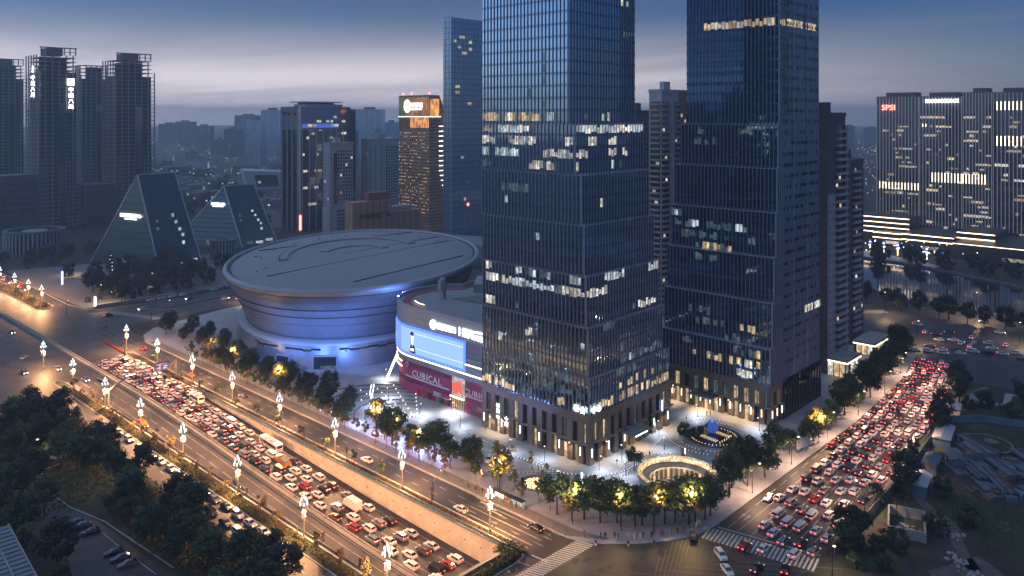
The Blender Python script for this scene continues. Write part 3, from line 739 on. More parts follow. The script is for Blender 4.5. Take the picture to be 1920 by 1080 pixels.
glow_mat('screen_deep', (.16, .25, .75), 1.6); glow_mat('screen_green', (.2, .7, .45), 1.2); glow_mat('screen_skin', (1, .9, .84), 1.5); glow_mat('screen_black', (.02, .025, .05), .2)
skin('screen_picture', 50, S1, 16.2, 25.5, 'screen_deep', .46); skin('screen_picture', 56, 58, 19.5, 21.5, 'screen_green', .5, 4)
def decal(nm, s, z, poly, m, out=.52):
    x, y, an = wall_pt(s); mb = MB()
    mb.add([(0, -u, v) for u, v in poly], [tuple(range(len(poly)))[::-1]])
    o = mb.obj(nm, m, t, loc=(x + math.cos(an) * out, y + math.sin(an) * out, z), rz=an + PI); return o
# the figure on the screen: head, hair and dark jacket as flat print
hd = circ(0, 6.0, 1.05, 14, sx=.85, sy=1.15); hair = circ(.1, 6.9, 1.15, 14, sx=1, sy=.7)
decal('screen_portrait', 42, 16.8, [(-.5, 2.6), (.5, 2.6), (.55, 5.2), (-.55, 5.2)], 'screen_skin', .54)
decal('screen_portrait', 42, 16.8, hd, 'screen_skin', .55); decal('screen_portrait', 42, 16.8, [(x - .25, y) for x, y in hair], 'screen_black', .57)
decal('screen_portrait', 42, 16.3, [(-1.6, 0), (1.9, 0), (1.5, 2.6), (.6, 3.5), (.1, 2.2), (-.5, 3.6), (-1.3, 2.4)], 'screen_black', .56)
for z in (.8, 1.3): decal('screen_portrait', 42, 16.3, [(-.9, z), (.9, z + .15), (.9, z + .4), (-.9, z + .25)], 'dot_warm', .58)
skin('light_line', 1, 13, 17.9, 18.2, 'strip_hot', .3); skin('light_line', 0, 64, 14.3, 14.75, 'strip_hot', .12); skin('light_line', 50, 64, 11.2, 11.6, 'strip_hot', .25); skin('light_line', 50, 66, 9.2, 9.6, 'strip_hot', .25)
for i in range(7): skin('cladding_seam', .5, 70, 18.4 + i * 1.9, 18.5 + i * 1.9, 'hull_trim', .14)
# rooftop lettering
def curved_text(body, s, z, size, m, step, out=.35, sx=1):
    W = lambda c: {'I': .42, 'L': .82, 'M': 1.2, 'A': 1.06}.get(c, 1.); pv = None
    for ch in body:
        if pv: s -= step * (W(pv) + W(ch)) / 2
        pv = ch; x, y, an = wall_pt(s)
        if ch != ' ': text(ch, size, m, 'sign_letter', t, (x + math.cos(an) * out, y + math.sin(an) * out, z), an + PI / 2, .12, 'CENTER', 0, sx)
curved_text('招商蛇口', 26.2, 28.4, 2.6, 'letter_white', 2.45)
x, y, an = wall_pt(30); g = MB()
for i in range(24):
    a0, a1 = 2 * PI * i / 24, 2 * PI * (i + 1) / 24
    g.prism([(0, 0)] * 0 + [(1.75 * math.cos(a0), 1.75 * math.sin(a0)), (1.75 * math.cos(a1), 1.75 * math.sin(a1)), (1.35 * math.cos(a1), 1.35 * math.sin(a1)), (1.35 * math.cos(a0), 1.35 * math.sin(a0))], 0, .15)
g.box(-.9, -.15, 0, .9, .2, .15); g.box(-.2, -.9, 0, .15, .9, .15); g.prism([(-.9, -.7), (-.6, -.9), (.9, .6), (.7, .9)], 0, .15)
o = g.obj('round_emblem', 'letter_white', t, loc=(x - .35, y, 29.4)); o.rotation_euler = (PI / 2, 0, an + PI / 2)
skin('sign_divider', 15.6, 15.85, 27.8, 31, 'letter_white', .3, 1)
curved_text('招商', 12.6, 28.2, 3.4, 'letter_white', 3.0); curved_text('大魔方', 6.6, 27.9, 2.3, 'letter_white', 2.1); curved_text('CUBICAL', 7.2, 30.4, .95, 'letter_white', .85)
# magenta street front with lettering and the bright entrance
skin('banner', 21.5, 60, .3, 12.1, 'magenta', -.9, 20); skin('banner', .4, 13.5, .3, 12.1, 'magenta', -.6, 4)
for s0, s1 in ((22, 48), (.4, 13)):
    skin('banner_stripe', s0, s1, 6.2, 6.5, 'sign_white', -.5, 12); skin('banner_stripe', s0, s0 + 9, 2.4, 2.65, 'sign_white', -.5, 6)
curved_text('CUBICAL', 42, 7.0, 3.4, 'sign_white', 2.75, -.5, 1.15); curved_text('CUBICAL', 12.6, 7.0, 3.2, 'sign_white', 2.5, -.3, 1.1)
for s0, s1, zs in ((22, 58, (4.2, 5.1, 10.3, 11.2)), (.4, 13, (1.6, 4.6, 5.4, 10.6))):
    for z in zs: skin('banner_band', s0, s1, z, z + .35, 'magenta_band', -.54, 12)
for s0, z0, h in ((46.5, 9.6, 2.4), (52, 8.8, 2.8)): decal('banner_ring', s0, z0, circ(0, 1.2, 1.5, 18), 'magenta_band', -.4); decal('banner_ring', s0, z0, circ(0, 1.2, 1.0, 18), 'sign_white', -.36); decal('banner_ring', s0, z0, circ(0, 1.2, .75, 18), 'magenta', -.32)
curved_text('招商蛇口', 30, 3.2, 1., 'sign_white', 1.0, -.5); curved_text('365', 6.5, 3.2, 1.2, 'sign_white', 1.0, -.2)
for s in [22 + i * 1.1 for i in range(17)] + [1 + i * 1.1 for i in range(11)]: skin('shop_bay', s, s + .55, .35, 2.7 if s < 20 else 2.6, R.choice(('magenta_deep', 'room_dim', 'magenta_deep', 'stone_dark')), -.45, 1)
skin('entrance_glow', 14, 21, .2, 4.4, 'room_shop', -1.0, 4); skin('entrance_canopy', 13.8, 21.2, 4.4, 4.9, 'strip_hot', -.1, 4)
skin('entrance_picture', 14, 21, 4.9, 12, 'room_white', -1.0, 4)
glow_mat('picture_red', (.9, .12, .05), 1.1)
decal('entrance_emblem', 17.5, 5.4, [(-2.4, .4), (-.4, 0), (.3, 1.6), (2, .4), (2.6, 3.2), (1.4, 5.6), (-.6, 4.4), (-2, 5.2), (-3, 3)], 'picture_red', -.6)
for i in range(8): skin('entrance_door_frame', 14 + i * .95, 14.12 + i * .95, .2, 4.3, 'dark_metal', -.6, 1)
pb('raking_column', t, 'hull_trim', 0, 0, 0, .1, .1, .1) if False else None
x, y, an = wall_pt(62); MB().tube((x - 4.2, y + 2, .2), (x + .6, y, 11.5), .45, .45, 10).obj('raking_column', 'strip_warm', t)
# roof garden: sail, benches, stage block, planters
MB().prism([(226, 228), (248, 232), (244, 236), (224, 244)], 32.5, 32.9).obj('roof_deck', 'pavement', t)
MB().prism([(238, 246), (252, 258), (262, 252), (262, 236), (250, 236)], 32.5, 36.2).obj('roof_block', 'hull_trim', t)
pb('roof_planter', t, 'hedge', 250, 241, 36.2, 260, 249, 37.4)
MB().prism([(240, 205), (258, 205), (262, 226), (246, 222)], 32.5, 34).obj('roof_pool_deck', 'glass_dark', t)
t3 = thing('roof_sculpture', 'white blocky figure sculpture on the mall roof terrace', 'sculpture', (222, 248, 32.5), .4)
for a in ((-1.4, -1, 0, -.3, 1, 3), (.3, -1, 0, 1.4, 1, 3), (-1.7, -1.1, 3, 1.7, 1.1, 6.2), (-.9, -.9, 6.2, 1.1, .9, 8.4), (-3, -.7, 4, -1.7, .7, 8), (1.7, -.7, 3.6, 2.8, .7, 6)): pb('block', t3, 'sheet_white', *a)
t3 = thing('roof_bar_lights', 'short chain of warm bulbs at the edge of the mall roof', 'lights')
g = MB()
for i in range(14): x, y, an = wall_pt(44 + i * .9); g.ball((x - math.cos(an) * 7, y - math.sin(an) * 7, 33.4), .16, 6, 3)
stuff('bulb', g, 'dot_warm', t3)
# rear wing of the mall behind the arena, dark canopy roof, shop signs
t = thing('mall_rear_wing', 'low pale mall wing with dark canopy behind the round arena', 'building')
MB().prism([(300, 268), (330, 262), (372, 300), (392, 352), (372, 402), (348, 402), (352, 360), (340, 320), (316, 296)], .1, 27).obj('body', 'hull_trim', t)
MB().prism([(312, 285), (350, 300), (388, 345), (380, 380), (360, 345), (330, 310)], 27, 31.5).obj('dark_canopy', 'dark_metal', t)
MB().prism([(268, 262), (300, 262), (316, 284), (300, 292), (270, 276)], .1, 30).obj('link_block', 'hull', t)
MB().prism([(262, 264), (300, 264), (312, 282), (290, 288), (264, 274)], 36, 38.4).obj('dark_canopy', 'dark_metal', t)
for i in range(14): pb('canopy_slat', t, 'steel', 268 + i * 2.2, 263.4, 36.4, 268.3 + i * 2.2, 263.9, 38)
pb('shop_sign', t, 'letter_red', 311, 262, 19, 325, 262.6, 22); pb('shop_sign', t, 'room_shop', 311, 262, 14, 325, 262.6, 17); pb('shop_sign', t, 'strip_warm', 311, 262, 23, 326, 262.4, 23.5)
# ============================================================ OTHER BUILDINGS (faces -X and -Y are the ones seen)
def wins(root, nm, x0, x1, y0, y1, z0, z1, sx, sz, ww, wh, litp=0., faces='xy', dark='window_dark', lits=('room_far', 'room_warm', 'room_white'), skip=0.):
    """window openings set into the two street faces, the lit ones apart"""
    d = MB(); l = {k: MB() for k in lits}
    for f in faces:
        L_ = (y1 - y0) if f == 'x' else (x1 - x0); n = max(1, int(L_ / sx)); st = L_ / n
        nz = int((z1 - z0) / sz)
        for i in range(n):
            for k in range(nz):
                if skip and R.random() < skip: continue
                a = i * st + (st - ww) / 2; z = z0 + k * sz + (sz - wh) / 2
                mb = l[R.choice(lits)] if R.random() < litp else d
                if f == 'x': mb.box(x0 - .07, y0 + a, z, x0 + .2, y0 + a + ww, z + wh)
                else: mb.box(x0 + a, y0 - .07, z, x0 + a + ww, y0 + .2, z + wh)
    if d.f: stuff(nm, d, dark, root)
    for k in lits:
        if l[k].f: stuff('lit_windows', l[k], k, root)
# --- unfinished concrete towers on the left
def shell_tower(label, x0, x1, y0, y1, h, fh=4.0, crown=True, grid_left=True):
    t = thing('unfinished_tower', label, 'tower', (0, 0, 0), 0, 'unfinished concrete towers')
    cx, cy = 3.2, 3.2
    pb('core', t, 'stone_dark', x0 + 2.6, y0 + 2.6, 0, x1 - 2.6, y1 - 2.6, h - 16); pb('core', t, 'res_wall_dark', x0 + 9, y0 + 8, h - 16, x1 - 9, y1 - 8, h - 2)  # lower core enlarged and dark: puts in the shade behind the open floors
    n = int(h / fh)
    for k in range(1, n + 1):
        z = k * fh; big = .4 if k < n - 4 else -.8 - .5 * (k - n + 4)
        pb('floor_slab', t, 'concrete', x0 - big, y0 - big, z - .45, x1 + big, y1 + big, z)
    for i in range(7):
        x = x0 + (x1 - x0) * i / 6; pb('column', t, 'concrete', x - .45, y0, 0, x + .45, y0 + .9, h if i not in (0, 6) else h - 12)
    for i in range(1, 6):
        y = y0 + (y1 - y0) * i / 5; pb('column', t, 'concrete', x0, y - .45, 0, x0 + .9, y + .45, h)
    if grid_left:   # the half-closed left face with a grid of window holes
        g = MB()
        for k in range(1, int((h - 48) / fh)):
            for i in range(7): g.box(x0 - .15, y0 + 1.5 + i * (y1 - y0) / 7, k * fh, x0 + .3, y0 + 4.2 + i * (y1 - y0) / 7, k * fh + 2.2)
        stuff('wall_blocks', g, 'concrete_dark', t)
    pb('scaffold_net', t, 'glass_dark', x0 + (x1 - x0) * .5, y0 - .6, 0, x0 + (x1 - x0) * .66, y0 - .3, h * .72)
    pb('closed_bay', t, 'res_wall_dark', x0 + .6, y0 - .35, 0, x0 + (x1 - x0) * .24, y0 - .1, h * .42)
    for i in (4, 5): pb('hoist_mast', t, 'concrete', x0 + (x1 - x0) * (i / 6 + .06), y0 - 1.4, 0, x0 + (x1 - x0) * (i / 6 + .06) + .5, y0 - .9, h * .4)
    if crown:
        for i in range(7):
            x = x0 + 3 + (x1 - x0 - 6) * i / 6; pb('crown_column', t, 'concrete_dark', x - .4, y0 + 2.2, h, x + .4, y0 + 3, h + 6.4)
        pb('crown_beam', t, 'concrete_dark', x0 + 2, y0 + 1.8, h + 6.4, x1 - 2, y0 + 3.2, h + 7.4); pb('crown_beam', t, 'concrete_dark', x0 + 2, y0 + 1.8, h + 3, x1 - 2, y0 + 3.2, h + 3.4)
        pb('lift_house', t, 'concrete_dark', x0 + 10, y0 + 10, h, x1 - 12, y1 - 10, h + 7)
    return t
T1 = shell_tower('bare concrete tower shell carrying two upright white signs', 241.2, 277.1, 831.5, 869.7, 166)
T2 = shell_tower('bare concrete tower shell standing nearest the pink horizon glow', 307.7, 346.2, 826.4, 860, 164)
shell_tower('dark tower shell cut by the left picture edge', 262, 298, 1070.5, 1110, 168)
shell_tower('dark tower shell half hidden between the two bare concrete towers', 335, 369, 1001.8, 1022.8, 168, crown=False)
s = thing('vertical_sign', 'white upright lettered sign with square emblem on the concrete tower', 'sign', (268.5, 829.6, 0))
g = MB(); g.box(-3.1, 0, 137.6, 3.1, .3, 138.3); g.box(-3.1, 0, 143.2, 3.1, .3, 143.9); g.box(-3.1, 0, 138.3, -2.4, .3, 143.2); g.box(2.4, 0, 138.3, 3.1, .3, 143.2); g.box(-1.7, 0, 138.9, 1.7, .3, 140.5); g.box(-.9, 0, 140.5, 1.3, .3, 142.3)
stuff('emblem', g, 'letter_white', s)
for i, ch in enumerate('中建八局'): text(ch, 5.0, 'letter_white', 'character', s, (0, 0, 131.6 - i * 5.4), 0, .2)
s = thing('vertical_sign', 'narrow upright white sign on the left edge of the concrete tower', 'sign', (240.4, 845, 0))
for i, ch in enumerate('中建八局'): text(ch, 5.0, 'letter_white', 'character', s, (0, 0, 142.6 - i * 5.4), -PI / 2 + .5, .2)
g = MB(); g.box(-.3, -2.2, 149.5, 0, 2.2, 150.7); g.box(-.3, -1.2, 151.2, 0, 1.4, 155.4); g.box(-.3, -2, 150.7, 0, -1.2, 153); stuff('emblem', g, 'letter_white', s)
def slab_podium(label, x0, x1, y0, y1, h, fh=6.2, m='concrete_dark'):
    t = thing('unfinished_podium', label, 'building', (0, 0, 0), 0, 'unfinished podiums')
    pb('core', t, 'res_wall_dark', x0 + 2, y0 + 2, 0, x1 - 1, y1 - 1, h - 1)
    for k in range(1, int(h / fh) + 1): pb('floor_slab', t, m, x0 - R.uniform(0, 1), y0 - R.uniform(0, 1.2), k * fh - .8, x1, y1, k * fh)
    for i in range(8): pb('column', t, m, x0 + (x1 - x0 - 1) * i / 7, y0, 0, x0 + (x1 - x0 - 1) * i / 7 + .8, y0 + .8, h - .5)
slab_podium('unfinished concrete podium at the left picture edge above the round drum', 196, 240, 826, 856, 55)
slab_podium('unfinished podium block between the two concrete towers', 278, 307, 822, 850, 43)
# --- glass wedges
def wedge(label, P, sign, sz):
    """P: ridge a, ridge b, front right, back right, back left, front left"""
    t = thing('glass_wedge', label, 'building', (0, 0, 0), 0, 'glass wedge pavilions')
    a, b, c, d, e, f = [Vector(p) for p in P]
    mb = MB(); mb.add([tuple(v) for v in (a, b, c, d, e, f)], [(0, 5, 2), (1, 0, 2, 3), (0, 1, 4, 5), (1, 3, 4)]); mb.obj('glass_body', 'glass_teal', t)
    def seam(nm, p, q, m, r=.35):
        g = MB(); g.tube(tuple(p), tuple(q), r, r, 5); return g.obj(nm, m, t)
    for p, q in ((a, c), (a, f), (a, b), (b, d)): seam('edge_beam', p, q, 'fin', .5)
    n1 = (c - a).cross(f - a).normalized(); n1 = n1 if n1.y * 0 + n1.x < 0 else -n1
    for i in range(1, 13): k = i / 13; p, q = a.lerp(f, k), a.lerp(c, k); seam('transom', p + n1 * .1, q + n1 * .1, 'spandrel', .22)
    n2 = (c - a).cross(b - a).normalized(); n2 = n2 if n2.y < 0 else -n2
    for i in range(1, 22): k = i / 22; seam('transom', a.lerp(c, k) + n2 * .1, b.lerp(d, k) + n2 * .1, 'spandrel', .14)
    for i in range(1, 12): k = i / 12; seam('mullion', a.lerp(b, k) + n2 * .1, c.lerp(d, k) + n2 * .1, 'spandrel', .14)
    for u, v in ((.62, .45), (.66, .52), (.7, .6), (.74, .66), (.7, .74), (.2, .5), (.18, .58), (.22, .94), (.5, .95), (.8, .93)):
        p = a.lerp(b, u).lerp(c.lerp(d, u), v) + n2 * .3
        g = MB(); wdt = .9 if v < .9 else 3.2; g.box(-wdt, -.2, -1.1, wdt, .2, 1.3); g.obj('lit_window', 'room_cool' if u > .3 else 'room_dim', t, loc=tuple(p))
    for u in (.5, .62): p = f.lerp(c, u).lerp(a, .06) + n1 * .4; g = MB(); g.box(-.3, -3, -2, .3, 3, 2.2); g.obj('lit_entrance', 'room_dim', t, loc=tuple(p))
    s = thing('wall_sign', sign[1], 'sign', (0, 0, 0), 0, 'signs on the glass wedges')
    k = sign[2]; p = a.lerp(f, k).lerp(a.lerp(c, k), .5) + n1 * .8
    ang = math.atan2(n1.y, n1.x)
    ch = sign[0]
    text(ch, sz, 'letter_white', 'letters', s, tuple(p), ang + PI / 2, .15); text('TIANFU FINANCIAL CENTRE', sz * .36, 'letter_white', 'small_letters', s, tuple(p + Vector((0, 0, -sz * .62))), ang + PI / 2, .15)
    return t
wedge('large sloping dark glass wedge nearest the road with bright sign', ((235, 590, 66), (262, 590, 66), (238, 560, 0), (268, 557, 0), (262, 640, 0), (218, 632, 0)), ('天府国际金融中心', 'bright white sign on the large glass wedge', .46), 2.9)
wedge('smaller glass wedge half behind the round arena with small sign', ((326, 640, 49), (353, 640, 49), (327, 610, 0), (360, 612, 0), (340, 690, 0), (296, 672, 0)), ('天府国际金融', 'small white sign near the top of the smaller glass wedge', .32), 2.3)
def drum(label, x, y, r, h, n, m, glow=None):
    t = thing('round_pavilion', label, 'pavilion', (x, y, 0), 0, 'round pavilions')
    MB().lathe([(r - 1.2, 0), (r - 1.2, h - 1)], 48).obj('glass_wall', m, t)
    MB().lathe([(r + .3, h - 1.4), (r + .3, h), (r - 3, h + .1), (r - 3.2, h - 1.2)], 48).obj('roof_ring', 'concrete_dark', t)
    MB().lathe([(r - 3, h - 1.1), (.01, h - .9)], 32).obj('roof', 'roof_grey', t)
    g = MB().box(-.25, -.5, 0, .25, .5, h - 1.4).mesh('fin', 'fin')
    for i in range(n): a = 2 * PI * i / n; ob('fin', g, t, (r * math.cos(a), r * math.sin(a), 0), a)
    return t
drum('low round pavilion with vertical fins left of the glass wedges', 206.7, 722, 22, 17, 46, 'glass_dark'); drum('small round glass pavilion between the two glass wedges', 292, 575, 9, 15, 24, 'glass_teal')
# --- dark office block with pale fins
t = thing('office_block', 'dark office block with pale vertical fins and a blue-lit top storey', 'office'); x0, x1, y0, y1, h = 407.8, 464.5, 654, 687, 117
pb('glass_body', t, 'glass_dark', x0, y0, 0, x1, y1, h); pb('attic', t, 'panel_blue', x0 - .4, y0 - .4, h - 22, x1 - 12, y1, h); pb('roof_frame', t, 'fin', x0 + 9, y0 + 5, h, x1 - 6, y1 - 8, h + 2.5); pb('roof_canopy', t, 'fin', x0 + 6, y0 + 3, h + 4, x1 - 8, y1 - 6, h + 5); pb('roof_house', t, 'res_wall_dark', x0 + 12, y0 + 8, h + 2.5, x1 - 14, y1 - 10, h + 4)
for i in range(7): pb('fin', t, 'fin_pale', x0 + 2 + i * 7.6, y0 - 1, 0, x0 + 2.5 + i * 7.6, y0, h - 22)
for i in range(4): pb('fin', t, 'fin_pale', x0 - 1, y0 + 3 + i * 9, 0, x0, y0 + 3.5 + i * 9, h - 6)
pb('corner_fin', t, 'fin_pale', x0 - 1.2, y0 - 1.2, 0, x0 + .6, y0 + .4, h + 1); pb('side_stack', t, 'glass_dark', x1, y0 + 4, 0, x1 + 9, y1, h - 2)
for k in range(1, 27): pb('floor_band', t, 'spandrel', x0 - .15, y0 - .15, k * 3.9, x1 + .1, y1, k * 3.9 + .8)
glow_mat('attic_blue', (.12, .22, .9), .6)
pb('blue_storey', t, 'attic_blue', x0 + 2, y0 - .5, h - 20, x1 - 14, y0 - .42, h - 16)
for i in range(34): x = x0 + R.random() * 50; z = 4 + 3.9 * R.choice((23, 24, 22, 21, 25, 26, 20, 5, 9, 13, 17)); pb('lit_window', t, R.choice(('room_warm', 'room_white', 'room_cool')), x, y0 - .6 if z > 94 else y0 - .25, z + .6, x + R.uniform(2, 5), y0 - .1, z + 2.9)
pb('red_neon', t, 'letter_red', x0 - 1.4, y0 - 1.4, 2, x0 + .8, y0 - 1.2, 16)
text('中航城市广场', 4.2, 'red_roof', 'roof_letters', t, (x0 - .6, y0 + 18, h - 8), -PI / 2, .2)
# --- residential slabs
def residential(label, x0, x1, y0, y1, h, wall='res_wall', rail=True, podium=0, lp=.05, group='residential towers'):
    t = thing('residential_tower', label, 'tower', (0, 0, 0), 0, group)
    pb('wall', t, wall, x0, y0, 0, x1, y1, h)
    pb('roof_parapet', t, wall, x0 - .3, y0 - .3, h, x1 + .3, y1 + .3, h + 1.6); pb('lift_house', t, wall, x0 + (x1 - x0) * .3, y0 + 3, h + 1.6, x0 + (x1 - x0) * .55, y1 - 2, h + 6)
    return t
def balconies(t, face, a0, a1, plane, z0, z1, fh, dep, m='concrete', lp=.06):
    """a recessed dark bay, a slab and a railing on every floor"""
    if face == 'y': pb('recess', t, 'window_dark', a0, plane - .1, z0, a1, plane + .1, z1)
    else: pb('recess', t, 'window_dark', plane - .1, a0, z0, plane + .1, a1, z1)
    z = z0; lt = {k: MB() for k in ('room_warm', 'room_white')}
    while z < z1 - 1:
        if face == 'y': pb('balcony', t, m, a0 - .2, plane - dep, z, a1 + .2, plane - .12, z + 1.0)
        else: pb('balcony', t, m, plane - dep, a0 - .2, z, plane - .12, a1 + .2, z + 1.0)
        if R.random() < lp:
            q = a0 + R.random() * (a1 - a0) * .6; mb = lt[R.choice(list(lt))]
            if face == 'y': mb.box(q, plane - .16, z + 1, q + 2, plane - .13, z + 2.4)
            else: mb.box(plane - .16, q, z + 1, plane - .13, q + 2, z + 2.4)
        z += fh
    for k, mb in lt.items():
        if mb.f: stuff('lit_windows', mb, k, t)
t = residential('pale grey residential tower in front of the dark office block', 395.3, 419.7, 587, 596, 83.6)
wins(t, 'windows', 403, 419.5, 587, 596, 34, 79, 2.7, 3, 1.7, 1.8, .07, 'y'); wins(t, 'windows', 395.3, 402, 587, 596, 8, 78, 4.2, 3, 1.2, 1.4, .02, 'x')
pb('recess', t, 'window_dark', 399.6, 586.7, 32, 403, 587.05, 76); pb('podium', t, 'res_wall', 394.6, 586, 0, 420, 597, 30); wins(t, 'windows', 402, 410, 585.9, 597, 6, 28, 1.9, 3, 1.2, 1.9, .0, 'y')
t = residential('pale grey residential tower between office block and gold tower', 487.5, 520.7, 649.5, 668, 84)
wins(t, 'windows', 504, 520.5, 649.5, 668, 6, 80, 2.8, 3, 1.9, 1.9, .02, 'y'); wins(t, 'windows', 487.5, 503, 649.5, 668, 6, 80, 6, 3, 1.2, 1.5, .01, 'xy')
t = residential('tall residential tower with orange flank between the two glass towers', 368.4, 392.8, 235.8, 243.6, 121, 'res_wall', lp=.1)
balconies(t, 'y', 369, 376, 235.8, 6, 116, 3, 1.4, 'concrete', .25); pb('pale_strip', t, 'res_wall', 376.4, 235.4, 0, 381, 235.78, 104); balconies(t, 'y', 381.5, 385.5, 235.8, 6, 116, 3, 1.2, 'concrete', .08)
pb('orange_flank', t, 'res_orange', 386, 235.2, 40, 393.4, 243.6, 122.5); wins(t, 'windows', 386, 393.4, 235.2, 250, 44, 120, 3.2, 3, 1.6, 1.7, .08, 'y'); balconies(t, 'x', 236.5, 242.8, 368.4, 6, 116, 3, 1.3, 'concrete', .2)
t = residential('dark residential tower seen as a sliver right of the tallest tower', 392.4, 410, 268.7, 285, 110, 'res_wall_dark'); wins(t, 'windows', 392.4, 410, 268.7, 285, 6, 105, 3, 3, 1.6, 1.6, .04, 'y')
t = residential('dark balconied residential tower touching the right glass tower', 334, 352.9, 132.5, 150, 108, 'res_wall_dark')
pb('pale_flank', t, 'res_wall', 333.7, 132.3, 0, 341.5, 132.6, 75); wins(t, 'windows', 334, 341, 132.3, 150, 6, 74, 3.4, 3, .7, .9, .0, 'y'); balconies(t, 'y', 342, 352.6, 132.5, 8, 104, 3, 1.6, 'res_wall', .10); pb('pale_flank', t, 'res_wall', 352.2, 131.6, 4, 353.2, 132.4, 104)
t = residential('shorter brick residential tower with lit balconies behind the roadside shops', 384, 400.4, 141.9, 158, 86, 'res_wall_dark'); pb('brick_strip', t, 'res_orange', 395.4, 141.6, 4, 400.5, 141.88, 84)
balconies(t, 'y', 386.5, 395, 141.9, 6, 84, 3, 1.5, 'res_wall', .3); wins(t, 'windows', 396, 400.4, 141.6, 158, 6, 84, 2.2, 3, 1.4, 1.5, .05, 'y'); balconies(t, 'x', 143, 150, 384, 6, 84, 3, 1.2, 'res_wall', .15)
for lab, x0, x1, y0, y1, h in (('lit corner shop row with warm eaves light at the foot of the dark residential tower', 333, 347, 124.5, 132, 8), ('flat-roofed lit shop pavilion at the foot of the brick residential tower', 372, 392, 127, 136, 6.5)):
    t = thing('shop_row', lab, 'shop'); pb('body', t, 'stone_dark', x0 + .6, y0 + .6, .1, x1, y1, h - 1); pb('roof', t, 'concrete', x0 - .6, y0 - .6, h - 1, x1 + .5, y1, h); pb('eaves_light', t, 'strip_hot', x0 - .5, y0 - .7, h - 1.6, x1 + .4, y0 - .55, h - 1.1); pb('eaves_light', t, 'strip_hot', x0 - .7, y0 - .6, h - 1.6, x0 - .55, y1, h - 1.1)
    n = int((x1 - x0) / 2.6)
    for i in range(n): pb('shop_window', t, R.choice(('room_shop', 'room_white', 'window_dark', 'room_cool')), x0 + .8 + i * 2.6, y0 + .4, .4, x0 + 3 + i * 2.6, y0 + .62, h - 2)
    for i in range(3): pb('shop_window', t, R.choice(('room_shop', 'room_white')), x0 + .4, y0 + 1 + i * 2.4, .4, x0 + .62, y0 + 3 + i * 2.4, h - 2)
# --- striped brown mall, gold tower, rear glass tower
t = thing('striped_building', 'brown striped windowless building behind the round arena', 'building'); x0, x1, y0, y1 = 355.8, 422.5, 497.6, 507
pb('body', t, 'brown_stripe', x0, y0, 0, x0 + 36, y1, 43); pb('body', t, 'brown_stripe', x0 + 36, y0, 0, x1, y1, 33); pb('roof_box', t, 'red_roof', x0 + 16, y0 + 2, 43, x0 + 35, y1 - 1, 49); pb('roof_box', t, 'res_wall', x0 + 38, y0 + 2, 33, x0 + 58, y1 - 1, 37)
for i in range(33): pb('stripe', t, 'brown_stripe_pale' if i % 3 else 'brown_stripe', x0 + .4 + i * 2, y0 - .5, 0, x0 + 1.1 + i * 2, y0 - .02, 42.6 if i < 18 else 32.6)
for i in range(3): pb('stripe', t, 'brown_stripe_pale', x0 - .5, y0 + 1 + i * 3, 0, x0 - .02, y0 + 1.9 + i * 3, 42.6)
text('环球购物广场', 5, 'stone_dark', 'faded_letters', t, (x0 + 20, y0 - .8, 30), 0, .2)
t = thing('gold_tower', 'bronze tower with glowing golden crown and round green emblem', 'tower'); x0, x1, y0, y1 = 454.2, 473, 524.3, 566
mb = MB(); mb.add([(x0, y0, 0), (x1, y0, 0), (x1, y1, 0), (x0, y1, 0), (x0, y0, 126.4), (x0 + 11.5, y0, 126.4), (x0 + 11.5, y1, 126.4), (x0, y1, 126.4), (x1, y0, 111), (x1, y1, 111)],
                  [(0, 3, 2, 1), (4, 5, 6, 7), (0, 1, 8, 5, 4), (1, 2, 9, 8), (2, 3, 7, 6, 9), (3, 0, 4, 7), (5, 8, 9, 6)]); mb.obj('body', 'gold', t)
room_mat('gold_glow', (1., .42, .1), 1.1, 20, .25); room_mat('green_glow', (.25, .6, .15), .5, 21, .3)
pb('glowing_crown', t, 'gold_glow', x0 - .2, y0 + .5, 108, x0 - .05, y1 - 9, 124.5); pb('glowing_crown', t, 'gold_glow', x0 + .5, y0 - .2, 108, x0 + 11, y0 - .05, 123); pb('crown_panel', t, 'green_glow', x0 - .2, y1 - 9, 108, x0 - .05, y1 - .5, 124.5); pb('crown_band', t, 'gold_glow', x0 - .12, y0 + .5, 98, x0 - .04, y1 - 16, 107)
pb('crown_light_line', t, 'strip_hot', x0 - .5, y0, 107.4, x0 - .2, y1, 107.9); pb('crown_light_line', t, 'strip_hot', x0, y0 - .5, 107.4, x0 + 13, y0 - .2, 107.9)
for i in range(20): pb('crown_mullion', t, 'gold', x0 - .4, y0 + i * 2.1, 96, x0 - .21, y0 + .5 + i * 2.1, 126.4)
g = MB()
for i in range(16):
    for k in range(24):
        if R.random() < .4: g.box(x0 - .25, y0 + 1.5 + i * 2.6, 24 + k * 3, x0 - .1, y0 + 1.75 + i * 2.6, 24.28 + k * 3)
stuff('dot_lights', g, 'far_dot', t)
for k in range(13): pb('white_light_line', t, 'strip_white', x0 + 11 + max(0, k - 9) * 1.2, y0 - .4, 99 - k * 4.3, x1, y0 - .15, 99.5 - k * 4.3)
for k in range(38): pb('floor_line', t, 'stone_dark', x0 - .1, y0 - .1, k * 2.8, x1 - .3, y1, k * 2.8 + .5)
g = MB(); g.lathe([(.01, 0), (4.3, 0), (4.3, .4), (.01, .4)], 28); o = g.obj('round_emblem', 'letter_white', t, loc=(x0 - .4, y1 - 12.5, 117)); o.rotation_euler = (0, -PI / 2, 0); o.scale = (1.3, 1, 1)
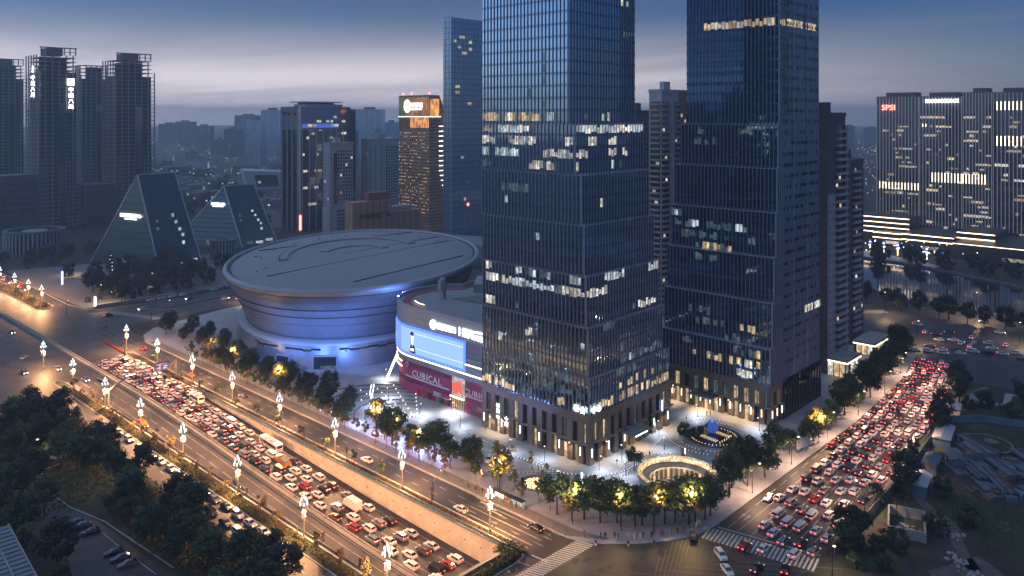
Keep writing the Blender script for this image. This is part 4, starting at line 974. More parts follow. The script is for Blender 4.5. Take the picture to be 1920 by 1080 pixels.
text('四川农信', 4.6, 'letter_white', 'sign_letters', t, (x0 - .6, y0 + 17, 116.2), -PI / 2, .2, 'CENTER', 0, .98); text('SICHUAN RURAL CREDIT', 1.5, 'letter_white', 'sign_letters', t, (x0 - .6, y0 + 17, 113.6), -PI / 2, .2, 'CENTER', 0, .9)
for y in (y1 - 5, y1 - 17, y0 + 1): g = MB(); g.ball((x0 + 1, y, 128), .8, 8, 5); g.obj('beacon', 'beacon', t)
t = thing('glass_tower', 'blue glass tower partly hidden behind the left side of the tallest tower', 'tower'); x0, x1, y0, y1, h = 379.1, 424, 414.4, 422.8, 177.4
pb('glass_body', t, 'glass_blue', x0, y0, 0, x1, y1, h)
for i in range(31): pb('fin', t, 'fin', x0 + i * 1.5, y0 - .5, 0, x0 + .12 + i * 1.5, y0, h + .8)
for i in range(6): pb('fin', t, 'fin', x0 - .5, y0 + i * 1.5, 0, x0, y0 + .12 + i * 1.5, h + .8)
for k in range(1, 45): pb('floor_band', t, 'spandrel', x0 - .12, y0 - .12, k * 3.95, x1 + .1, y1, k * 3.95 + .55)
for a, b, z, m in ((2, 5, 160, 'room_warm'), (8, 13, 163, 'room_warm'), (6, 9, 156, 'room_warm'), (17, 20, 160, 'room_warm'), (17, 20, 155, 'room_warm'), (10, 15, 152, 'room_far'), (4, 8, 128, 'room_warm'), (4, 8, 124, 'room_warm'), (16, 20, 116, 'room_warm'), (3, 5, 108, 'room_dim'), (9, 12, 78, 'room_cool'), (14, 18, 60, 'room_dim'), (12, 14, 48, 'room_warm'), (15, 17, 44, 'letter_red')): pb('lit_window', t, m, x0 + a, y0 - .3, z, x0 + b, y0 - .14, z + 2)
# --- white folded building
t = thing('folded_building', 'white folded exhibition hall with slanting window left of the office block', 'building', (530, 968, 0), -.4)
MB().prism([(0, 0), (60, 0), (60, 40), (0, 40)], 0, 12).obj('base', 'white_clad', t)
mb = MB(); mb.add([(-4, -3, 12), (62, -3, 12), (62, 40, 12), (-4, 40, 12), (-9, -3, 37), (62, -3, 33), (62, 40, 33), (-9, 40, 37)], [(4, 5, 6, 7), (0, 1, 5, 4), (1, 2, 6, 5), (2, 3, 7, 6), (3, 0, 4, 7), (0, 3, 2, 1)]); mb.obj('folded_roof', 'white_clad', t)
mb = MB(); mb.quad((8, -3.1, 15), (36, -3.1, 15), (33, -3.1, 30), (4, -3.1, 31)); mb.obj('slanting_window', 'glass_dark', t); pb('lit_window', t, 'room_warm', 9, -3.4, 20, 13, -3.2, 23)
# --- riverside complex on the right
def river_block(label, y0, y1, h, sign=None, n=13, col_='glass_dark', warm=()):
    t = thing('riverside_tower', label, 'tower', (0, 0, 0), 0, 'riverside towers with pale fins')
    X = 745; pb('glass_body', t, col_, X, y0, 0, X + 30, y1, h)
    for i in range(n + 1): yy = y0 + (y1 - y0 - .5) * i / n; pb('fin', t, 'fin_lit', X - 1.2, yy, 14, X, yy + .45, h - .6)
    for k in range(1, int(h / 3.9)): pb('floor_band', t, 'spandrel', X - .12, y0, k * 3.9, X + .1, y1, k * 3.9 + .8)
    l = {'room_far': MB(), 'room_warm': MB(), 'room_white': MB()}
    for k in range(2, int(h / 3.9) - 4):
        for _ in range(R.choice((0, 1, 1, 2, 3))):
            a = y0 + R.random() * (y1 - y0) * .8; b = min(y1 - .6, a + R.choice((1.5, 2, 3, 5, 9)))
            l[R.choice(list(l))].box(X - .3, a, k * 3.9 + .9, X - .13, b, k * 3.9 + R.uniform(2, 3.2))
    for k_, mb in l.items():
        if mb.f: stuff('lit_windows', mb, k_, t)
    for z0, z1, f0, f1 in warm:
        for i in range(n + 1):
            f = i / n
            if f0 <= 1 - f <= f1: yy = y0 + (y1 - y0 - .5) * i / n; pb('lit_fin', t, 'strip_hot', X - 1.32, yy - .05, z0, X - 1.21, yy + .5, z1)
    pb('roof_plant', t, 'res_wall_dark', X + 6, y0 + 5, h, X + 24, y1 - 6, h + 3.5)
    return t
b1 = river_block('riverside tower with red sign at its top left corner', 217, 252, 125.5, warm=((44, 50, .05, 1),)); b2 = river_block('riverside tower with white roof lettering', 183.5, 216.4, 125, warm=((52, 60, .25, 1), (99, 101.5, .05, .2)))
b3 = river_block('riverside tower just right of the one with white roof lettering', 161.5, 182.8, 128, n=9, warm=((52, 60, 0, .8),)); b4 = river_block('riverside tower at the right picture edge with warm lit crown fins', 118, 160.8, 127.6, n=15, warm=((84, 92, .05, 1), (113, 120, .05, .7)))
s = thing('roof_sign', 'red glowing sign on the riverside tower', 'sign', (743, 241.5, 113.5)); text('SPSI', 6.6, 'letter_red', 'letters', s, (0, 0, 0), -PI / 2, .4, 'CENTER', 0, 1.05)
s = thing('roof_sign', 'white glowing roof lettering on the riverside tower', 'sign', (743, 198.5, 119.5)); text('FRASER RESIDENCE', 4.4, 'letter_white', 'letters', s, (0, 0, 0), -PI / 2, .4, 'CENTER', 0, .68)
t = thing('riverside_podium', 'low terraced podium outlined with warm light lines below the riverside towers', 'building')
for i, (x0, x1, y0, y1, h) in enumerate(((715, 745, 216, 262, 22), (700, 745, 214, 240, 11), (690, 745, 176, 214, 13), (700, 745, 150, 176, 17), (672, 745, 90, 172, 12))):
    pb('storey_block', t, 'stone_dark', x0, y0, 0, x1, y1, h)
    for k in range(1, 3 + (i == 0) * 2): z = h - (k - 1) * 4.2 - .6; pb('light_line', t, 'strip_warm' if i < 4 else 'strip_hot', x0 - .4, y0 - .2, z, x0 - .05, y1, z + (.55 if i < 4 else .4)) if (i < 4 or k == 1) else None
    pb('shop_glow', t, 'room_far', x0 - .25, y0 + (y1 - y0) * .2, 2, x0 - .06, y0 + (y1 - y0) * .6, 4.5)
# --- low blocks and groves between the wedges and the far city
LB = []
for i in range(46):
    D = R.uniform(820, 1650); q = R.uniform(-.44, -.24); LB.append((math.cos(VIEW) * D + math.sin(VIEW) * q * D, math.sin(VIEW) * D - math.cos(VIEW) * q * D, q))
LB = [b for b in LB if not (b[0] < 390 and b[1] < 900) and not (400 < b[0] < 640 and 640 < b[1] < 720) and not (500 < b[0] < 620 and 930 < b[1] < 1040)]
for i, (x, y, q) in enumerate(sorted(LB, key=lambda b: b[0] ** 2 + b[1] ** 2)):
    t = thing('low_block', f'low building on the plain behind the glass wedges, {ordn(i + 1)} from the nearest', 'building', (x, y, 0), R.choice((0, .3, -.3, .8)), 'low blocks behind the wedges')
    wd, dp, h = R.uniform(16, 46), R.uniform(12, 26), R.uniform(7, 20); pb('wall', t, R.choice(('res_wall', 'far_wall', 'concrete', 'res_wall_dark')), 0, 0, 0, wd, dp, h); pb('roof_parapet', t, 'concrete_dark', -.3, -.3, h, wd + .3, dp + .3, h + .9); pb('roof_plant', t, 'tin', wd * .3, dp * .3, h + .9, wd * .5, dp * .6, h + 3)
    wins(t, 'windows', 0, wd, 0, dp, 1, h - .6, 4.2, 3.6, 2.6, 1.8, .16)
rowt_far = [(R.uniform(390, 760), R.uniform(700, 1250)) for _ in range(60)]
# --- far city fading into the haze
fi = 0
FAR = [  # kind, place, width, height
       ('slab', 907, 2102, 25.2, -32.0), ('slab', 739, 1697, 34.0, -30.3), ('slab', 1264, 2890, 69.6, 80.9), ('slab', 1022, 2272, 49.1, -17.7), ('slab', 738, 1624, 15.4, -21.8),
       ('slab', 1349, 2946, 72.0, 88.0), ('slab', 911, 1951, 29.3, 18.7), ('slab', 1164, 2412, 50.0, 78.0), ('slab', 1077, 2139, 24.0, 42.0), ('slab', 1054, 2018, 43.0, 73.6),
       ('slab', 1178, 2179, 28.2, 45.3), ('slab', 1460, 2681, 100.5, 111.9), ('glass', 892, 1607, 35.0, 99.8), ('slab', 970, 1743, 27.9, 16.8), ('glass', 996, 1715, 48.1, 123.2),
       ('slab', 1008, 1410, 14.7, 76.3), ('glass', 1093, 1465, 63.6, 123.6), ('glass', 1252, 1589, 37.3, 93.3), ('slab', 1260, 849, 23.0, 86.0), ('slab', 2646, 980, 24.3, 76.8),
       ('slab', 2904, 998, 56.0, 66.9)]
NMF = {'slab': 'hazy_apartment_block', 'glass': 'hazy_glass_tower'}
cnt = {'slab': 0, 'glass': 0}
for kind, X, Y, wd, h in FAR:
    cnt[kind] += 1
    t = thing(NMF[kind], f"{'blue glass tower' if kind == 'glass' else 'grey apartment block'} fading into the haze, {ordn(cnt[kind])} of its kind from the left", 'tower', (X, Y, 0), VIEW - PI / 2 + R.uniform(-.25, .25), 'hazy far towers')
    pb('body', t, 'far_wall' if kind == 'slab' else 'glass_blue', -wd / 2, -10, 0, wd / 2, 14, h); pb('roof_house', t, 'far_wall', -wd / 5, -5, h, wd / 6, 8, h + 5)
    for i in range(int(wd / 7)): pb('pier', t, 'far_wall' if kind == 'slab' else 'fin', -wd / 2 + i * 7, -10.8, 0, -wd / 2 + 2 + i * 7, -10, h - 1)
    l1 = MB()
    for k in range(int(wd * h / 260)): x = R.uniform(-wd / 2 + 1, wd / 2 - 3); z = 4 + 3.6 * int(R.random() * max(1, (h - 8) / 3.6)); l1.box(x, -11, z, x + R.choice((1.6, 2.4, 5)), -10.85, z + 1.6)
    if l1.f: stuff('lit_windows', l1, 'room_hazy', t)
# ============================================================ STREET LAMPS
def blossom_lamp():
    t = thing('street_lamp', 'lamp', 'street lamp', (0, 0, 0), 0, 'blossom street lamps along the main road')
    MB().lathe([(.42, 0), (.42, .7), (.3, .9), (.28, 1.0)], 12).obj('plinth', 'concrete', t)
    MB().lathe([(.24, 1.0), (.2, 4), (.16, 8.4), (.14, 10.4)], 10).obj('pole', 'pole_paint', t)
    b = MB().box(-.06, -.42, 0, .06, .42, 1.7).mesh('banner', 'sign_white')
    ob('banner', b, t, (.55, 0, 5.6)); ob('banner', b, t, (-.55, 0, 5.6))
    arm = MB(); arm.tube((0, 0, 0), (.9, 0, .25), .06, .05, 6); arm.tube((.9, 0, .25), (1.0, 0, .7), .05, .05, 6); am = arm.mesh('arm', 'pole_paint')
    bulb = MB().lathe([(.08, 0), (.18, .2), (.2, .5), (.15, .78), (.02, .95)], 10).mesh('bulb', 'bulb', True)
    for k in range(6):
        a = k * PI / 3 + .2; ob('arm', am, t, (0, 0, 8.3), a); ob('bulb', bulb, t, (1.0 * math.cos(a), 1.0 * math.sin(a), 8.95))
    for k in range(3): a = k * 2 * PI / 3; ob('bulb', bulb, t, (.58 * math.cos(a), .58 * math.sin(a), 10.15))
    ob('bulb', bulb, t, (0, 0, 11.0))
    light('lamp_light', t, 'SPOT', (0, 0, 8.0), LAMP_W, (1, .47, .19), 1.0, 175, .12)
    return t
LAMP_W = 42000
lamp0 = blossom_lamp()
def ordlab(n): return ordn(n)
near_l = [144, 178.1, 212.2, 246.9, 279.3, 311, 344.6, 380.4]; far_l = [146.4, 182.1, 215.7, 249.1, 282.6, 315.6, 349, 382.4]
for i, y in enumerate(near_l): dup(lamp0, (112.2, y, .1), R.uniform(0, 1), f'blossom street lamp on the near verge, {ordn(i + 1)} from the bottom edge')
for i, y in enumerate(far_l):
    if i == 0: lamp0.location = (147.6, y, .1); lamp0['label'] = 'blossom street lamp on the median nearest the corner junction'
    else: dup(lamp0, (147.3, y, .1), R.uniform(0, 1), f'blossom street lamp on the median beside the side road, {ordn(i + 1)} from the junction')
for i, y in enumerate((508, 532, 559, 590)): dup(lamp0, (149, y, .1), R.uniform(0, 1), f'blossom street lamp on the planted island beyond the left junction, {ordn(i + 1)} nearest')
dup(lamp0, (112, 430, 0), .4, 'blossom street lamp standing alone left of the far junction') if False else None
def post_lamp(label, x, y, h, power, c, group, arm=1.2, rz=0, head='strip_hot', sz=.35, kind='SPOT'):
    t = thing('post_lamp', label, 'street lamp', (x, y, .1), rz, group)
    MB().lathe([(.16, 0), (.1, .8), (.07, h)], 8).obj('pole', 'dark_metal', t)
    if arm: g = MB(); g.tube((0, 0, h), (arm, 0, h + .25), .06, .05, 6); g.obj('arm', 'dark_metal', t)
    g = MB(); g.lathe([(.05, .18), (sz, .12), (sz, 0), (.02, -.04)], 10); g.obj('lamp_head', head, t, loc=(arm, 0, h + .1))
    light('lamp_light', t, kind, (arm, 0, h - .3), power, c, .3, 150, .6)
    return t
WARM = (1, .66, .34); GOLD = (1, .62, .22); COOL = (.78, .88, 1.)
for lab, x, y, h, pw in (('warm lamp among the trees behind the square', 215, 520, 7, 5000), ('warm lamp among the trees below the smaller wedge', 268, 500, 7, 5000), ('warm lamp at the far side of the square', 190, 590, 8, 6000), ('bright warm mast lamp by the square left of the arena', 172, 486, 11, 12000), ('bright warm mast lamp on the riverside road', 478, 111, 14, 26000), ('second warm mast lamp on the riverside road', 455, 150, 12, 12000),
                         ('tall single lamp beside the drive at the lower left', 77.7, 273, 9, 900), ('small warm lamp at the lower right corner', 189, 74, 6, 2200), ('warm lamp by the small kiosk on the side street', 232, 432, 9, 9000), ('warm lamp further along the side street', 300, 450, 9, 9000), ('warm lamp at the start of the side street', 186, 428, 9, 5000)):
    post_lamp(lab, x, y, h, pw, WARM, 'mast lamps')
# small pavement lamps hidden in the trees that gild their leaves
GOLDEN = sorted(((164.5, 336), (166, 320), (165.5, 282), (165, 218), (163.6, 158.5), (165, 133), (171.2, 121.6), (176.4, 115), (162.8, 193), (163.4, 205), (262, 107), (184.6, 109.4)), key=lambda q: q[0] ** 2 + q[1] ** 2)
for i, (x, y) in enumerate(GOLDEN):
    post_lamp(f'golden pavement lamp among the roadside trees, {ordn(i + 1)} from the nearest', x, y, 9.4, 6000, GOLD, 'golden pavement lamps', .7, R.uniform(-1, 1), sz=.22, kind='POINT')
# lamps along the cross street and the bank
for i, x in enumerate((214, 240, 268, 296, 326, 356)): post_lamp(f'lamp on the left kerb of the jammed cross street, {ordn(i + 1)} from the corner', x, 106.6 + max(0, (x - 320) * .12), 9, 12000, (1, .58, .36), 'cross street lamps', 2.2, -PI / 2)
for i, (x, y) in enumerate(((420, 62), (440, 84), (410, 120), (452, 185))): post_lamp(f'warm lamp over the wide riverside junction, {ordn(i + 1)} of the group', x, y, 10, 9000, WARM, 'riverside junction lamps', 1.4)
for i, x in enumerate((222, 252, 282, 312, 342)): post_lamp(f'added lamp on the right kerb of the jammed cross street, {ordn(i + 1)} from the corner', x, 78.2 + max(0, (x - 250) * .13), 9, 14000, (1, .58, .36), 'cross street lamps', 2.2, PI / 2)  # right kerb row added to throw warm light on the queuing cars
# cool plaza lamps
PL = [(203, 262, 5200), (190, 243, 5200), (183, 232, 5200), (187, 221, 5200), (196, 214, 4200), (190, 203, 2600), (189.5, 164, 2600), (196, 147.6, 2600), (207, 147, 2600), (232, 149.5, 2800), (222, 141, 2200), (198.4, 139.5, 2200), (218.6, 120, 2200), (255, 148, 3600), (258, 126, 2600), (186, 176, 2200), (180, 150, 1800)]
for i, (x, y, pw) in enumerate(sorted(PL, key=lambda q: (q[0] - 200) ** 2 + (q[1] - 250) ** 2)):
    t = post_lamp(f'slim cool white plaza lamp, {ordn(i + 1)} from the round end of the mall', x, y, 4.2, pw * .7, COOL, 'cool plaza lamps', .5, R.uniform(0, 6), 'strip_white', .2)
for i, (x, y) in enumerate(((167.5, 232), (166.8, 220), (168, 209), (168.6, 199), (170.5, 191))):
    t = thing('blue_bollard', f'short blue bollard light between roadside trees, {ordn(i + 1)} from the arena side', 'bollard', (x, y, .13), 0, 'blue bollard lights')
    MB().lathe([(.12, 0), (.12, .9)], 8).obj('post', 'dark_metal', t); MB().lathe([(.13, .9), (.13, 1.2)], 8).obj('lens', 'strip_blue', t); light('bollard_light', t, 'POINT', (0, 0, 1.7), 2600, (.28, .40, 1), .3)
# added blue fill spots standing in for screen light reflected on the arena
for i, (x, y, z, tx, ty, tz, pw) in enumerate(((213, 262.6, 34.2, 232, 300, 10, 14000), (207.5, 258, 34.2, 214, 305, 8, 12000), (189, 269, 13, 222, 290, 15, 42000), (178, 282, 13, 206, 306, 15, 42000), (170, 300, 13, 196, 322, 14, 26000))):
    t = thing('added_fill', f'added blue fill light aimed at the arena bowl, {ordn(i + 1)} counted from the mall roof', 'added_fill', (x, y, z if z > 10 else .1), 0, 'added blue arena fill lights')
    q = 0 if z > 10 else z
    MB().box(-.3, -.2, q + .3, .3, .2, q + .9).obj('housing', 'dark_metal', t); MB().box(-.25, .2, q + .4, .25, .26, q + .8).obj('lens', 'strip_blue', t); MB().lathe([(.12, 0), (.08, q + .4)], 8).obj('mast', 'dark_metal', t)
    light('added_fill_spot', t, 'SPOT', (0, .5, q + .6), pw, (.17, .33, 1.), .4, 120, .9, (tx - x, ty - y, tz - z))
# warm wash at the foot of the towers
def downlight(label, x, y, z, pw, c, size=120):
    t = thing('ceiling_spot', label, 'lamp', (x, y, z), 0, 'entrance spots'); MB().lathe([(.2, 0), (.2, .2)], 10).obj('housing', 'strip_hot', t); light('spot_light', t, 'SPOT', (0, 0, -.1), pw, c, .3, size, .6)
for lab, x, y, z, pw, c in (('warm spot below the tallest tower entrance canopy', 218, 147, 5.2, 2600, WARM), ('warm spot over the left shop of the tallest tower', 194.6, 193, 5, 1600, WARM), ('warm spot over the middle shop of the tallest tower', 194.6, 187, 5, 1600, WARM), ('warm spot at the near corner of the tallest tower', 194.4, 158, 6, 1600, WARM),
                            ('warm spot right of the corner of the tallest tower', 203, 150, 6, 1600, WARM), ('warm spot at the far end of the tallest tower entrance side', 238, 149.8, 6, 2000, WARM), ('warm spot below the right tower entrance canopy', 261, 150, 5, 4200, WARM), ('warm spot at the left end of the right tower', 262.6, 163, 6, 3000, WARM),
                            ('warm spot near the corner of the right tower', 262.6, 132, 6, 3000, WARM), ('warm spot between the entrance and corner of the right tower', 262.6, 140, 6, 3000, WARM), ('white spot over the screen mall entrance', 196.8, 215.6, 5, 2600, (1, .9, .8)), ('warm spot below the eaves of the corner shop row', 336, 123, 6, 2200, WARM), ('warm spot below the eaves of the shop pavilion', 380, 126, 5, 2200, WARM)):
    downlight(lab, x, y, z, pw, c)
# ============================================================ VEHICLES (nose points to local +Y)
def loft(mb, secs, m=0):
    """secs: (y, half width, bottom, top, chamfer)"""
    n = 6; vs = []
    for y, wd, zb, zt, ch in secs: vs += [(-wd, y, zb), (-wd, y, zt - ch), (-wd + ch, y, zt), (wd - ch, y, zt), (wd, y, zt - ch), (wd, y, zb)]
    fs = [(k * n + i, k * n + (i + 1) % n, (k + 1) * n + (i + 1) % n, (k + 1) * n + i)[::-1] for k in range(len(secs) - 1) for i in range(n)]
    fs += [tuple(range(n)), tuple(range((len(secs) - 1) * n, len(secs) * n))[::-1]]
    mb.add(vs, fs, m)
def frustum(mb, yb0, yb1, wb, zb, yt0, yt1, wt, zt, m=0):
    mb.add([(-wb, yb0, zb), (wb, yb0, zb), (wb, yb1, zb), (-wb, yb1, zb), (-wt, yt0, zt), (wt, yt0, zt), (wt, yt1, zt), (-wt, yt1, zt)], [(4, 5, 6, 7), (0, 1, 5, 4), (1, 2, 6, 5), (2, 3, 7, 6), (3, 0, 4, 7)], m)
def shape(kind):
    b = MB(); g = MB()
    if kind == 'sedan':
        loft(b, [(-2.3, .74, .38, .80, .1), (-2.22, .84, .24, .98, .12), (-1.5, .9, .2, 1.02, .14), (.9, .9, .2, .98, .14), (1.9, .86, .22, .86, .14), (2.22, .76, .26, .72, .12), (2.3, .66, .36, .62, .08)])
        frustum(g, -1.95, 1.05, .80, .97, -1.25, .25, .62, 1.43); frustum(b, -1.28, .28, .64, 1.42, -1.1, .1, .58, 1.475)
        for s in (-1, 1): b.tube((s * .66, .23, 1.42), (s * .82, 1.0, .97), .045, .05, 5); b.tube((s * .66, -1.23, 1.42), (s * .82, -1.9, .97), .05, .08, 5); b.box(s * .62 - .05, -.42, .97, s * .78 + .05 if s > 0 else s * .62 + .05, -.34, 1.43) if False else None
        tl, hl, wy = (.56, -2.29, .82), (.56, 2.22, .64), (-1.4, 1.42)
    elif kind == 'suv':
        loft(b, [(-2.25, .8, .4, 1.0, .1), (-2.18, .9, .3, 1.12, .1), (1.0, .92, .28, 1.1, .14), (1.9, .9, .28, 1.0, .14), (2.25, .8, .34, .82, .12)])
        frustum(g, -2.12, 1.2, .84, 1.08, -1.85, .5, .68, 1.62); frustum(b, -1.9, .53, .7, 1.61, -1.75, .35, .64, 1.7)
        for s in (-1, 1): b.tube((s * .7, .48, 1.6), (s * .86, 1.15, 1.08), .05, .06, 5); b.tube((s * .7, -1.85, 1.6), (s * .86, -2.1, 1.08), .07, .1, 5)
        tl, hl, wy = (.62, -2.25, 1.0), (.62, 2.2, .78), (-1.38, 1.4)
    elif kind == 'van':
        loft(b, [(-2.45, .86, .35, 1.86, .16), (1.3, .88, .3, 1.9, .18), (1.75, .88, .3, 1.5, .16), (2.3, .84, .32, 1.0, .14), (2.5, .76, .38, .8, .1)])
        frustum(g, -2.47, 1.95, .885, 1.15, -2.46, 1.45, .87, 1.62)
        tl, hl, wy = (.68, -2.44, .95), (.62, 2.46, .68), (-1.5, 1.6)
    return b, g, tl, hl, wy
CAR = {}
whl = MB(); whl.tube((-.1, 0, 0), (.1, 0, 0), .31, .31, 12, 0); whl.tube((-.11, 0, 0), (.11, 0, 0), .17, .17, 8, 1); whl = whl.mesh('wheel', ['rubber', 'rim'])
mat('tail_off', (.18, .01, .01), .3)
TLM = {k: MB().box(-.2, -.04, -.09, .2, .05, .09).mesh('taillight', k) for k in ('tail', 'tail_dim', 'tail_off')}
mat('lamp_off', (.5, .5, .5), .2); glow_mat('head_soft', (1, .95, .85), 3)
HLM = {k: MB().box(-.17, -.05, -.07, .17, .06, .07).mesh('headlight', k) for k in ('head', 'lamp_off', 'head_soft')}
PLATE = MB().box(-.25, -.03, -.07, .25, .02, .07).mesh('number_plate', 'sign_blue')
def car(kind, colour, loc, rz, label, group, lights='tail', pitch=0):
    key = (kind, colour)
    if key not in CAR:
        b, g, tl, hl, wy = shape(kind)
        CAR[key] = (b.mesh(kind, 'car_' + colour), CAR.get(('g', kind)) or g.mesh('windows', 'car_glass'), tl, hl, wy); CAR[('g', kind)] = CAR[key][1]
    bm, gm, tl, hl, wy = CAR[key]
    r = ob({'sedan': 'sedan', 'suv': 'estate_car', 'van': 'van'}[kind], bm, None, loc); r.rotation_euler = (pitch, 0, rz); tag(r, label, 'car' if kind != 'van' else 'van', group)
    ob('windows', gm, r)
    for s in (-1, 1):
        for y in wy: ob('wheel', whl, r, (s * .8, y, .31))
        ob('taillight', TLM['tail' if lights == 'tail' else 'tail_dim' if lights == 'head' else 'tail_off'], r, (s * tl[0], tl[1], tl[2])); ob('headlight', HLM['head' if lights == 'head' else 'head_soft' if lights == 'tail' else 'lamp_off'], r, (s * hl[0], hl[1], hl[2]))
    return r
KINDS = ['sedan'] * 6 + ['suv'] * 5 + ['van']
COLS = ['white'] * 15 + ['silver'] * 4 + ['black'] * 3 + ['grey'] * 3 + ['red'] * 1 + ['brown', 'navy']
KW = {'sedan': 'sedan', 'suv': 'estate car', 'van': 'van'}
skipz = {}
def bus(label, loc, rz, pitch, length=9.5, city=True):
    t = thing('bus', label, 'bus', loc, rz, 'buses in the jam'); t.rotation_euler = (pitch, 0, rz)
    b = MB(); loft(b, [(-length / 2, 1.2, .35, 2.95, .15), (length / 2 - .1, 1.22, .35, 2.95, .15), (length / 2, 1.1, .5, 2.8, .15)]); b.obj('body', 'car_white', t)
    pb('side_windows', t, 'car_glass', -1.235, -length / 2 + .5, 1.4, 1.235, length / 2 - .6, 2.35); pb('rear_window', t, 'car_glass', -1, -length / 2 - .02, 1.6, 1, -length / 2 + .05, 2.5); pb('windscreen', t, 'car_glass', -1.05, length / 2 - .06, 1.2, 1.05, length / 2 + .02, 2.6)
    for y in (-1.5, 1.8): pb('roof_unit', t, 'sheet_white', -.7, y - .8, 2.95, .7, y + .8, 3.2)
    for s in (-1, 1):
        for y in (-length * .3, length * .3): ob('wheel', whl, t, (s * 1.08, y, .45)).scale = (1.4, 1.45, 1.45)
        ob('taillight', TLM['tail'], t, (s * .95, -length / 2 - .02, .95)); ob('headlight', HLM['head_soft'], t, (s * .9, length / 2 + .02, .8))
    pb('red_band', t, 'car_red', -1.23, -length / 2 - .03, .95 if city else .6, 1.23, length / 2 - .5, 1.15 if city else .7)
def truck(label, loc, rz, pitch, kind):
    t = thing('truck', label, 'truck', loc, rz, 'trucks in the jam'); t.rotation_euler = (pitch, 0, rz)
    pb('chassis', t, 'dark_metal', -1, -3.2, .55, 1, 3.2, .85)
    b = MB(); loft(b, [(1.7, 1.05, .6, 2.35, .12), (2.9, 1.05, .6, 2.3, .14), (3.3, 1.0, .6, 1.5, .12)]); b.obj('cab', 'car_white' if kind == 'box' else 'car_orange', t); pb('windscreen', t, 'car_glass', -.95, 2.85, 1.4, .95, 3.12, 2.1)
    if kind == 'box': pb('cargo_box', t, 'car_white', -1.15, -3.3, .9, 1.15, 1.6, 3.3)
    else:
        pb('load_bed', t, 'car_orange', -1.1, -3.3, .9, 1.1, 1.6, 1.1)
        for a in ((-1.1, -3.3, 1.1, -1.02, 1.6, 1.7), (1.02, -3.3, 1.1, 1.1, 1.6, 1.7), (-1.02, -3.3, 1.1, 1.02, -3.22, 1.7)): pb('side_board', t, 'car_orange', *a)
        pb('load', t, 'tarp', -.9, -2.8, 1.1, .9, .8, 2.0)
    for s in (-1, 1):
        for y in (-2, 2.3): ob('wheel', whl, t, (s * .95, y, .45)).scale = (1.4, 1.4, 1.4)
        ob('taillight', TLM['tail'], t, (s * .9, -3.34, .8)); ob('headlight', HLM['head_soft'], t, (s * .8, 3.32, .85))
def pitch_at(y): return math.atan2(zf(y + 2) - zf(y - 2), 4)
BIG = [(139.85, 296, 9, 'bus1'), (139.85, 242, 11, 'bus2'), (136.55, 191.5, 7, 'box'), (136.55, 229, 7, 'flat')]
for x, y, ln, k in BIG:
    l_ = (x, y, zf(y)); p_ = pitch_at(y)
    if k == 'bus1': bus('small white bus in the upper part of the sunken road jam', l_, 0, p_, 7.5, False)
    elif k == 'bus2': bus('long white city bus beside the start of the cream retaining wall', l_, 0, p_, 11)
    elif k == 'box': truck('white box truck in the sunken road jam', l_, 0, p_, 'box')
    else: truck('orange flatbed truck in the sunken road jam', l_, 0, p_, 'flat')
LNAME = ('lane beside the centre barrier', 'second lane from the centre barrier', 'third lane from the centre barrier', 'lane nearest the cream wall', 'extra turning lane under the wall')
for li, lx in enumerate((130.3, 133.3, 136.55, 139.85, 142.5)):
    y = 147 + R.uniform(0, 5); k = 0
    if li == 4: y = 300
    while y < (374 - (0, 2, 5, 3, 9)[li]):
        if not any(abs(bx - lx) < 1 and abs(by - y) < bl / 2 + 3.2 for bx, by, bl, _ in BIG):
            k += 1; kd, cl_ = R.choice(KINDS), R.choice(COLS)
            car(kd, cl_, (lx + R.uniform(-.35, .35), y, zf(y) + .01), R.uniform(-.03, .03), f'{cl_} {KW[kd]}, {LNAME[li]}, {ordn(k)} from the tunnel mouth', 'cars queuing in the sunken road', 'tail', pitch_at(y))
        y += (7.6 if y < 195 else 6.4 if y < 260 else 5.5) + R.random() * (2.6 if y < 230 else 1.0)
def lerp_tab(tab, x):
    for (a, b), (c, d) in zip(tab, tab[1:]):
        if a <= x <= c: return b + (d - b) * (x - a) / (c - a)
    return tab[-1][1]
LK = [(180, 105.2), (189, 105), (289, 104.5), (345, 107.5), (388, 113.5)]; RK = [(180, 79), (250, 80), (300, 83.5), (365, 93), (388, 98)]
SN = ('rightmost lane', 'second lane from the right', 'third lane from the right', 'fourth lane from the right', 'fifth lane from the right', 'sixth lane from the right', 'leftmost lane')
for li in range(7):
    x = 192 + R.uniform(0, 6) if li < 4 else (0, 0, 0, 0, 199, 216, 262)[li]; k = 0
    while x < 384:
        f = (li + .5) / 7.1; yy = lerp_tab(RK, x) + f * (lerp_tab(LK, x) - lerp_tab(RK, x)); y2 = lerp_tab(RK, x + 3) + f * (lerp_tab(LK, x + 3) - lerp_tab(RK, x + 3))
        k += 1; kd, cl_ = R.choice(KINDS), R.choice(COLS)
        car(kd, cl_, (x, yy + R.uniform(-.3, .3), .02), math.atan2(y2 - yy, 3) - PI / 2 + R.uniform(-.05, .05), f"{cl_} {KW[kd]}, cross street's {SN[li]}, {ordn(k)} from the stop line", 'cars queuing in the cross street', 'tail')
        x += (7.4 if x < 240 else 6.2) + R.random() * (3. if x < 240 else 1.4)
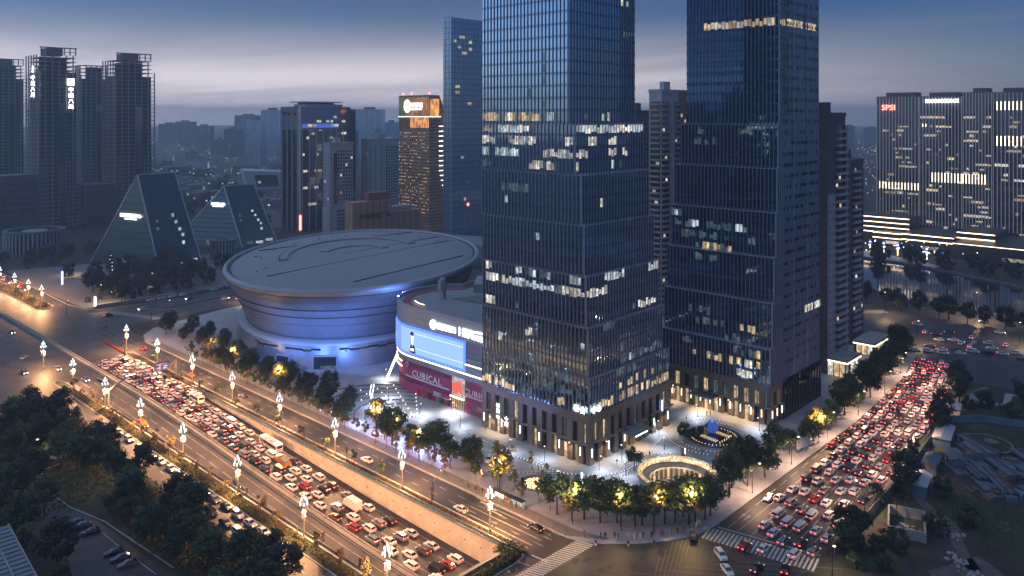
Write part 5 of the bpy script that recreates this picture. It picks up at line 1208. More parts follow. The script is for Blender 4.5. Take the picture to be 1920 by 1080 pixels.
ONE = [('white', 'suv', 177.8, 96.8, 2.5, 'off', 'white estate car turning alone in the corner junction'), ('white', 'sedan', 172.9, 92.4, 2.5, 'off', 'white sedan alone at the bottom edge of the corner junction'), ('red', 'suv', 185.3, 94.4, -PI / 2, 'tail', 'dark red estate car standing on the zebra crossing'), ('white', 'sedan', 188, 90.5, -PI / 2, 'tail', 'white sedan on the zebra crossing, left one of two'), ('white', 'suv', 190.6, 83.8, -PI / 2, 'tail', 'white estate car on the right half of the zebra crossing'),
       ('black', 'sedan', 178.5, 87.7, -PI / 2, 'tail', 'black sedan waiting before the zebra crossing'), ('black', 'suv', 182.4, 82.5, -PI / 2 + .3, 'tail', 'black estate car at the bottom edge before the zebra crossing'), ('white', 'sedan', 214, 101.5, PI / 2, 'off', 'white sedan alone in the empty left lane of the cross street'),
       ('red', 'sedan', 152.7, 378, 0, 'tail', 'red sedan entering the side road by the far junction'), ('orange', 'sedan', 150.9, 325, 0, 'tail', 'orange sedan on the side road beside the blue road sign'), ('grey', 'sedan', 153.5, 286, 0, 'off', 'grey sedan on the dim stretch of the side road'), ('white', 'sedan', 151.4, 204.5, 0, 'off', 'white sedan alone on the blue-tinted side road'), ('white', 'sedan', 150, 160.2, 0, 'off', 'white sedan on the side road above the wall end'), ('black', 'sedan', 156.5, 138.5, 0, 'tail', 'black sedan with glowing tail by the corner kerb'),
       ('black', 'sedan', 119.8, 454, PI, 'head', 'dark sedan with bright headlights far up the near carriageway'), ('silver', 'sedan', 111, 403, 2.4, 'off', 'silver sedan turning left of the near verge tip'), ('navy', 'sedan', 104.6, 379, PI, 'head', 'dark blue sedan with headlights entering the frontage road'), ('silver', 'sedan', 115.8, 374, PI, 'head', 'silver sedan with headlights at the tip of the near verge'), ('grey', 'sedan', 118.8, 350, PI, 'head', 'grey sedan with headlights on the near carriageway above the gantry'), ('orange', 'van', 116.2, 287, PI, 'head', 'orange van on the near carriageway below the gantry'),
       ('green', 'sedan', 117, 201, PI, 'head', 'pale green sedan on the near carriageway'), ('grey', 'suv', 115.8, 191.5, PI, 'head', 'grey estate car close behind the green sedan'), ('white', 'suv', 115.6, 183, PI, 'head', 'white estate car hugging the near railing'), ('navy', 'sedan', 115.6, 175, PI, 'off', 'dark blue sedan half hidden by the near railing'), ('black', 'sedan', 118.5, 226, PI, 'head', 'black sedan on the near carriageway opposite the city bus'), ('white', 'sedan', 119, 156, PI, 'head', 'white sedan near the bottom edge on the near carriageway'),
       ('black', 'sedan', 166, 455, -PI / 2, 'tail', 'black sedan crossing the far junction'), ('white', 'suv', 184, 455, PI / 2, 'head', 'white estate car at the mouth of the side street'), ('navy', 'sedan', 214, 462, PI / 2, 'head', 'dark blue sedan on the side street'), ('white', 'sedan', 234, 440, -PI / 2, 'tail', 'white sedan passing the arena on the side street'), ('red', 'sedan', 242, 438, -PI / 2, 'tail', 'red sedan passing the arena on the side street'), ('white', 'suv', 228, 446, -PI / 2, 'head', 'white estate car on the side street island side')]
for cl_, kd, x, y, rz, li, lab in ONE: car(kd, cl_, (x, y, zf(y) + .015 if TX0 < x < TX1 and y < TY1 else .015), rz, lab, 'single cars on the move', li, pitch_at(y) * (-1 if abs(rz) > 3 else 1) if TX0 < x < TX1 and y < TY1 else 0)
for i, y in enumerate((182, 188.4, 195, 201.6, 208, 214.4, 221, 236, 243, 250, 257.5, 266, 275, 284)):
    cl_ = R.choice(COLS); kd = R.choice(KINDS[:11]); car(kd, cl_, (106.6 + R.uniform(-.2, .2), y, .015), PI + R.uniform(-.03, .03), f'{cl_} {KW[kd]} in the frontage road row below the verge, {ordn(i + 1)} from the bottom', 'cars in the frontage road', R.choice(('head', 'tail', 'off', 'off')))
for i, y in enumerate((172, 179, 186, 193, 200, 208)):
    cl_ = R.choice(COLS); kd = R.choice(KINDS[:11]); car(kd, cl_, (102.3, y, .015), PI, f'{cl_} {KW[kd]} in the outer frontage lane under trees, {ordn(i + 1)} from the bottom', 'cars in the frontage road', R.choice(('head', 'off')))
for i, (x, y) in enumerate(((75.5, 229), (75.8, 226), (76.2, 221), (76.6, 206.5), (76.7, 202.6), (76.8, 198.6))):
    cl_ = ('navy', 'grey', 'black', 'black', 'navy', 'grey')[i]; car('sedan', cl_, (x, y, .015), PI / 2 - .25, f'dark parked {cl_} sedan in the lower left car park, {ordn(i + 1)} from its far end', 'cars in the dark car park', 'off')
car('sedan', 'white', (86, 277.6, .015), 1.35, 'white sedan beside the gate kiosk at the lower left', 'single cars on the move', 'off')
for i, (x, y, cl_) in enumerate(((173.2, 180.6, 'white'), (175.2, 178.4, 'black'), (177.4, 176.6, 'white'))): car('suv', cl_, (x, y, .15), 2.2, f'{cl_} estate car parked on the plaza under trees, {ordn(i + 1)} from the road', 'cars parked on the plaza', 'off')
car('suv', 'black', (180.6, 106.0, .015), -PI / 2 + .5, 'black estate car stopped at the corner kerb by the zebra crossing', 'single cars on the move', 'off')
JR = [(431, 122.6), (430, 117.5), (439, 113.9), (421, 113.6), (425.3, 108.6), (421.5, 104.2), (419.7, 99.9), (427.2, 100.2), (430.7, 95.0), (422.5, 91.6), (416.4, 86.1), (421.5, 81.5), (431.5, 137), (444.6, 130.3), (475.2, 94.6), (456.4, 95.5), (474.2, 106.5), (398, 112), (404, 108), (409, 103), (411, 97), (404, 100), (399, 106), (412, 91), (396, 117), (390, 122), (407, 114), (432, 88), (436, 103), (425, 74), (413, 78)]
for i, (x, y) in enumerate(sorted(JR, key=lambda q: q[0] ** 2 + q[1] ** 2)): cl_ = R.choice(COLS); kd = R.choice(KINDS); car(kd, cl_, (x, y, .02), R.choice((.35, PI + .35, -PI / 2, .3)) if i > 13 else R.choice((.3, PI + .3)), f'{cl_} {KW[kd]} in the crowded riverside junction, {ordn(i + 1)} from the nearest', 'cars in the riverside junction', R.choice(('tail', 'head', 'tail', 'off')))
for i, y in enumerate((556, 563, 571, 579, 588, 597, 606, 616)): cl_ = R.choice(COLS); car('sedan', cl_, (154.5 + (i % 2) * 3, y, .015), 0, f'{cl_} sedan with red tail queuing beyond the planted island, {ordn(i + 1)} from the junction', 'cars beyond the island', 'tail')
for i in range(12): cl_ = R.choice(COLS); car('sedan', cl_, (196 + i * 6.5, 474 + R.uniform(-.4, .4), .12), R.choice((PI / 2, -PI / 2)), f'{cl_} sedan parked along the trees of the side street, {ordn(i + 1)} from the square', 'cars parked on the side street', 'off')
# ============================================================ PLAZA
# round pool with globe
t = thing('round_pool', 'dark round pool with rows of candle-like lights around a blue globe', 'pool', (242.6, 134.8, 0))
MB().lathe([(9.4, .14), (9.4, .5), (8.9, .5), (8.85, .3)], 48).obj('rim', 'paving_dark', t); MB().flat(circ(0, 0, 8.9, 48), .32).obj('water', 'water_dark', t)
g = MB()
for i in range(40): a = 2 * PI * i / 40; g.ball((7.6 * math.cos(a), 7.6 * math.sin(a), .5), .1, 6, 3) if a > 2.4 or a < .6 else None
for sx in (-1, 1):
    for i in range(9):
        for j in range(3): g.ball(((sx * (2.4 + j * .7) + i * .1), -3.4 + i * .75 - sx * .6, .5), .09, 6, 3)
for i in range(12): g.ball((-4 + i * .75, -4.6 + (i % 2) * .5, .5), .09, 6, 3)
stuff('pool_lights', g, 'bar_warm', t)
t = thing('globe_sculpture', 'blue lit globe standing in the dark round pool', 'sculpture', (245.2, 136.8, .3))
glow_mat('globe_blue', (.06, .16, .7), .55); g = MB(); g.ball((0, 0, 2.1), 2.1, 20, 12); g.obj('globe', 'globe_blue', t, True); MB().lathe([(.9, 0), (.5, .5)], 12).obj('stand', 'dark_metal', t)
for a in (0, 1.2, 2.4): g = MB(); g.ball((1.2 * math.cos(a), 1.2 * math.sin(a), 2.4), 1.15, 10, 6); g.obj('continent', 'sign_blue', t, True)
light('globe_light', t, 'POINT', (0, 0, 5.2), 500, (.2, .4, 1), .5)
# sunken court with glowing parapet
sx_, sy_, sr = SUNK
t = thing('sunken_court', 'sunken round court with warmly glowing curved parapet', 'court', (sx_, sy_, 0))
MB().flat(circ(0, 0, sr + .3, 40), -4.6).obj('floor', 'paving', t)
mb = MB(); n = 44
def arcw(nm, r0, r1, a0, a1, z0, z1, m, par=None, nn=44):
    mb = MB()
    for i in range(nn):
        q0, q1 = a0 + (a1 - a0) * i / nn, a0 + (a1 - a0) * (i + 1) / nn
        mb.prism([(r0 * math.cos(q0), r0 * math.sin(q0)), (r1 * math.cos(q0), r1 * math.sin(q0)), (r1 * math.cos(q1), r1 * math.sin(q1)), (r0 * math.cos(q1), r0 * math.sin(q1))], z0, z1)
    return mb.obj(nm, m, par if par is not None else t)
A0, A1 = rad(-62), rad(168)
arcw('court_wall', sr, sr + .5, -PI, PI, -4.7, .12, 'stone'); arcw('parapet', sr + .1, sr + 1.1, A0, A1, .12, 2.0, 'concrete')
room_mat('parapet_glow', (1., .70, .38), 2.2, 30, 1.2); arcw('glowing_parapet_top', sr - .25, sr + .08, A0, A1, .7, 2.1, 'parapet_glow'); arcw('glowing_cap', sr - .2, sr + .9, A0, A1, 2.0, 2.15, 'parapet_glow')
arcw('court_soffit', sr - 2.6, sr + .1, A0, A1, -.4, .1, 'concrete')
for i in range(26): a = A0 + (A1 - A0) * (i + .5) / 26; g = MB(); g.box(-.22, -.3, -4.6, .22, .3, -.4); g.obj('column', 'concrete' if i % 3 else 'room_shop', t, loc=((sr - .5) * math.cos(a), (sr - .5) * math.sin(a), 0), rz=a)
for i in range(8): pb('stair', t, 'paving', -9 + i * .6, -11.3 + i * .05, -4.6 + i * .55, -4, -10.6 + i * .05, -4.1 + i * .55)
for a in (.4, 1.4, 2.4): light('court_light', t, 'POINT', (6 * math.cos(a), 6 * math.sin(a), -1.0), 900, (1, .75, .48), .5)
# red picture panels beside the court
t = thing('picture_panels', 'folded red picture panels with white flower pattern beside the sunken court', 'sign', (216.2, 117.2, .13), .35)
glow_mat('panel_red', (.8, .08, .04), .55); glow_mat('panel_pale', (1., .6, .45), 1.2)
pb('panel', t, 'panel_red', -3, -.15, 0, 1.2, .15, 5.6); o = pb('panel', t, 'panel_red', 1.3, -.15, 0, 4.2, .15, 4.2); o.rotation_euler = (0, 0, .9)
for i in range(26): a = MB().lathe([(.01, 0), (R.uniform(.15, .42), .01)], 7); o = a.obj('flower', 'panel_pale', t, loc=(R.uniform(-2.7, 1), -.18, R.uniform(.3, 5.2))); o.rotation_euler = (PI / 2, 0, 0)
o = pb('light_bar', t, 'strip_white', 1.4, -.6, 3.6, 4.6, -.3, 4.1); o.rotation_euler = (0, -.4, .5)
g = MB(); g.ball((4.6, 1.4, 5.2), .9, 10, 6); g.obj('ball', 'picture_red', t, True)
# round floor of light bars
t = thing('light_circle', 'round seat ring around glowing light bars set in the paving', 'light floor', (176, 155.6, .13))
MB().lathe([(4.9, 0), (4.9, .4), (4.3, .4), (4.3, 0)], 36).obj('seat_ring', 'paving_dark', t)
for i in range(13):
    x = -3.6 + i * .6; q = math.sqrt(max(0, 15 - x * x))
    yy = -q
    while yy < q - .4: l_ = R.uniform(.6, 1.7); pb('light_bar', t, 'bar_warm', x, yy, .02, x + .1, min(yy + l_, q), .12); yy += l_ + .35
# curved planters in the lawn steps
for i in range(6):
    t = thing('curved_planter', f'narrow curved planter on the corner plaza, {ordn(i + 1)} from the light circle', 'planter', (182.2 + .75 * i, 144.2 - 2.7 * i, .13), 0, 'curved planters')
    pts = [(k * (1.35 - .03 * i), .9 * math.sin(k / 7 * PI * .8) * (1 + .25 * i) + k * .12) for k in range(8)]
    mb = MB(); kerb_line(mb, pts, .95, .45); mb.obj('planter_wall', 'paving_dark', t)
    mb = MB(); kerb_line(mb, pts, .55, .7); mb.obj('planting', 'hedge', t)
    g = MB()
    for p in pts: g.ball((p[0], p[1] - .6, .25), .09, 6, 3)
    stuff('edge_lights', g, 'dot_pink' if i in (1, 2, 4) else 'dot_floor', t)
# chains of floor lights following the curved paving bands
def chain(label, pts, step, m='dot_floor', r=.075):
    g = MB(); acc = 0
    for a, b in zip(pts, pts[1:]):
        a = Vector(a); b = Vector(b); d = (b - a).length; s_ = acc
        while s_ < d: p = a.lerp(b, s_ / d); g.ball((p.x, p.y, .3), r, 5, 3); s_ += step
        acc = s_ - d
    o = stuff('floor_light_chain', g, m, None, label); return o
def pave(pts, wd=.5, nm='paving_band', z=.137): return struct(nm, ribbon(pts, wd, z), 'paving_dark')
BANDS = [[(189.5 - 4 * math.sin(k / 14 * PI), 200 - k * 4.2) for k in range(12)] + [(192, 145), (198, 142), (206, 141), (214, 142), (222, 145), (230, 147)],
         circ(242.6, 134.8, 12.6, 40) + [(255.2, 134.8)], circ(242.6, 134.8, 15.5, 30, .3, 3.6), circ(sx_, sy_, 15.2, 30, rad(-40), rad(190)), circ(sx_, sy_, 18, 24, rad(40), rad(200)),
         [(172, 172), (176, 166), (181, 161), (186, 156), (188, 150), (193, 146)], [(182, 200), (181, 190), (183, 180), (186, 170), (187.5, 160)], [(230, 151), (240, 152.5), (252, 150.5), (259, 146)]]
for i, b in enumerate(BANDS): pave(b, .55); chain(f'chain of small floor lights along the {ordn(i + 1)} curved paving band', b, 1.25, 'dot_floor' if i % 3 else 'dot_floor_white')
# stepped crescents in front of the screen mall
for i in range(9):
    r0 = 8 + i * 5.2; cx_, cy_ = 182, 216
    pts = [(cx_ + r0 * .62 * math.cos(a), cy_ + r0 * math.sin(a)) for a in [rad(38 + 100 * k / 16) for k in range(17)]]
    pts = [(x, y) for x, y in pts if x > 166]
    t = thing('crescent_step', f'low crescent step with light studs before the screen mall, {ordn(i + 1)} from the road trees', 'step', (0, 0, 0), 0, 'crescent steps')
    mb = MB(); kerb_line(mb, pts, .55, .42, .12); mb.obj('step', 'paving_dark' if i > 2 else 'concrete', t)
    g = MB()
    for p in pts[::2]: g.ball((p[0] - .45, p[1] - .4, .35), .13, 5, 3)
    stuff('studs', g, 'dot_white', t)
t = thing('light_pylon', 'bright white twin-loop light pylon standing on the crescent steps', 'light sculpture', (180, 240, .13))
for s_ in (-.5, .5):
    g = MB(); pp = [(s_ + .35 * math.sin(k * .7 + s_), 0, k * .8) for k in range(12)]
    for a, b in zip(pp, pp[1:]): g.tube(a, b, .14, .14, 6)
    g.obj('light_tube', 'strip_white', t)
light('pylon_light', t, 'POINT', (0, 0, 5), 3600, (.45, .62, 1), .8)
# planters, benches, kiosk signs, cabin
for i, (x, y) in enumerate(((187, 193), (188.5, 184), (189, 177), (186.4, 167), (186.5, 160.5), (182, 158.5), (190, 170), (171.5, 167.5), (169, 171.5), (173.5, 171.5))):
    t = thing('planter_bench', f'boat-shaped timber planter on the plaza, {ordn(i + 1)} from the mall corner', 'planter', (x, y, .13), R.uniform(.5, 1.3), 'boat-shaped planters')
    MB().prism([(-1.7, 0), (-1, -.6), (1, -.6), (1.7, 0), (1, .6), (-1, .6)], 0, .55).obj('box', 'cloth_tan', t)
    lf = MB()
    for k in range(40): a = R.uniform(0, 6.28); r_ = R.uniform(0, .5); c_ = (r_ * 2 * math.cos(a), r_ * math.sin(a), .55 + R.random() * .6); lf.quad((c_[0], c_[1], c_[2]), (c_[0] + .25, c_[1] + .1, c_[2]), (c_[0] + .3, c_[1] + .2, c_[2] + .2), (c_[0], c_[1] + .1, c_[2] + .2))
    stuff('plant', lf, 'leaf_warm', t)
    if i > 6: g = MB(); [g.ball((R.uniform(-1, 1), R.uniform(-.5, .5), R.uniform(.6, 1.6)), .12, 5, 3) for _ in range(7)]; stuff('fairy_lights', g, 'dot_warm', t)
t = thing('light_board', 'long white light board on a dark stand above the sunken court', 'sign', (222.6, 134.4, .13), .55); pb('stand', t, 'red_roof', -2.6, -.6, 0, 2.6, .6, 1.4); o = pb('light_bar', t, 'strip_white', -1.7, -.75, 1.2, 1.8, -.45, 1.7)
t = thing('totem', 'upright white light totem on the corner plaza', 'totem', (183.6, 144.5, .13)); pb('body', t, 'strip_white', -.2, -.2, 0, .2, .2, 4.2); pb('foot', t, 'dark_metal', -.4, -.4, 0, .4, .4, .2)
t = thing('totem', 'upright blue-white light totem on the square at the upper left', 'totem', (176, 560, .1)); pb('body', t, 'strip_blue', -.6, -.4, 0, .6, .4, 9); pb('core', t, 'letter_white', -.3, -.55, .4, .3, -.42, 8.6); pb('foot', t, 'dark_metal', -1, -.8, 0, 1, .8, .3)
t = thing('totem', 'white lit marker column by the wall at the far junction', 'totem', (167.5, 479, .1)); pb('body', t, 'letter_white', -.4, -.4, 1.2, .4, .4, 6.5); pb('foot', t, 'sheet_white', -1.2, -1, 0, 1.2, 1, 1.2)
t = thing('low_wall', 'long pale low wall beside the side street mouth', 'wall', (168, 478, .1), -.04); pb('wall', t, 'concrete', 0, 0, 0, 42, .8, 1.6); pb('coping', t, 'kerb', -.2, -.2, 1.6, 42.2, 1, 1.8)
t = thing('bus_shelter', 'lit bus shelter at the kerb near the last median lamp', 'shelter', (161.2, 153, .13))
pb('roof', t, 'dark_metal', -.8, -6, 2.6, .9, 6, 2.75); pb('back_panel', t, 'strip_warm', .75, 2.5, .5, .85, 5.5, 2.3); pb('back_panel', t, 'room_cool', .75, -5.5, .5, .85, -1, 2.3); pb('bench', t, 'steel', .2, -1.5, .45, .6, 2, .52)
for y in (-5.5, 0, 5.5): pb('post', t, 'steel', .6, y, 0, .7, y + .1, 2.6)
# road furniture
t = thing('sign_gantry', 'white mast-arm gantry reaching over the near carriageway', 'gantry', (113.6, 311, 0)); MB().lathe([(.4, 0), (.3, 7)], 10).obj('post', 'concrete', t)
g = MB(); g.tube((0, 0, 6.6), (6, 5.2, 7.3), .42, .38, 8); g.tube((6, 5.2, 7.3), (13, 11, 7.6), .38, .26, 8); g.obj('arm', 'concrete', t); pb('light_strip', t, 'strip_white', 9, 7.6, 8.0, 12.5, 8.2, 8.2); pb('camera_box', t, 'dark_metal', 11, 9.2, 6.6, 11.8, 9.9, 7.1)
t = thing('road_sign', 'blue direction sign board over the upper jam', 'road sign', (146.2, 328, .15), 0); MB().lathe([(.22, 0), (.16, 7.6)], 8).obj('post', 'steel', t); g = MB(); g.tube((0, 0, 6.4), (-7.6, 0, 6.6), .12, .1, 6); g.tube((0, 0, 5.4), (-7.6, 0, 5.6), .12, .1, 6); g.obj('arm', 'steel', t)
pb('board', t, 'sign_blue', -8.8, -.2, 4.2, -3.2, -.08, 7.6)
for a in ((-8.2, 5.2, -7.2, 5.5), (-6.9, 4.6, -6.6, 6.8), (-5.2, 5.6, -3.8, 5.9), (-8.2, 6.6, -6.9, 6.9), (-5.4, 4.8, -4.2, 5.1)): pb('arrow_mark', t, 'sign_white', a[0], -.26, a[1], a[2], -.21, a[3])
text('剑南大道', .75, 'sign_white', 'road_name', t, (-5.3, -.24, 6.5), 0, .02)
def signal(label, x, y, rz, h=6, arm=5):
    t = thing('traffic_signal', label, 'traffic light', (x, y, .1), rz, 'traffic signals'); MB().lathe([(.18, 0), (.12, h)], 8).obj('post', 'dark_metal', t)
    g = MB(); g.tube((0, 0, h - .3), (arm, 0, h + 1.2), .09, .07, 6); g.obj('arm', 'pole_paint', t); pb('signal_head', t, 'dark_metal', arm - .6, -.2, h + .6, arm + .6, .2, h + 1.0); pb('lens', t, 'dot_warm', arm - .5, -.24, h + .7, arm - .25, -.2, h + .92); pb('camera_box', t, 'dark_metal', arm * .5, -.12, h + .3, arm * .5 + .4, .12, h + .5)
signal('signal post with slanting arm on the median beside the side road', 148.6, 170, rad(25), 5.5, 5.5); signal('signal post by the median tip at the far junction', 142.5, 372, rad(190), 5, 2); signal('signal post at the side street corner', 176, 424, rad(120), 7, 3); signal('signal post on the right kerb of the cross street', 196, 77.6, rad(80), 6, 6); signal('signal post across the far junction', 150, 470, rad(-80), 8, 2.5); signal('signal post on the verge below the gantry', 110.6, 296, rad(150), 4.5, 4)
t = thing('barrier_rail', 'red plastic barrier rail at the upper end of the median', 'barrier', (0, 0, .01)); mb = MB(); kerb_line(mb, [(145.9, 406), (145.2, 394), (144.6, 384), (144.4, 376)], .5, .8); mb.obj('rail', 'car_red', t)
t = thing('street_sign', 'pale blue street sign board at the right end of the zebra crossing', 'road sign', (193, 80.6, 0), .4); MB().lathe([(.1, 0), (.08, 5)], 8).obj('post', 'steel', t); pb('board', t, 'panel_blue', -1.6, -.1, 3.6, 1.6, 0, 5)
t = thing('billboard', 'blank pale billboard under trees on the cross street', 'sign', (250, 107.2, .13), -.2); pb('board', t, 'sheet_white', -3, 0, 2, 3, .2, 5); pb('post', t, 'steel', -2, 0, 0, -1.8, .2, 2); pb('post', t, 'steel', 1.8, 0, 0, 2, .2, 2)
t = thing('gate_kiosk', 'small white gate kiosk at the lower left', 'kiosk', (84.5, 281, 0), .2); pb('body', t, 'sheet_white', -1.4, -1.2, 0, 1.4, 1.2, 2.4); pb('window', t, 'car_glass', -1.1, -1.25, 1, 1.1, -1.2, 2); pb('roof', t, 'sheet_white', -2.8, -1.8, 2.4, 1.9, 1.8, 2.7)
t = thing('slatted_roof_building', 'corner of a low building with slatted metal roof at the bottom left', 'building', (55.5, 216, 0), -.08)
pb('body', t, 'concrete_dark', -30, -40, 0, 2, 5, 9)
for i in range(20):
    for j in range(4): pb('roof_slat', t, 'tin', -13 + j * 3.7, -38 + i * 2.15, 9.3 + R.uniform(0, .1), -9.6 + j * 3.7, -36.4 + i * 2.15, 9.6)
for j in range(5): pb('roof_beam', t, 'concrete', -13.3 + j * 3.7, -39, 9, -13.05 + j * 3.7, 5, 9.75)
t = thing('lattice_mast', 'dark lattice mast with white lights by the trees left of the arena', 'mast', (186, 507, .1))
g = MB()
for a in ((-1, -1), (1, -1), (1, 1), (-1, 1)): g.tube((a[0], a[1], 0), (a[0] * .3, a[1] * .3, 26), .14, .08, 5)
for k in range(12):
    z = k * 2.1; q = 1 - .7 * z / 26; g.tube((-q, -q, z), (q, -q, z + 2), .06, .06, 4); g.tube((-q, q, z), (-q, -q, z + 2), .06, .06, 4)
stuff('lattice', g, 'dark_metal', t); g = MB()
for k in range(11): g.ball((R.uniform(-.8, .8), -1, 2 + k * 2.2), .17, 5, 3)
stuff('mast_lights', g, 'letter_white', t)
# ============================================================ BUILDING SITE (lower right)
def shed(label, x, y, rz, wd, dp, h, m, roof='tin'):
    t = thing('site_shed', label, 'shed', (x, y, 0), rz, 'site sheds'); pb('walls', t, m, 0, 0, 0, wd, dp, h)
    mb = MB(); mb.add([(-.3, -.3, h), (wd + .3, -.3, h), (wd + .3, dp + .3, h), (-.3, dp + .3, h), (-.3, dp / 2, h + .9), (wd + .3, dp / 2, h + .9)], [(0, 1, 5, 4), (2, 3, 4, 5), (0, 4, 3), (1, 2, 5), (0, 3, 2, 1)]); mb.obj('roof', roof, t)
    pb('door', t, 'dark_metal', wd * .4, -.05, 0, wd * .4 + 1, .02, 2); pb('window', t, 'window_dark', wd * .65, -.05, 1, wd * .65 + 1.4, .02, 2)
shed('pale blue site shed nearest the jammed street', 245, 69.5, .12, 10, 4.5, 3, 'fence_blue', 'sheet_white'); shed('grey site shed beyond the blue one', 262, 71.5, .12, 9, 4, 3, 'tin'); shed('long site shed under trees', 286, 74, .15, 14, 5, 3, 'fence_blue', 'sheet_white'); shed('small white tent shed at the far end of the site', 318, 79, .2, 7, 5, 3, 'sheet_white', 'sheet_white'); shed('dark site shed beside the sports ground', 272, 66, .5, 8, 4, 3, 'tin')
def hoarding(label, pts, m='fence_blue', h=2.4):
    t = thing('site_fence', label, 'fence', (0, 0, 0), 0, 'site fences')
    for a, b in zip(pts, pts[1:]):
        a = Vector((*a, 0)); b = Vector((*b, 0)); n = max(1, int((b - a).length / 3.2))
        for i in range(n): mb = MB(); mb.bar(tuple(a.lerp(b, i / n)), tuple(a.lerp(b, (i + .96) / n)), .12, h + R.uniform(-.05, .05)); mb.obj('panel', m, t)
hoarding('blue hoarding curving behind the sports ground', [(300, 84), (312, 80), (320, 72), (324, 60), (320, 46), (310, 34)]); hoarding('hoarding along the jammed cross street', [(198, 77), (222, 77.2), (250, 77.4), (285, 80), (330, 86)], 'tin'); hoarding('pale curved hoarding round the pit', [(272, 78), (274, 72), (280, 66), (286, 60)], 'tin', 3)
t = thing('concrete_pit', 'open concrete box pit with white rubble inside', 'pit', (219, 62, 0), .3)
for a in ((0, 0, 0, 13, .5, 2.6), (0, 8.5, 0, 13, 9, 2.6), (0, .5, 0, .5, 8.5, 2.6), (12.5, .5, 0, 13, 8.5, 2.6)): pb('wall', t, 'concrete', *a)
g = MB()
for i in range(40): x, y = R.uniform(1, 8), R.uniform(1, 6); s_ = R.uniform(.3, .8); g.box(x, y, 0, x + s_, y + s_ * 1.2, s_ * .7)
stuff('rubble', g, 'concrete', t)
for i, (x, y, m) in enumerate(((232, 62, 'sheet_white'), (228, 58, 'sheet_white'), (216, 54, 'sheet_white'), (212, 50, 'sheet_white'), (252, 70, 'tarp'), (262, 72, 'tarp'), (270, 66, 'sheet_white'), (276, 60, 'tarp'), (284, 56, 'sheet_white'), (292, 50, 'tarp'), (296, 44, 'sheet_white'), (236, 80, 'sheet_white'), (258, 60, 'tarp'), (242, 48, 'tarp'))):
    g = MB()
    for k in range(22):
        a, r_ = R.uniform(0, 6.28), R.uniform(0, 3); s_ = R.uniform(.3, 1.2); x_, y_ = r_ * math.cos(a), r_ * math.sin(a); g.add([(x_, y_, 0), (x_ + s_, y_ + .2, 0), (x_ + s_ * .8, y_ + s_, 0), (x_ - .2, y_ + s_, 0), (x_ + s_ / 2, y_ + s_ / 2, s_ * R.uniform(.3, .9))], [(0, 1, 4), (1, 2, 4), (2, 3, 4), (3, 0, 4)])
    o = stuff('rubble_heap', g, 'site_dirt' if m == 'tarp' else 'concrete', None, f'{"white" if m != "tarp" else "dark sheeted"} heap of site rubble, {ordn(i + 1)} along the track'); o.location = (x, y, .02)
for i, (x, y, rz, l_) in enumerate(((268, 58, .7, 22), (276, 52, .75, 26), (262, 50, .6, 18), (290, 60, .9, 16), (284, 44, .7, 20))):
    t = thing('deck_frame', f'dark unfinished deck slab on the site, {ordn(i + 1)} of five', 'platform', (x, y, 0), rz, 'unfinished decks'); [pb('deck_board', t, R.choice(('tarp', 'concrete_dark', 'stone_dark')), 0, k * .8, 1.2, l_ - R.uniform(0, 1.5), k * .8 + .74, 1.7 + R.uniform(0, .12)) for k in range(5)]
    for k in range(5): pb('leg', t, 'concrete_dark', k * l_ / 5 + .5, .3, 0, k * l_ / 5 + 1, .8, 1.2)
    pb('sheet', t, 'tin' if i in (0, 3) else 'tarp', l_ * .2, 4.2, 0, l_ * .7, 8, .7)
struct('sports_rings', MB().lathe([(8, .05), (7.7, .06)], 40, (300, 67, 0), 0, 1, 1, 0, False), 'paint'); struct('sports_rings', MB().lathe([(2.2, .05), (.01, .06)], 20, (303, 66, 0), 0, 1, 1, 0, False), 'pavement')
t = thing('park_pavilion', 'low oval park pavilion with glowing base at the right edge', 'pavilion', (352, 56, 0), .3); MB().lathe([(8, 0), (8, 2.6)], 36, (0, 0, 0), 0, 1.5, 1).obj('wall', 'glass_dark', t); MB().lathe([(9, 2.6), (9, 3.1), (.01, 3.3)], 36, (0, 0, 0), 0, 1.5, 1).obj('roof', 'hull_trim', t); arcw('base_light', 8.1, 8.25, 2.6, 4.6, .2, .5, 'strip_warm', t)
light('pavilion_light', t, 'POINT', (-13, -4, 1.2), 900, WARM, .4)
struct('site_grass', MB().flat([(222, 78), (240, 76), (252, 68), (262, 58), (256, 46), (240, 40), (226, 44), (234, 58)], .012), 'grass'); struct('site_grass', MB().flat([(262, 84), (296, 82), (284, 70), (268, 74)], .012), 'grass'); struct('site_grass', MB().flat([(196, 72), (214, 74), (212, 64), (200, 62)], .012), 'grass')
for i, (x, y) in enumerate(sorted([(R.uniform(255, 300), R.uniform(38, 60)) for _ in range(16)], key=lambda q: q[0] ** 2 + q[1] ** 2)):
    t = thing('material_stack', f'stack of building material by the decks, {ordn(i + 1)} from the nearest', 'stack', (x, y, .02), R.uniform(0, 3), 'material stacks'); m_ = R.choice(('concrete_dark', 'tarp', 'fence_blue', 'cloth_tan', 'stone', 'tin'))
    for k in range(4): pb('bundle', t, m_, R.uniform(-.3, .1), k * .9, 0, R.uniform(1.5, 4), k * .9 + .8, R.uniform(.5, 1.6))
for i in range(5): t = thing('pipe_stack', f'stack of round pipes on the site, {ordn(i + 1)} of five', 'pipes', (264 + i * 7, 44 + i * 5, .02), .6 + i * .2, 'pipe stacks'); [MB().tube((k * .95 - 1.4, -3, .46), (k * .95 - 1.4, 3, .46), .45, .45, 10).obj('pipe', 'concrete_dark', t) for k in range(4)]
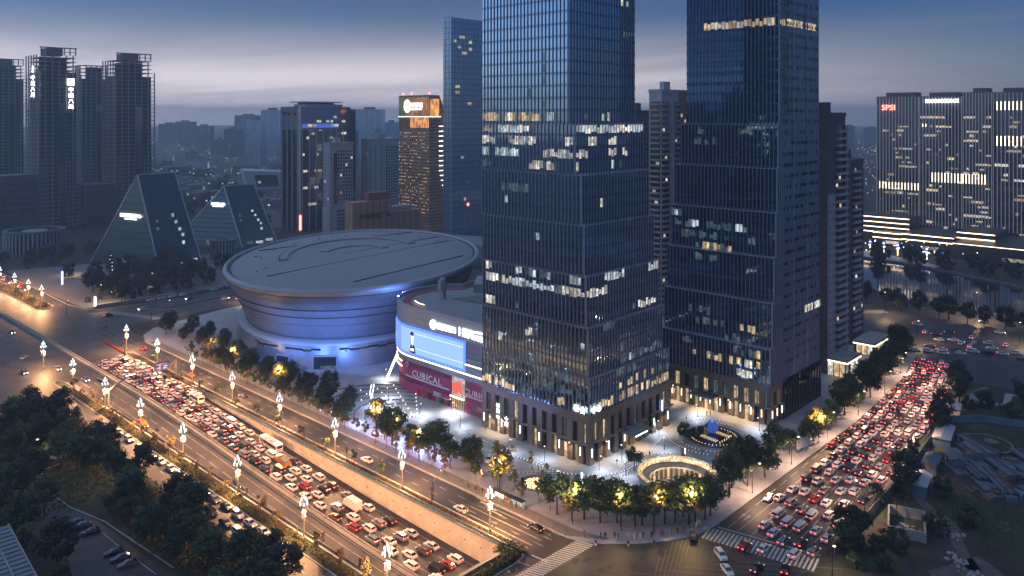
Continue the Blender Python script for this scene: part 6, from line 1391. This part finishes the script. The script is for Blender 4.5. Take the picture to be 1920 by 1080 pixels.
# lights of the far city and the opposite bank
g = MB(); gc = MB()
for i in range(420):
    D = R.uniform(820, 3600); px = R.choice((R.uniform(-.45, -.29), R.uniform(-.45, -.29), R.uniform(-.31, -.15), R.uniform(.43, .46))); c_, s_ = math.cos(VIEW), math.sin(VIEW)
    x, y = c_ * D + s_ * px * D, s_ * D - c_ * px * D; r_ = D / 1500 * R.uniform(.22, .5); (g if R.random() < .7 else gc).ball((x, y, R.uniform(4, 16)), r_, 5, 3)
for i in range(60): gc.ball((R.uniform(640, 690), R.uniform(150, 330), R.uniform(4, 9)), R.uniform(.25, .5), 5, 3)
stuff('distant_warm_lights', g, 'far_dot', None, 'scattered warm lights of the hazy far city'); stuff('distant_white_lights', gc, 'far_dot_white', None, 'scattered white lights of the far city and opposite bank')
for i in range(9):
    t = thing('light_tower', f'stacked blue and white light column on the opposite bank, {ordn(i + 1)} from the left', 'light column', (668 - i * 2, 262 - i * 11, 0), 0, 'light columns on the opposite bank')
    pb('shaft', t, 'strip_warm', -.25, -.25, 0, .25, .25, 5)
    for k in range(4): MB().lathe([(1.2 - k * .2, 5 + k * 1.3), (1.2 - k * .2, 5.5 + k * 1.3)], 8).obj('tier', 'strip_blue' if k % 2 else 'strip_white', t)
# ============================================================ TREES
def crown_mesh(nm, rx, rz_, clumps, per, leaf, m, seed, hollow=.5):
    r_ = random.Random(seed); mb = MB()
    for c in range(clumps):
        a = r_.uniform(0, 2 * PI); zz = r_.uniform(-.8, .95); q = math.sqrt(max(0, 1 - zz * zz)) * r_.uniform(.45, .95)
        cc = Vector((rx * q * math.cos(a), rx * q * math.sin(a), rz_ * zz)); cr = rx * r_.uniform(.26, .46)
        for k in range(per):
            d = Vector((r_.gauss(0, 1), r_.gauss(0, 1), r_.gauss(0, 1))).normalized(); p = cc + d * cr * r_.uniform(hollow, 1.05)
            n = (d + Vector((r_.uniform(-.6, .6), r_.uniform(-.6, .6), r_.uniform(-.2, .8)))).normalized(); u = n.orthogonal().normalized(); v = n.cross(u); s_ = leaf * r_.uniform(.6, 1.3)
            mb.quad(tuple(p - u * s_ * .5), tuple(p + v * s_ * .45), tuple(p + u * s_ * .6), tuple(p - v * s_ * .45))
    return mb.mesh(nm, m)
def trunk_mesh(h, r, limbs, seed, spread):
    r_ = random.Random(seed); mb = MB(); mb.tube((0, 0, 0), (r_.uniform(-.15, .15), r_.uniform(-.15, .15), h), r, r * .6, 7)
    for k in range(limbs): a = r_.uniform(0, 6.28); z = h * r_.uniform(.6, 1); l_ = spread * r_.uniform(.6, 1); mb.tube((0, 0, z), (l_ * math.cos(a), l_ * math.sin(a), z + l_ * r_.uniform(.7, 1.3)), r * .45, r * .15, 5)
    return mb.mesh('trunk', 'bark')
TT = {}
for nm, rx, rz_, cl_, per, leaf, h, r, m in (('round', 2.7, 2.2, 26, 46, .5, 3.6, .17, 'leaf'), ('broad', 3.9, 2.9, 34, 52, .58, 4.0, .26, 'leaf'), ('dark', 3.8, 3.4, 34, 52, .62, 3.4, .28, 'leaf_dark'), ('small', 1.7, 1.9, 16, 40, .42, 3.4, .1, 'leaf'), ('warm', 1.8, 1.8, 13, 34, .4, 3.2, .1, 'leaf_warm'), ('bush', 1.6, 1.3, 14, 50, .36, .5, .12, 'leaf_dark'), ('golden', 2.6, 2.2, 20, 46, .46, 3.8, .16, 'leaf_lamplit')):
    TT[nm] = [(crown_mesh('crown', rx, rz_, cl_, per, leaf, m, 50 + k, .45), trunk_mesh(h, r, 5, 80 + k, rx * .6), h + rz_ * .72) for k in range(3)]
tn = {}
def tree(kind, x, y, lab, sc_=1., z=.1):
    c_, t_, cz = R.choice(TT[kind]); key = lab; tn[key] = tn.get(key, 0) + 1
    NM = {'bush': 'round_bush', 'warm': 'autumn_tree'}.get(kind, 'street_tree')
    t = tag(ob(NM, None, None, (x, y, z), R.uniform(0, 6), (sc_ * R.uniform(.85, 1.15), sc_ * R.uniform(.85, 1.15), sc_ * R.uniform(.8, 1.22))), f'{lab}, {ordn(tn[key])} from the nearest', 'tree' if kind != 'bush' else 'bush', lab)
    ob('trunk', t_, t); ob('crown', c_, t, (0, 0, cz))
    return t
def rowt(kind, pts, lab, jit=.5, s0=.85, s1=1.15, z=.1):
    for x, y in sorted(pts, key=lambda q: q[0] ** 2 + q[1] ** 2): tree(kind if isinstance(kind, str) else R.choice(kind), x + R.uniform(-jit, jit), y + R.uniform(-jit, jit), lab, R.uniform(s0, s1), z)
def grove(label, pts, jit, s0, s1):
    """far trees past the limit, one mass: crowns and trunks joined"""
    src = TT['small'][0]; cv = [tuple(v.co) for v in src[0].vertices]; cf = [tuple(q.vertices) for q in src[0].polygons]; mb = MB()
    for x, y in pts:
        x += R.uniform(-jit, jit); y += R.uniform(-jit, jit); k = R.uniform(s0, s1) * 2.1; a = R.uniform(0, 6); ca, sa = math.cos(a) * k, math.sin(a) * k; z = 2.2 + 1.4 * k
        mb.add([(x + u * ca - v * sa, y + u * sa + v * ca, z + w_ * k * .95) for u, v, w_ in cv], cf); mb.tube((x, y, 0), (x, y, z), .3, .2, 6, 1)
    stuff('distant_trees', mb, ['leaf_dark', 'bark'], None, label)
rowt(('small', 'warm', 'small'), [(161.6, 180 + i * 5.6) for i in range(31)], 'slim pavement tree along the side road', .3)
rowt('dark', [(165.5 + (i % 3) * 4.6, 236 + i * 4.7) for i in range(22)], 'dark tree in the grove before the arena', 1.2, .7, 1.0)
rowt('dark', [(172 + (i % 3) * 5, 342 + i * 6) for i in range(11)], 'dark tree near the side street end of the arena', 1.5, .65, .95)
rowt(('round', 'broad'), [(165.6, 214), (164.5, 208.6), (168.6, 204), (165.5, 198.5), (169.4, 193.5), (165.2, 189), (170.8, 187.4), (166, 182), (171.6, 180.4), (168.8, 175.6)], 'leafy tree between side road and plaza', .5, .9, 1.2)
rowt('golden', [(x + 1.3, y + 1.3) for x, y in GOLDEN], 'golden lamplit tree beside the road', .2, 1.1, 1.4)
rowt(('round', 'small'), [(165, 169), (166.2, 162), (168.2, 157.5), (167.8, 147.5), (166.6, 142), (163.4, 150)], 'leafy tree beside the light circle', .4, .8, 1.05)
rowt('broad', [(166.4, 139.5), (169.6, 132.4), (171, 128.6), (173.4, 125.4), (175.6, 120.6), (177.6, 119.6), (181.6, 115.8), (184.4, 113.8), (188.4, 110.2), (191, 108.4), (194.6, 108.8), (188.6, 114)], 'large tree on the corner in front of the sunken court', .4, .95, 1.22)
rowt(('broad', 'dark'), [(208.6, 110.2), (212.6, 112.6), (217.6, 110), (221.6, 113), (225.6, 108.6)], 'large tree at the kerb right of the red panels', .6, 1.0, 1.2)
rowt(('round', 'broad'), [(240.6, 112), (247, 110.6), (256.6, 108.4), (262.4, 108.2), (268, 110.4), (275, 109), (281, 110)], 'kerbside tree below the right glass tower', .6)
rowt('dark', [(292 + i * 6.2, 110.8 + max(0, i - 6) * .9 + (i % 2) * 3) for i in range(16)], 'dark kerbside tree along the far cross street', 1, 1.0, 1.35)
rowt('dark', [(205.5, 75.6), (209, 74.6), (244, 75.6), (249, 76.4), (296, 79.6), (303, 80), (309, 81.4), (342, 86), (348, 86.4), (353, 88.4), (336, 84.5), (200, 74.6)], 'dark tree on the right edge of the jammed cross street', .8, .75, 1.1)
rowt(('dark', 'broad', 'dark', 'round'), [(62 + 7.6 * i + R.uniform(-2, 2), 155 + 11 * j + R.uniform(-3, 3)) for j in range(16) for i in range(5) if not (66 < 66 + 8.2 * i < 85 and j < 8) and not (74 < 66 + 8.2 * i < 97 and 236 < 155 + 11 * j < 275 and i > 1 and j != 10)], 'dark park tree at the lower left', 1.8, .7, 1.2)
rowt(('dark', 'broad', 'round'), [(90.5, 168 + i * 15) for i in range(8)] + [(99, 163), (99, 171), (98, 180), (90, 170), (93, 180), (91, 190), (88, 200), (90, 212), (88, 224), (92, 232)], 'dark tree beside the frontage road', 1.2, .75, 1.05)
rowt(('broad', 'dark'), [(99, 268), (94, 292), (92, 300), (97, 312), (90, 316), (96.5, 238), (97.5, 218), (92, 324), (86, 322)], 'tree at the upper end of the frontage road', .8, .95, 1.2)
rowt('dark', [(182 + (i % 8) * 9 + R.uniform(-3, 3), 486 + (i // 8) * 13 + (i % 8) * 4) for i in range(32)], 'dark tree at the foot of the glass wedges', 2, 1.0, 1.5)
grove('belt of dark trees between the square and the arena', [(190 + (i % 9) * 12, 476 + (i // 9) * 34 + (i % 9) * 5) for i in range(36)], 5, .9, 1.5)
grove('dark trees between the square and the round pavilion', [(172 + i * 8, 640 + R.uniform(-20, 40)) for i in range(14)], 3, 1.0, 1.5)
rowt('dark', [(470 + R.uniform(-4, 4) + (10 if y > 150 else 0), y) for y in range(64, 200, 8)], 'dark tree on the near riverbank', 2, .9, 1.3)
grove('dark trees on the opposite riverbank', [(612 + i % 3 * 14 + R.uniform(-4, 4), 96 + i * 7) for i in range(22)], 3, 1.0, 1.6)
grove('dark trees on the hazy plain behind the wedges', [q for q in rowt_far if not (400 < q[0] < 480 and q[1] < 700)], 4, 1.2, 2.0)
rowt('small', [(146.2, 190 + i * 14.6) for i in range(12)], 'small sapling on the median', .3, .55, .8); rowt('warm', [(110.4, 150 + i * 9.4) for i in range(21)], 'thin autumn sapling on the near verge', .3, .6, .95)
rowt('bush', [(188.6, 352), (192, 330), (190, 322), (184, 318), (185, 345), (197, 352), (181, 330), (187, 309), (170, 497), (178, 500), (186, 520), (192, 524), (149, 504), (148, 520), (147, 540), (149, 556)], 'clipped round bush', .5, .9, 1.5)
rowt('bush', [(214, 70), (210, 66), (206, 70), (226, 62), (236, 56), (240, 74), (250, 66), (230, 78), (200, 66), (196, 70), (203, 74), (260, 78), (268, 80), (276, 82), (330, 80), (336, 76), (346, 86), (356, 88), (344, 62), (340, 54), (334, 66)], 'dark bush in the site and park', 1, 1.0, 1.9, .02); rowt(('small', 'dark'), [(328, 78), (333, 70), (340, 90), (358, 84), (361, 70), (350, 66), (346, 50), (338, 46), (326, 56), (328, 44), (322, 36)], 'young park tree beyond the site', 1, .6, .9, .02)
rowt('round', [(229, 152), (203, 139.6), (231, 139)], 'single tree on the open plaza', .2, .8, .95)
def bare_tree(x, y, lab, h=7, m='bark', n_=0):
    r_ = random.Random(int(x * 7 + y)); mb = MB()
    def br(p, d, l_, r, dep):
        q = p + d * l_; mb.tube(tuple(p), tuple(q), r, r * .65, 4, 0, False)
        if dep:
            for _ in range(3): br(p.lerp(q, r_.uniform(.6, 1)), (d + Vector((r_.uniform(-.7, .7), r_.uniform(-.7, .7), r_.uniform(0, .5)))).normalized(), l_ * .62, r * .55, dep - 1)
    br(Vector((0, 0, 0)), Vector((0, 0, 1)), h * .4, .13, 3)
    t = thing('bare_tree', lab, 'tree', (x, y, .05), 0, 'bare trees'); mb.obj('branches', 'bark', t)
for i, (x, y) in enumerate(((236, 72), (240, 66), (246, 64), (250, 58), (244, 56), (232, 52), (238, 50), (226, 50), (222, 47), (254, 52), (228, 72), (262, 64), (248, 74), (243, 61), (235, 60), (250, 48), (258, 70), (229, 64), (246, 44), (233, 46))): bare_tree(x, y, f'leafless tree on the building site, {ordn(i + 1)} along the track', 8)
for i, (x, y) in enumerate(((146.3, 232), (146.4, 208), (146.2, 154), (146.3, 168), (235, 125), (229, 122), (193, 182), (172, 149))): bare_tree(x, y, f'leafless sapling on the {"median" if x < 150 else "plaza"}, {ordn(i % 4 + 1)} of four', 7)
# low planting as masses of leaves
def leafstrip(nm, lab, regions, n, h, m, leaf=.4):
    mb = MB()
    for _ in range(n):
        x0, x1, y0, y1 = R.choice(regions); p = Vector((R.uniform(x0, x1), R.uniform(y0, y1), .15 + h * R.random() ** 1.5)); nn = Vector((R.gauss(0, 1), R.gauss(0, 1), R.gauss(.6, 1))).normalized(); u = nn.orthogonal().normalized(); v = nn.cross(u); s_ = leaf * R.uniform(.6, 1.3)
        mb.quad(tuple(p - u * s_ * .5), tuple(p + v * s_ * .4), tuple(p + u * s_ * .6), tuple(p - v * s_ * .4))
    stuff(nm, mb, m, None, lab)
leafstrip('median_shrubs', 'low shrubs along the median', [(145, 147.4, 140 + i * 12, 152 + i * 12) for i in range(19)], 7000, .7, 'leaf_warm'); leafstrip('corner_hedge', 'leafy hedge above the tunnel mouth', [(134, 144, 132, 135), (141, 147, 133, 139), (114, 134, 132, 135)], 5000, 1.6, 'leaf', .42); leafstrip('verge_shrubs', 'brown green shrubs on the near verge', [(109.2, 112.2, 140 + i * 12, 152 + i * 12) for i in range(17)], 8000, .9, 'leaf_warm'); leafstrip('island_shrubs', 'shrubs on the planted island beyond the junction', [(144.4, 151.8, 500 + i * 10, 510 + i * 10) for i in range(12)], 4000, 1.6, 'leaf_warm', .6); leafstrip('park_undergrowth', 'dark undergrowth of the lower left park', [(66, 100, 240, 330), (84, 100, 150, 240)], 12000, .9, 'leaf_dark', .6)
# ============================================================ PEOPLE
def person_mesh(pose):
    me = bpy.data.meshes.new('body'); J = [(0, 0, .92), (0, 0, 1.18), (0, 0, 1.42), (0, 0, 1.52), (0, .01, 1.66), (.09, 0, .88), (.1, pose * .18, .48), (.1, pose * .12 - .05, .06), (.1, pose * .12 + .1, .04), (-.09, 0, .88), (-.1, -pose * .18, .48), (-.1, -pose * .3, .08), (-.1, -pose * .3 + .14, .04), (.19, 0, 1.4), (.25, -pose * .1, 1.13), (.24, pose * .12, .9), (-.19, 0, 1.4), (-.25, pose * .1, 1.13), (-.24, pose * .22, .92)]
    E_ = [(0, 1), (1, 2), (2, 3), (3, 4), (0, 5), (5, 6), (6, 7), (7, 8), (0, 9), (9, 10), (10, 11), (11, 12), (2, 13), (13, 14), (14, 15), (2, 16), (16, 17), (17, 18)]
    me.from_pydata(J, E_, []); o = bpy.data.objects.new('body', me); col.objects.link(o); sk = o.modifiers.new('skin', 'SKIN'); sk.use_smooth_shade = True
    rr = [.14, .15, .15, .06, .105, .1, .07, .05, .045, .1, .07, .05, .045, .07, .05, .04, .07, .05, .04]
    for v, r in zip(me.skin_vertices[0].data, rr): v.radius = (r, r * .85)
    me.skin_vertices[0].data[0].use_root = True; o.modifiers.new('sub', 'SUBSURF').levels = 1
    bpy.context.view_layer.update(); m2 = bpy.data.meshes.new_from_object(o.evaluated_get(bpy.context.evaluated_depsgraph_get())); bpy.data.objects.remove(o); return m2
PM = {}
base_p = [person_mesh(.1), person_mesh(1.)]
hair_m = MB(); hair_m.ball((0, -.02, 1.71), .115, 8, 5); hair_m = hair_m.mesh('hair', 'cloth_black', True)
face_m = MB(); face_m.ball((0, .06, 1.65), .085, 8, 5); face_m = face_m.mesh('face', 'skin', True)
def person(x, y, rz, pose, cloth, lab, z=.14):
    k = (pose, cloth)
    if k not in PM: m_ = base_p[pose].copy(); m_.materials.clear(); m_.materials.append(M['cloth_' + cloth]); PM[k] = m_
    r = tag(ob('person', PM[k], None, (x, y, z), rz), lab, 'person', 'people on foot'); ob('hair', hair_m, r); ob('face', face_m, r)
CLN = ['black', 'black', 'navy', 'grey', 'red', 'tan', 'white']
for i in range(24): c_ = R.choice(CLN); person(160.2 + R.random() * 1.6, 148 + i * .92 + R.uniform(-.2, .2), R.uniform(0, 6), 0, c_, f'person in {c_} standing in the bus stop crowd, {ordn(i + 1)} from the corner')
cor = [(161.4, 126.4), (163, 123.4), (165, 120.8), (167.4, 117.8), (170, 115.4), (173, 113.2), (176.4, 111), (179.6, 109.2), (182.6, 107.8), (186, 106.6)]
CP = []
for i in range(26): a, b = cor[i % 9], cor[i % 9 + 1]; f = R.random(); CP.append((a[0] + (b[0] - a[0]) * f + R.uniform(.2, 1.4), a[1] + (b[1] - a[1]) * f + R.uniform(.2, 1.4)))
for i, (x, y) in enumerate(sorted(CP, key=lambda q: q[0] - q[1])): c_ = R.choice(CLN); person(x, y, R.uniform(0, 6), R.randint(0, 1), c_, f'person in {c_} waiting at the rounded corner kerb, {ordn(i + 1)} from the left')
for i, (x, y) in enumerate(sorted(((196, 197), (194, 194.6), (196.6, 222), (186, 230), (184, 228.4), (190, 236), (196, 252), (182.6, 160.4), (181.8, 162.2), (258.6, 146.4), (258.9, 145.2), (176, 168), (178, 198), (203, 146), (227, 130), (174, 184), (168.5, 166), (249, 149), (215, 142), (236, 120)), key=lambda q: (q[0] - 200) ** 2 + (q[1] - 250) ** 2)): c_ = R.choice(CLN[:5]); person(x, y, R.uniform(0, 6), 1, c_, f'person in {c_} walking on the plaza, {ordn(i + 1)} from the round end of the mall')
def rider(x, y, rz, lab, c_):
    t = thing('scooter', lab, 'scooter', (x, y, .015), rz, 'scooters with riders')
    b = MB(); loft(b, [(-.8, .12, .35, .75, .04), (-.2, .16, .3, .72, .05), (0, .14, .28, .36, .02), (.4, .13, .28, .36, .02), (.55, .15, .35, .95, .05), (.7, .1, .5, .9, .04)]); b.obj('body', 'car_' + c_, t); wl = MB(); wl.tube((-.05, 0, 0), (.05, 0, 0), .26, .26, 12); wm = wl.mesh('wheel', 'rubber'); ob('wheel', wm, t, (0, -.6, .26)); ob('wheel', wm, t, (0, .75, .26)); pb('handlebar', t, 'dark_metal', -.35, .5, .98, .35, .56, 1.04)
    ob('taillight', TLM['tail_dim'], t, (0, -.82, .6), 0, (.4, 1, .6)); p_ = ob('rider', (PM.get((0, 'black')) or base_p[0]), None, (x + .25 * math.sin(rz), y - .25 * math.cos(rz), .05), rz); tag(p_, lab.replace('scooter', 'rider on scooter'), 'person', 'scooter riders')
for i, (x, y, rz, c_, lab) in enumerate(((155.6, 430, .3, 'black', 'black scooter crossing the far junction'), (150, 347, 0, 'black', 'black scooter on the side road above the road sign'), (150.4, 341, 0, 'red', 'red scooter close behind the black one'), (166.4, 116.2, -1, 'white', 'white scooter at the rounded corner kerb'), (171, 111.6, -1, 'red', 'red scooter waiting at the corner kerb'), (161, 122.4, -.6, 'white', 'white scooter by the left zebra crossing'))): rider(x, y, rz, lab, c_)
# ============================================================ EVENING HAZE
hz = MB().box(-2600, -1600, -7.6, 9100, 9100, 205).obj('haze', 'ground')
hz['kind'] = 'stuff'; hz['label'] = 'thin blue evening haze over the city'
hm = bpy.data.materials.new('haze'); hm.use_nodes = True; ht = hm.node_tree; ht.nodes.clear()
vo = ht.nodes.new('ShaderNodeVolumePrincipled'); vo.inputs['Color'].default_value = (.80, .90, 1, 1); vo.inputs['Density'].default_value = .00023; vo.inputs['Anisotropy'].default_value = .35
om = ht.nodes.new('ShaderNodeOutputMaterial'); ht.links.new(vo.outputs[0], om.inputs['Volume'])
hz.data.materials.clear(); hz.data.materials.append(hm)
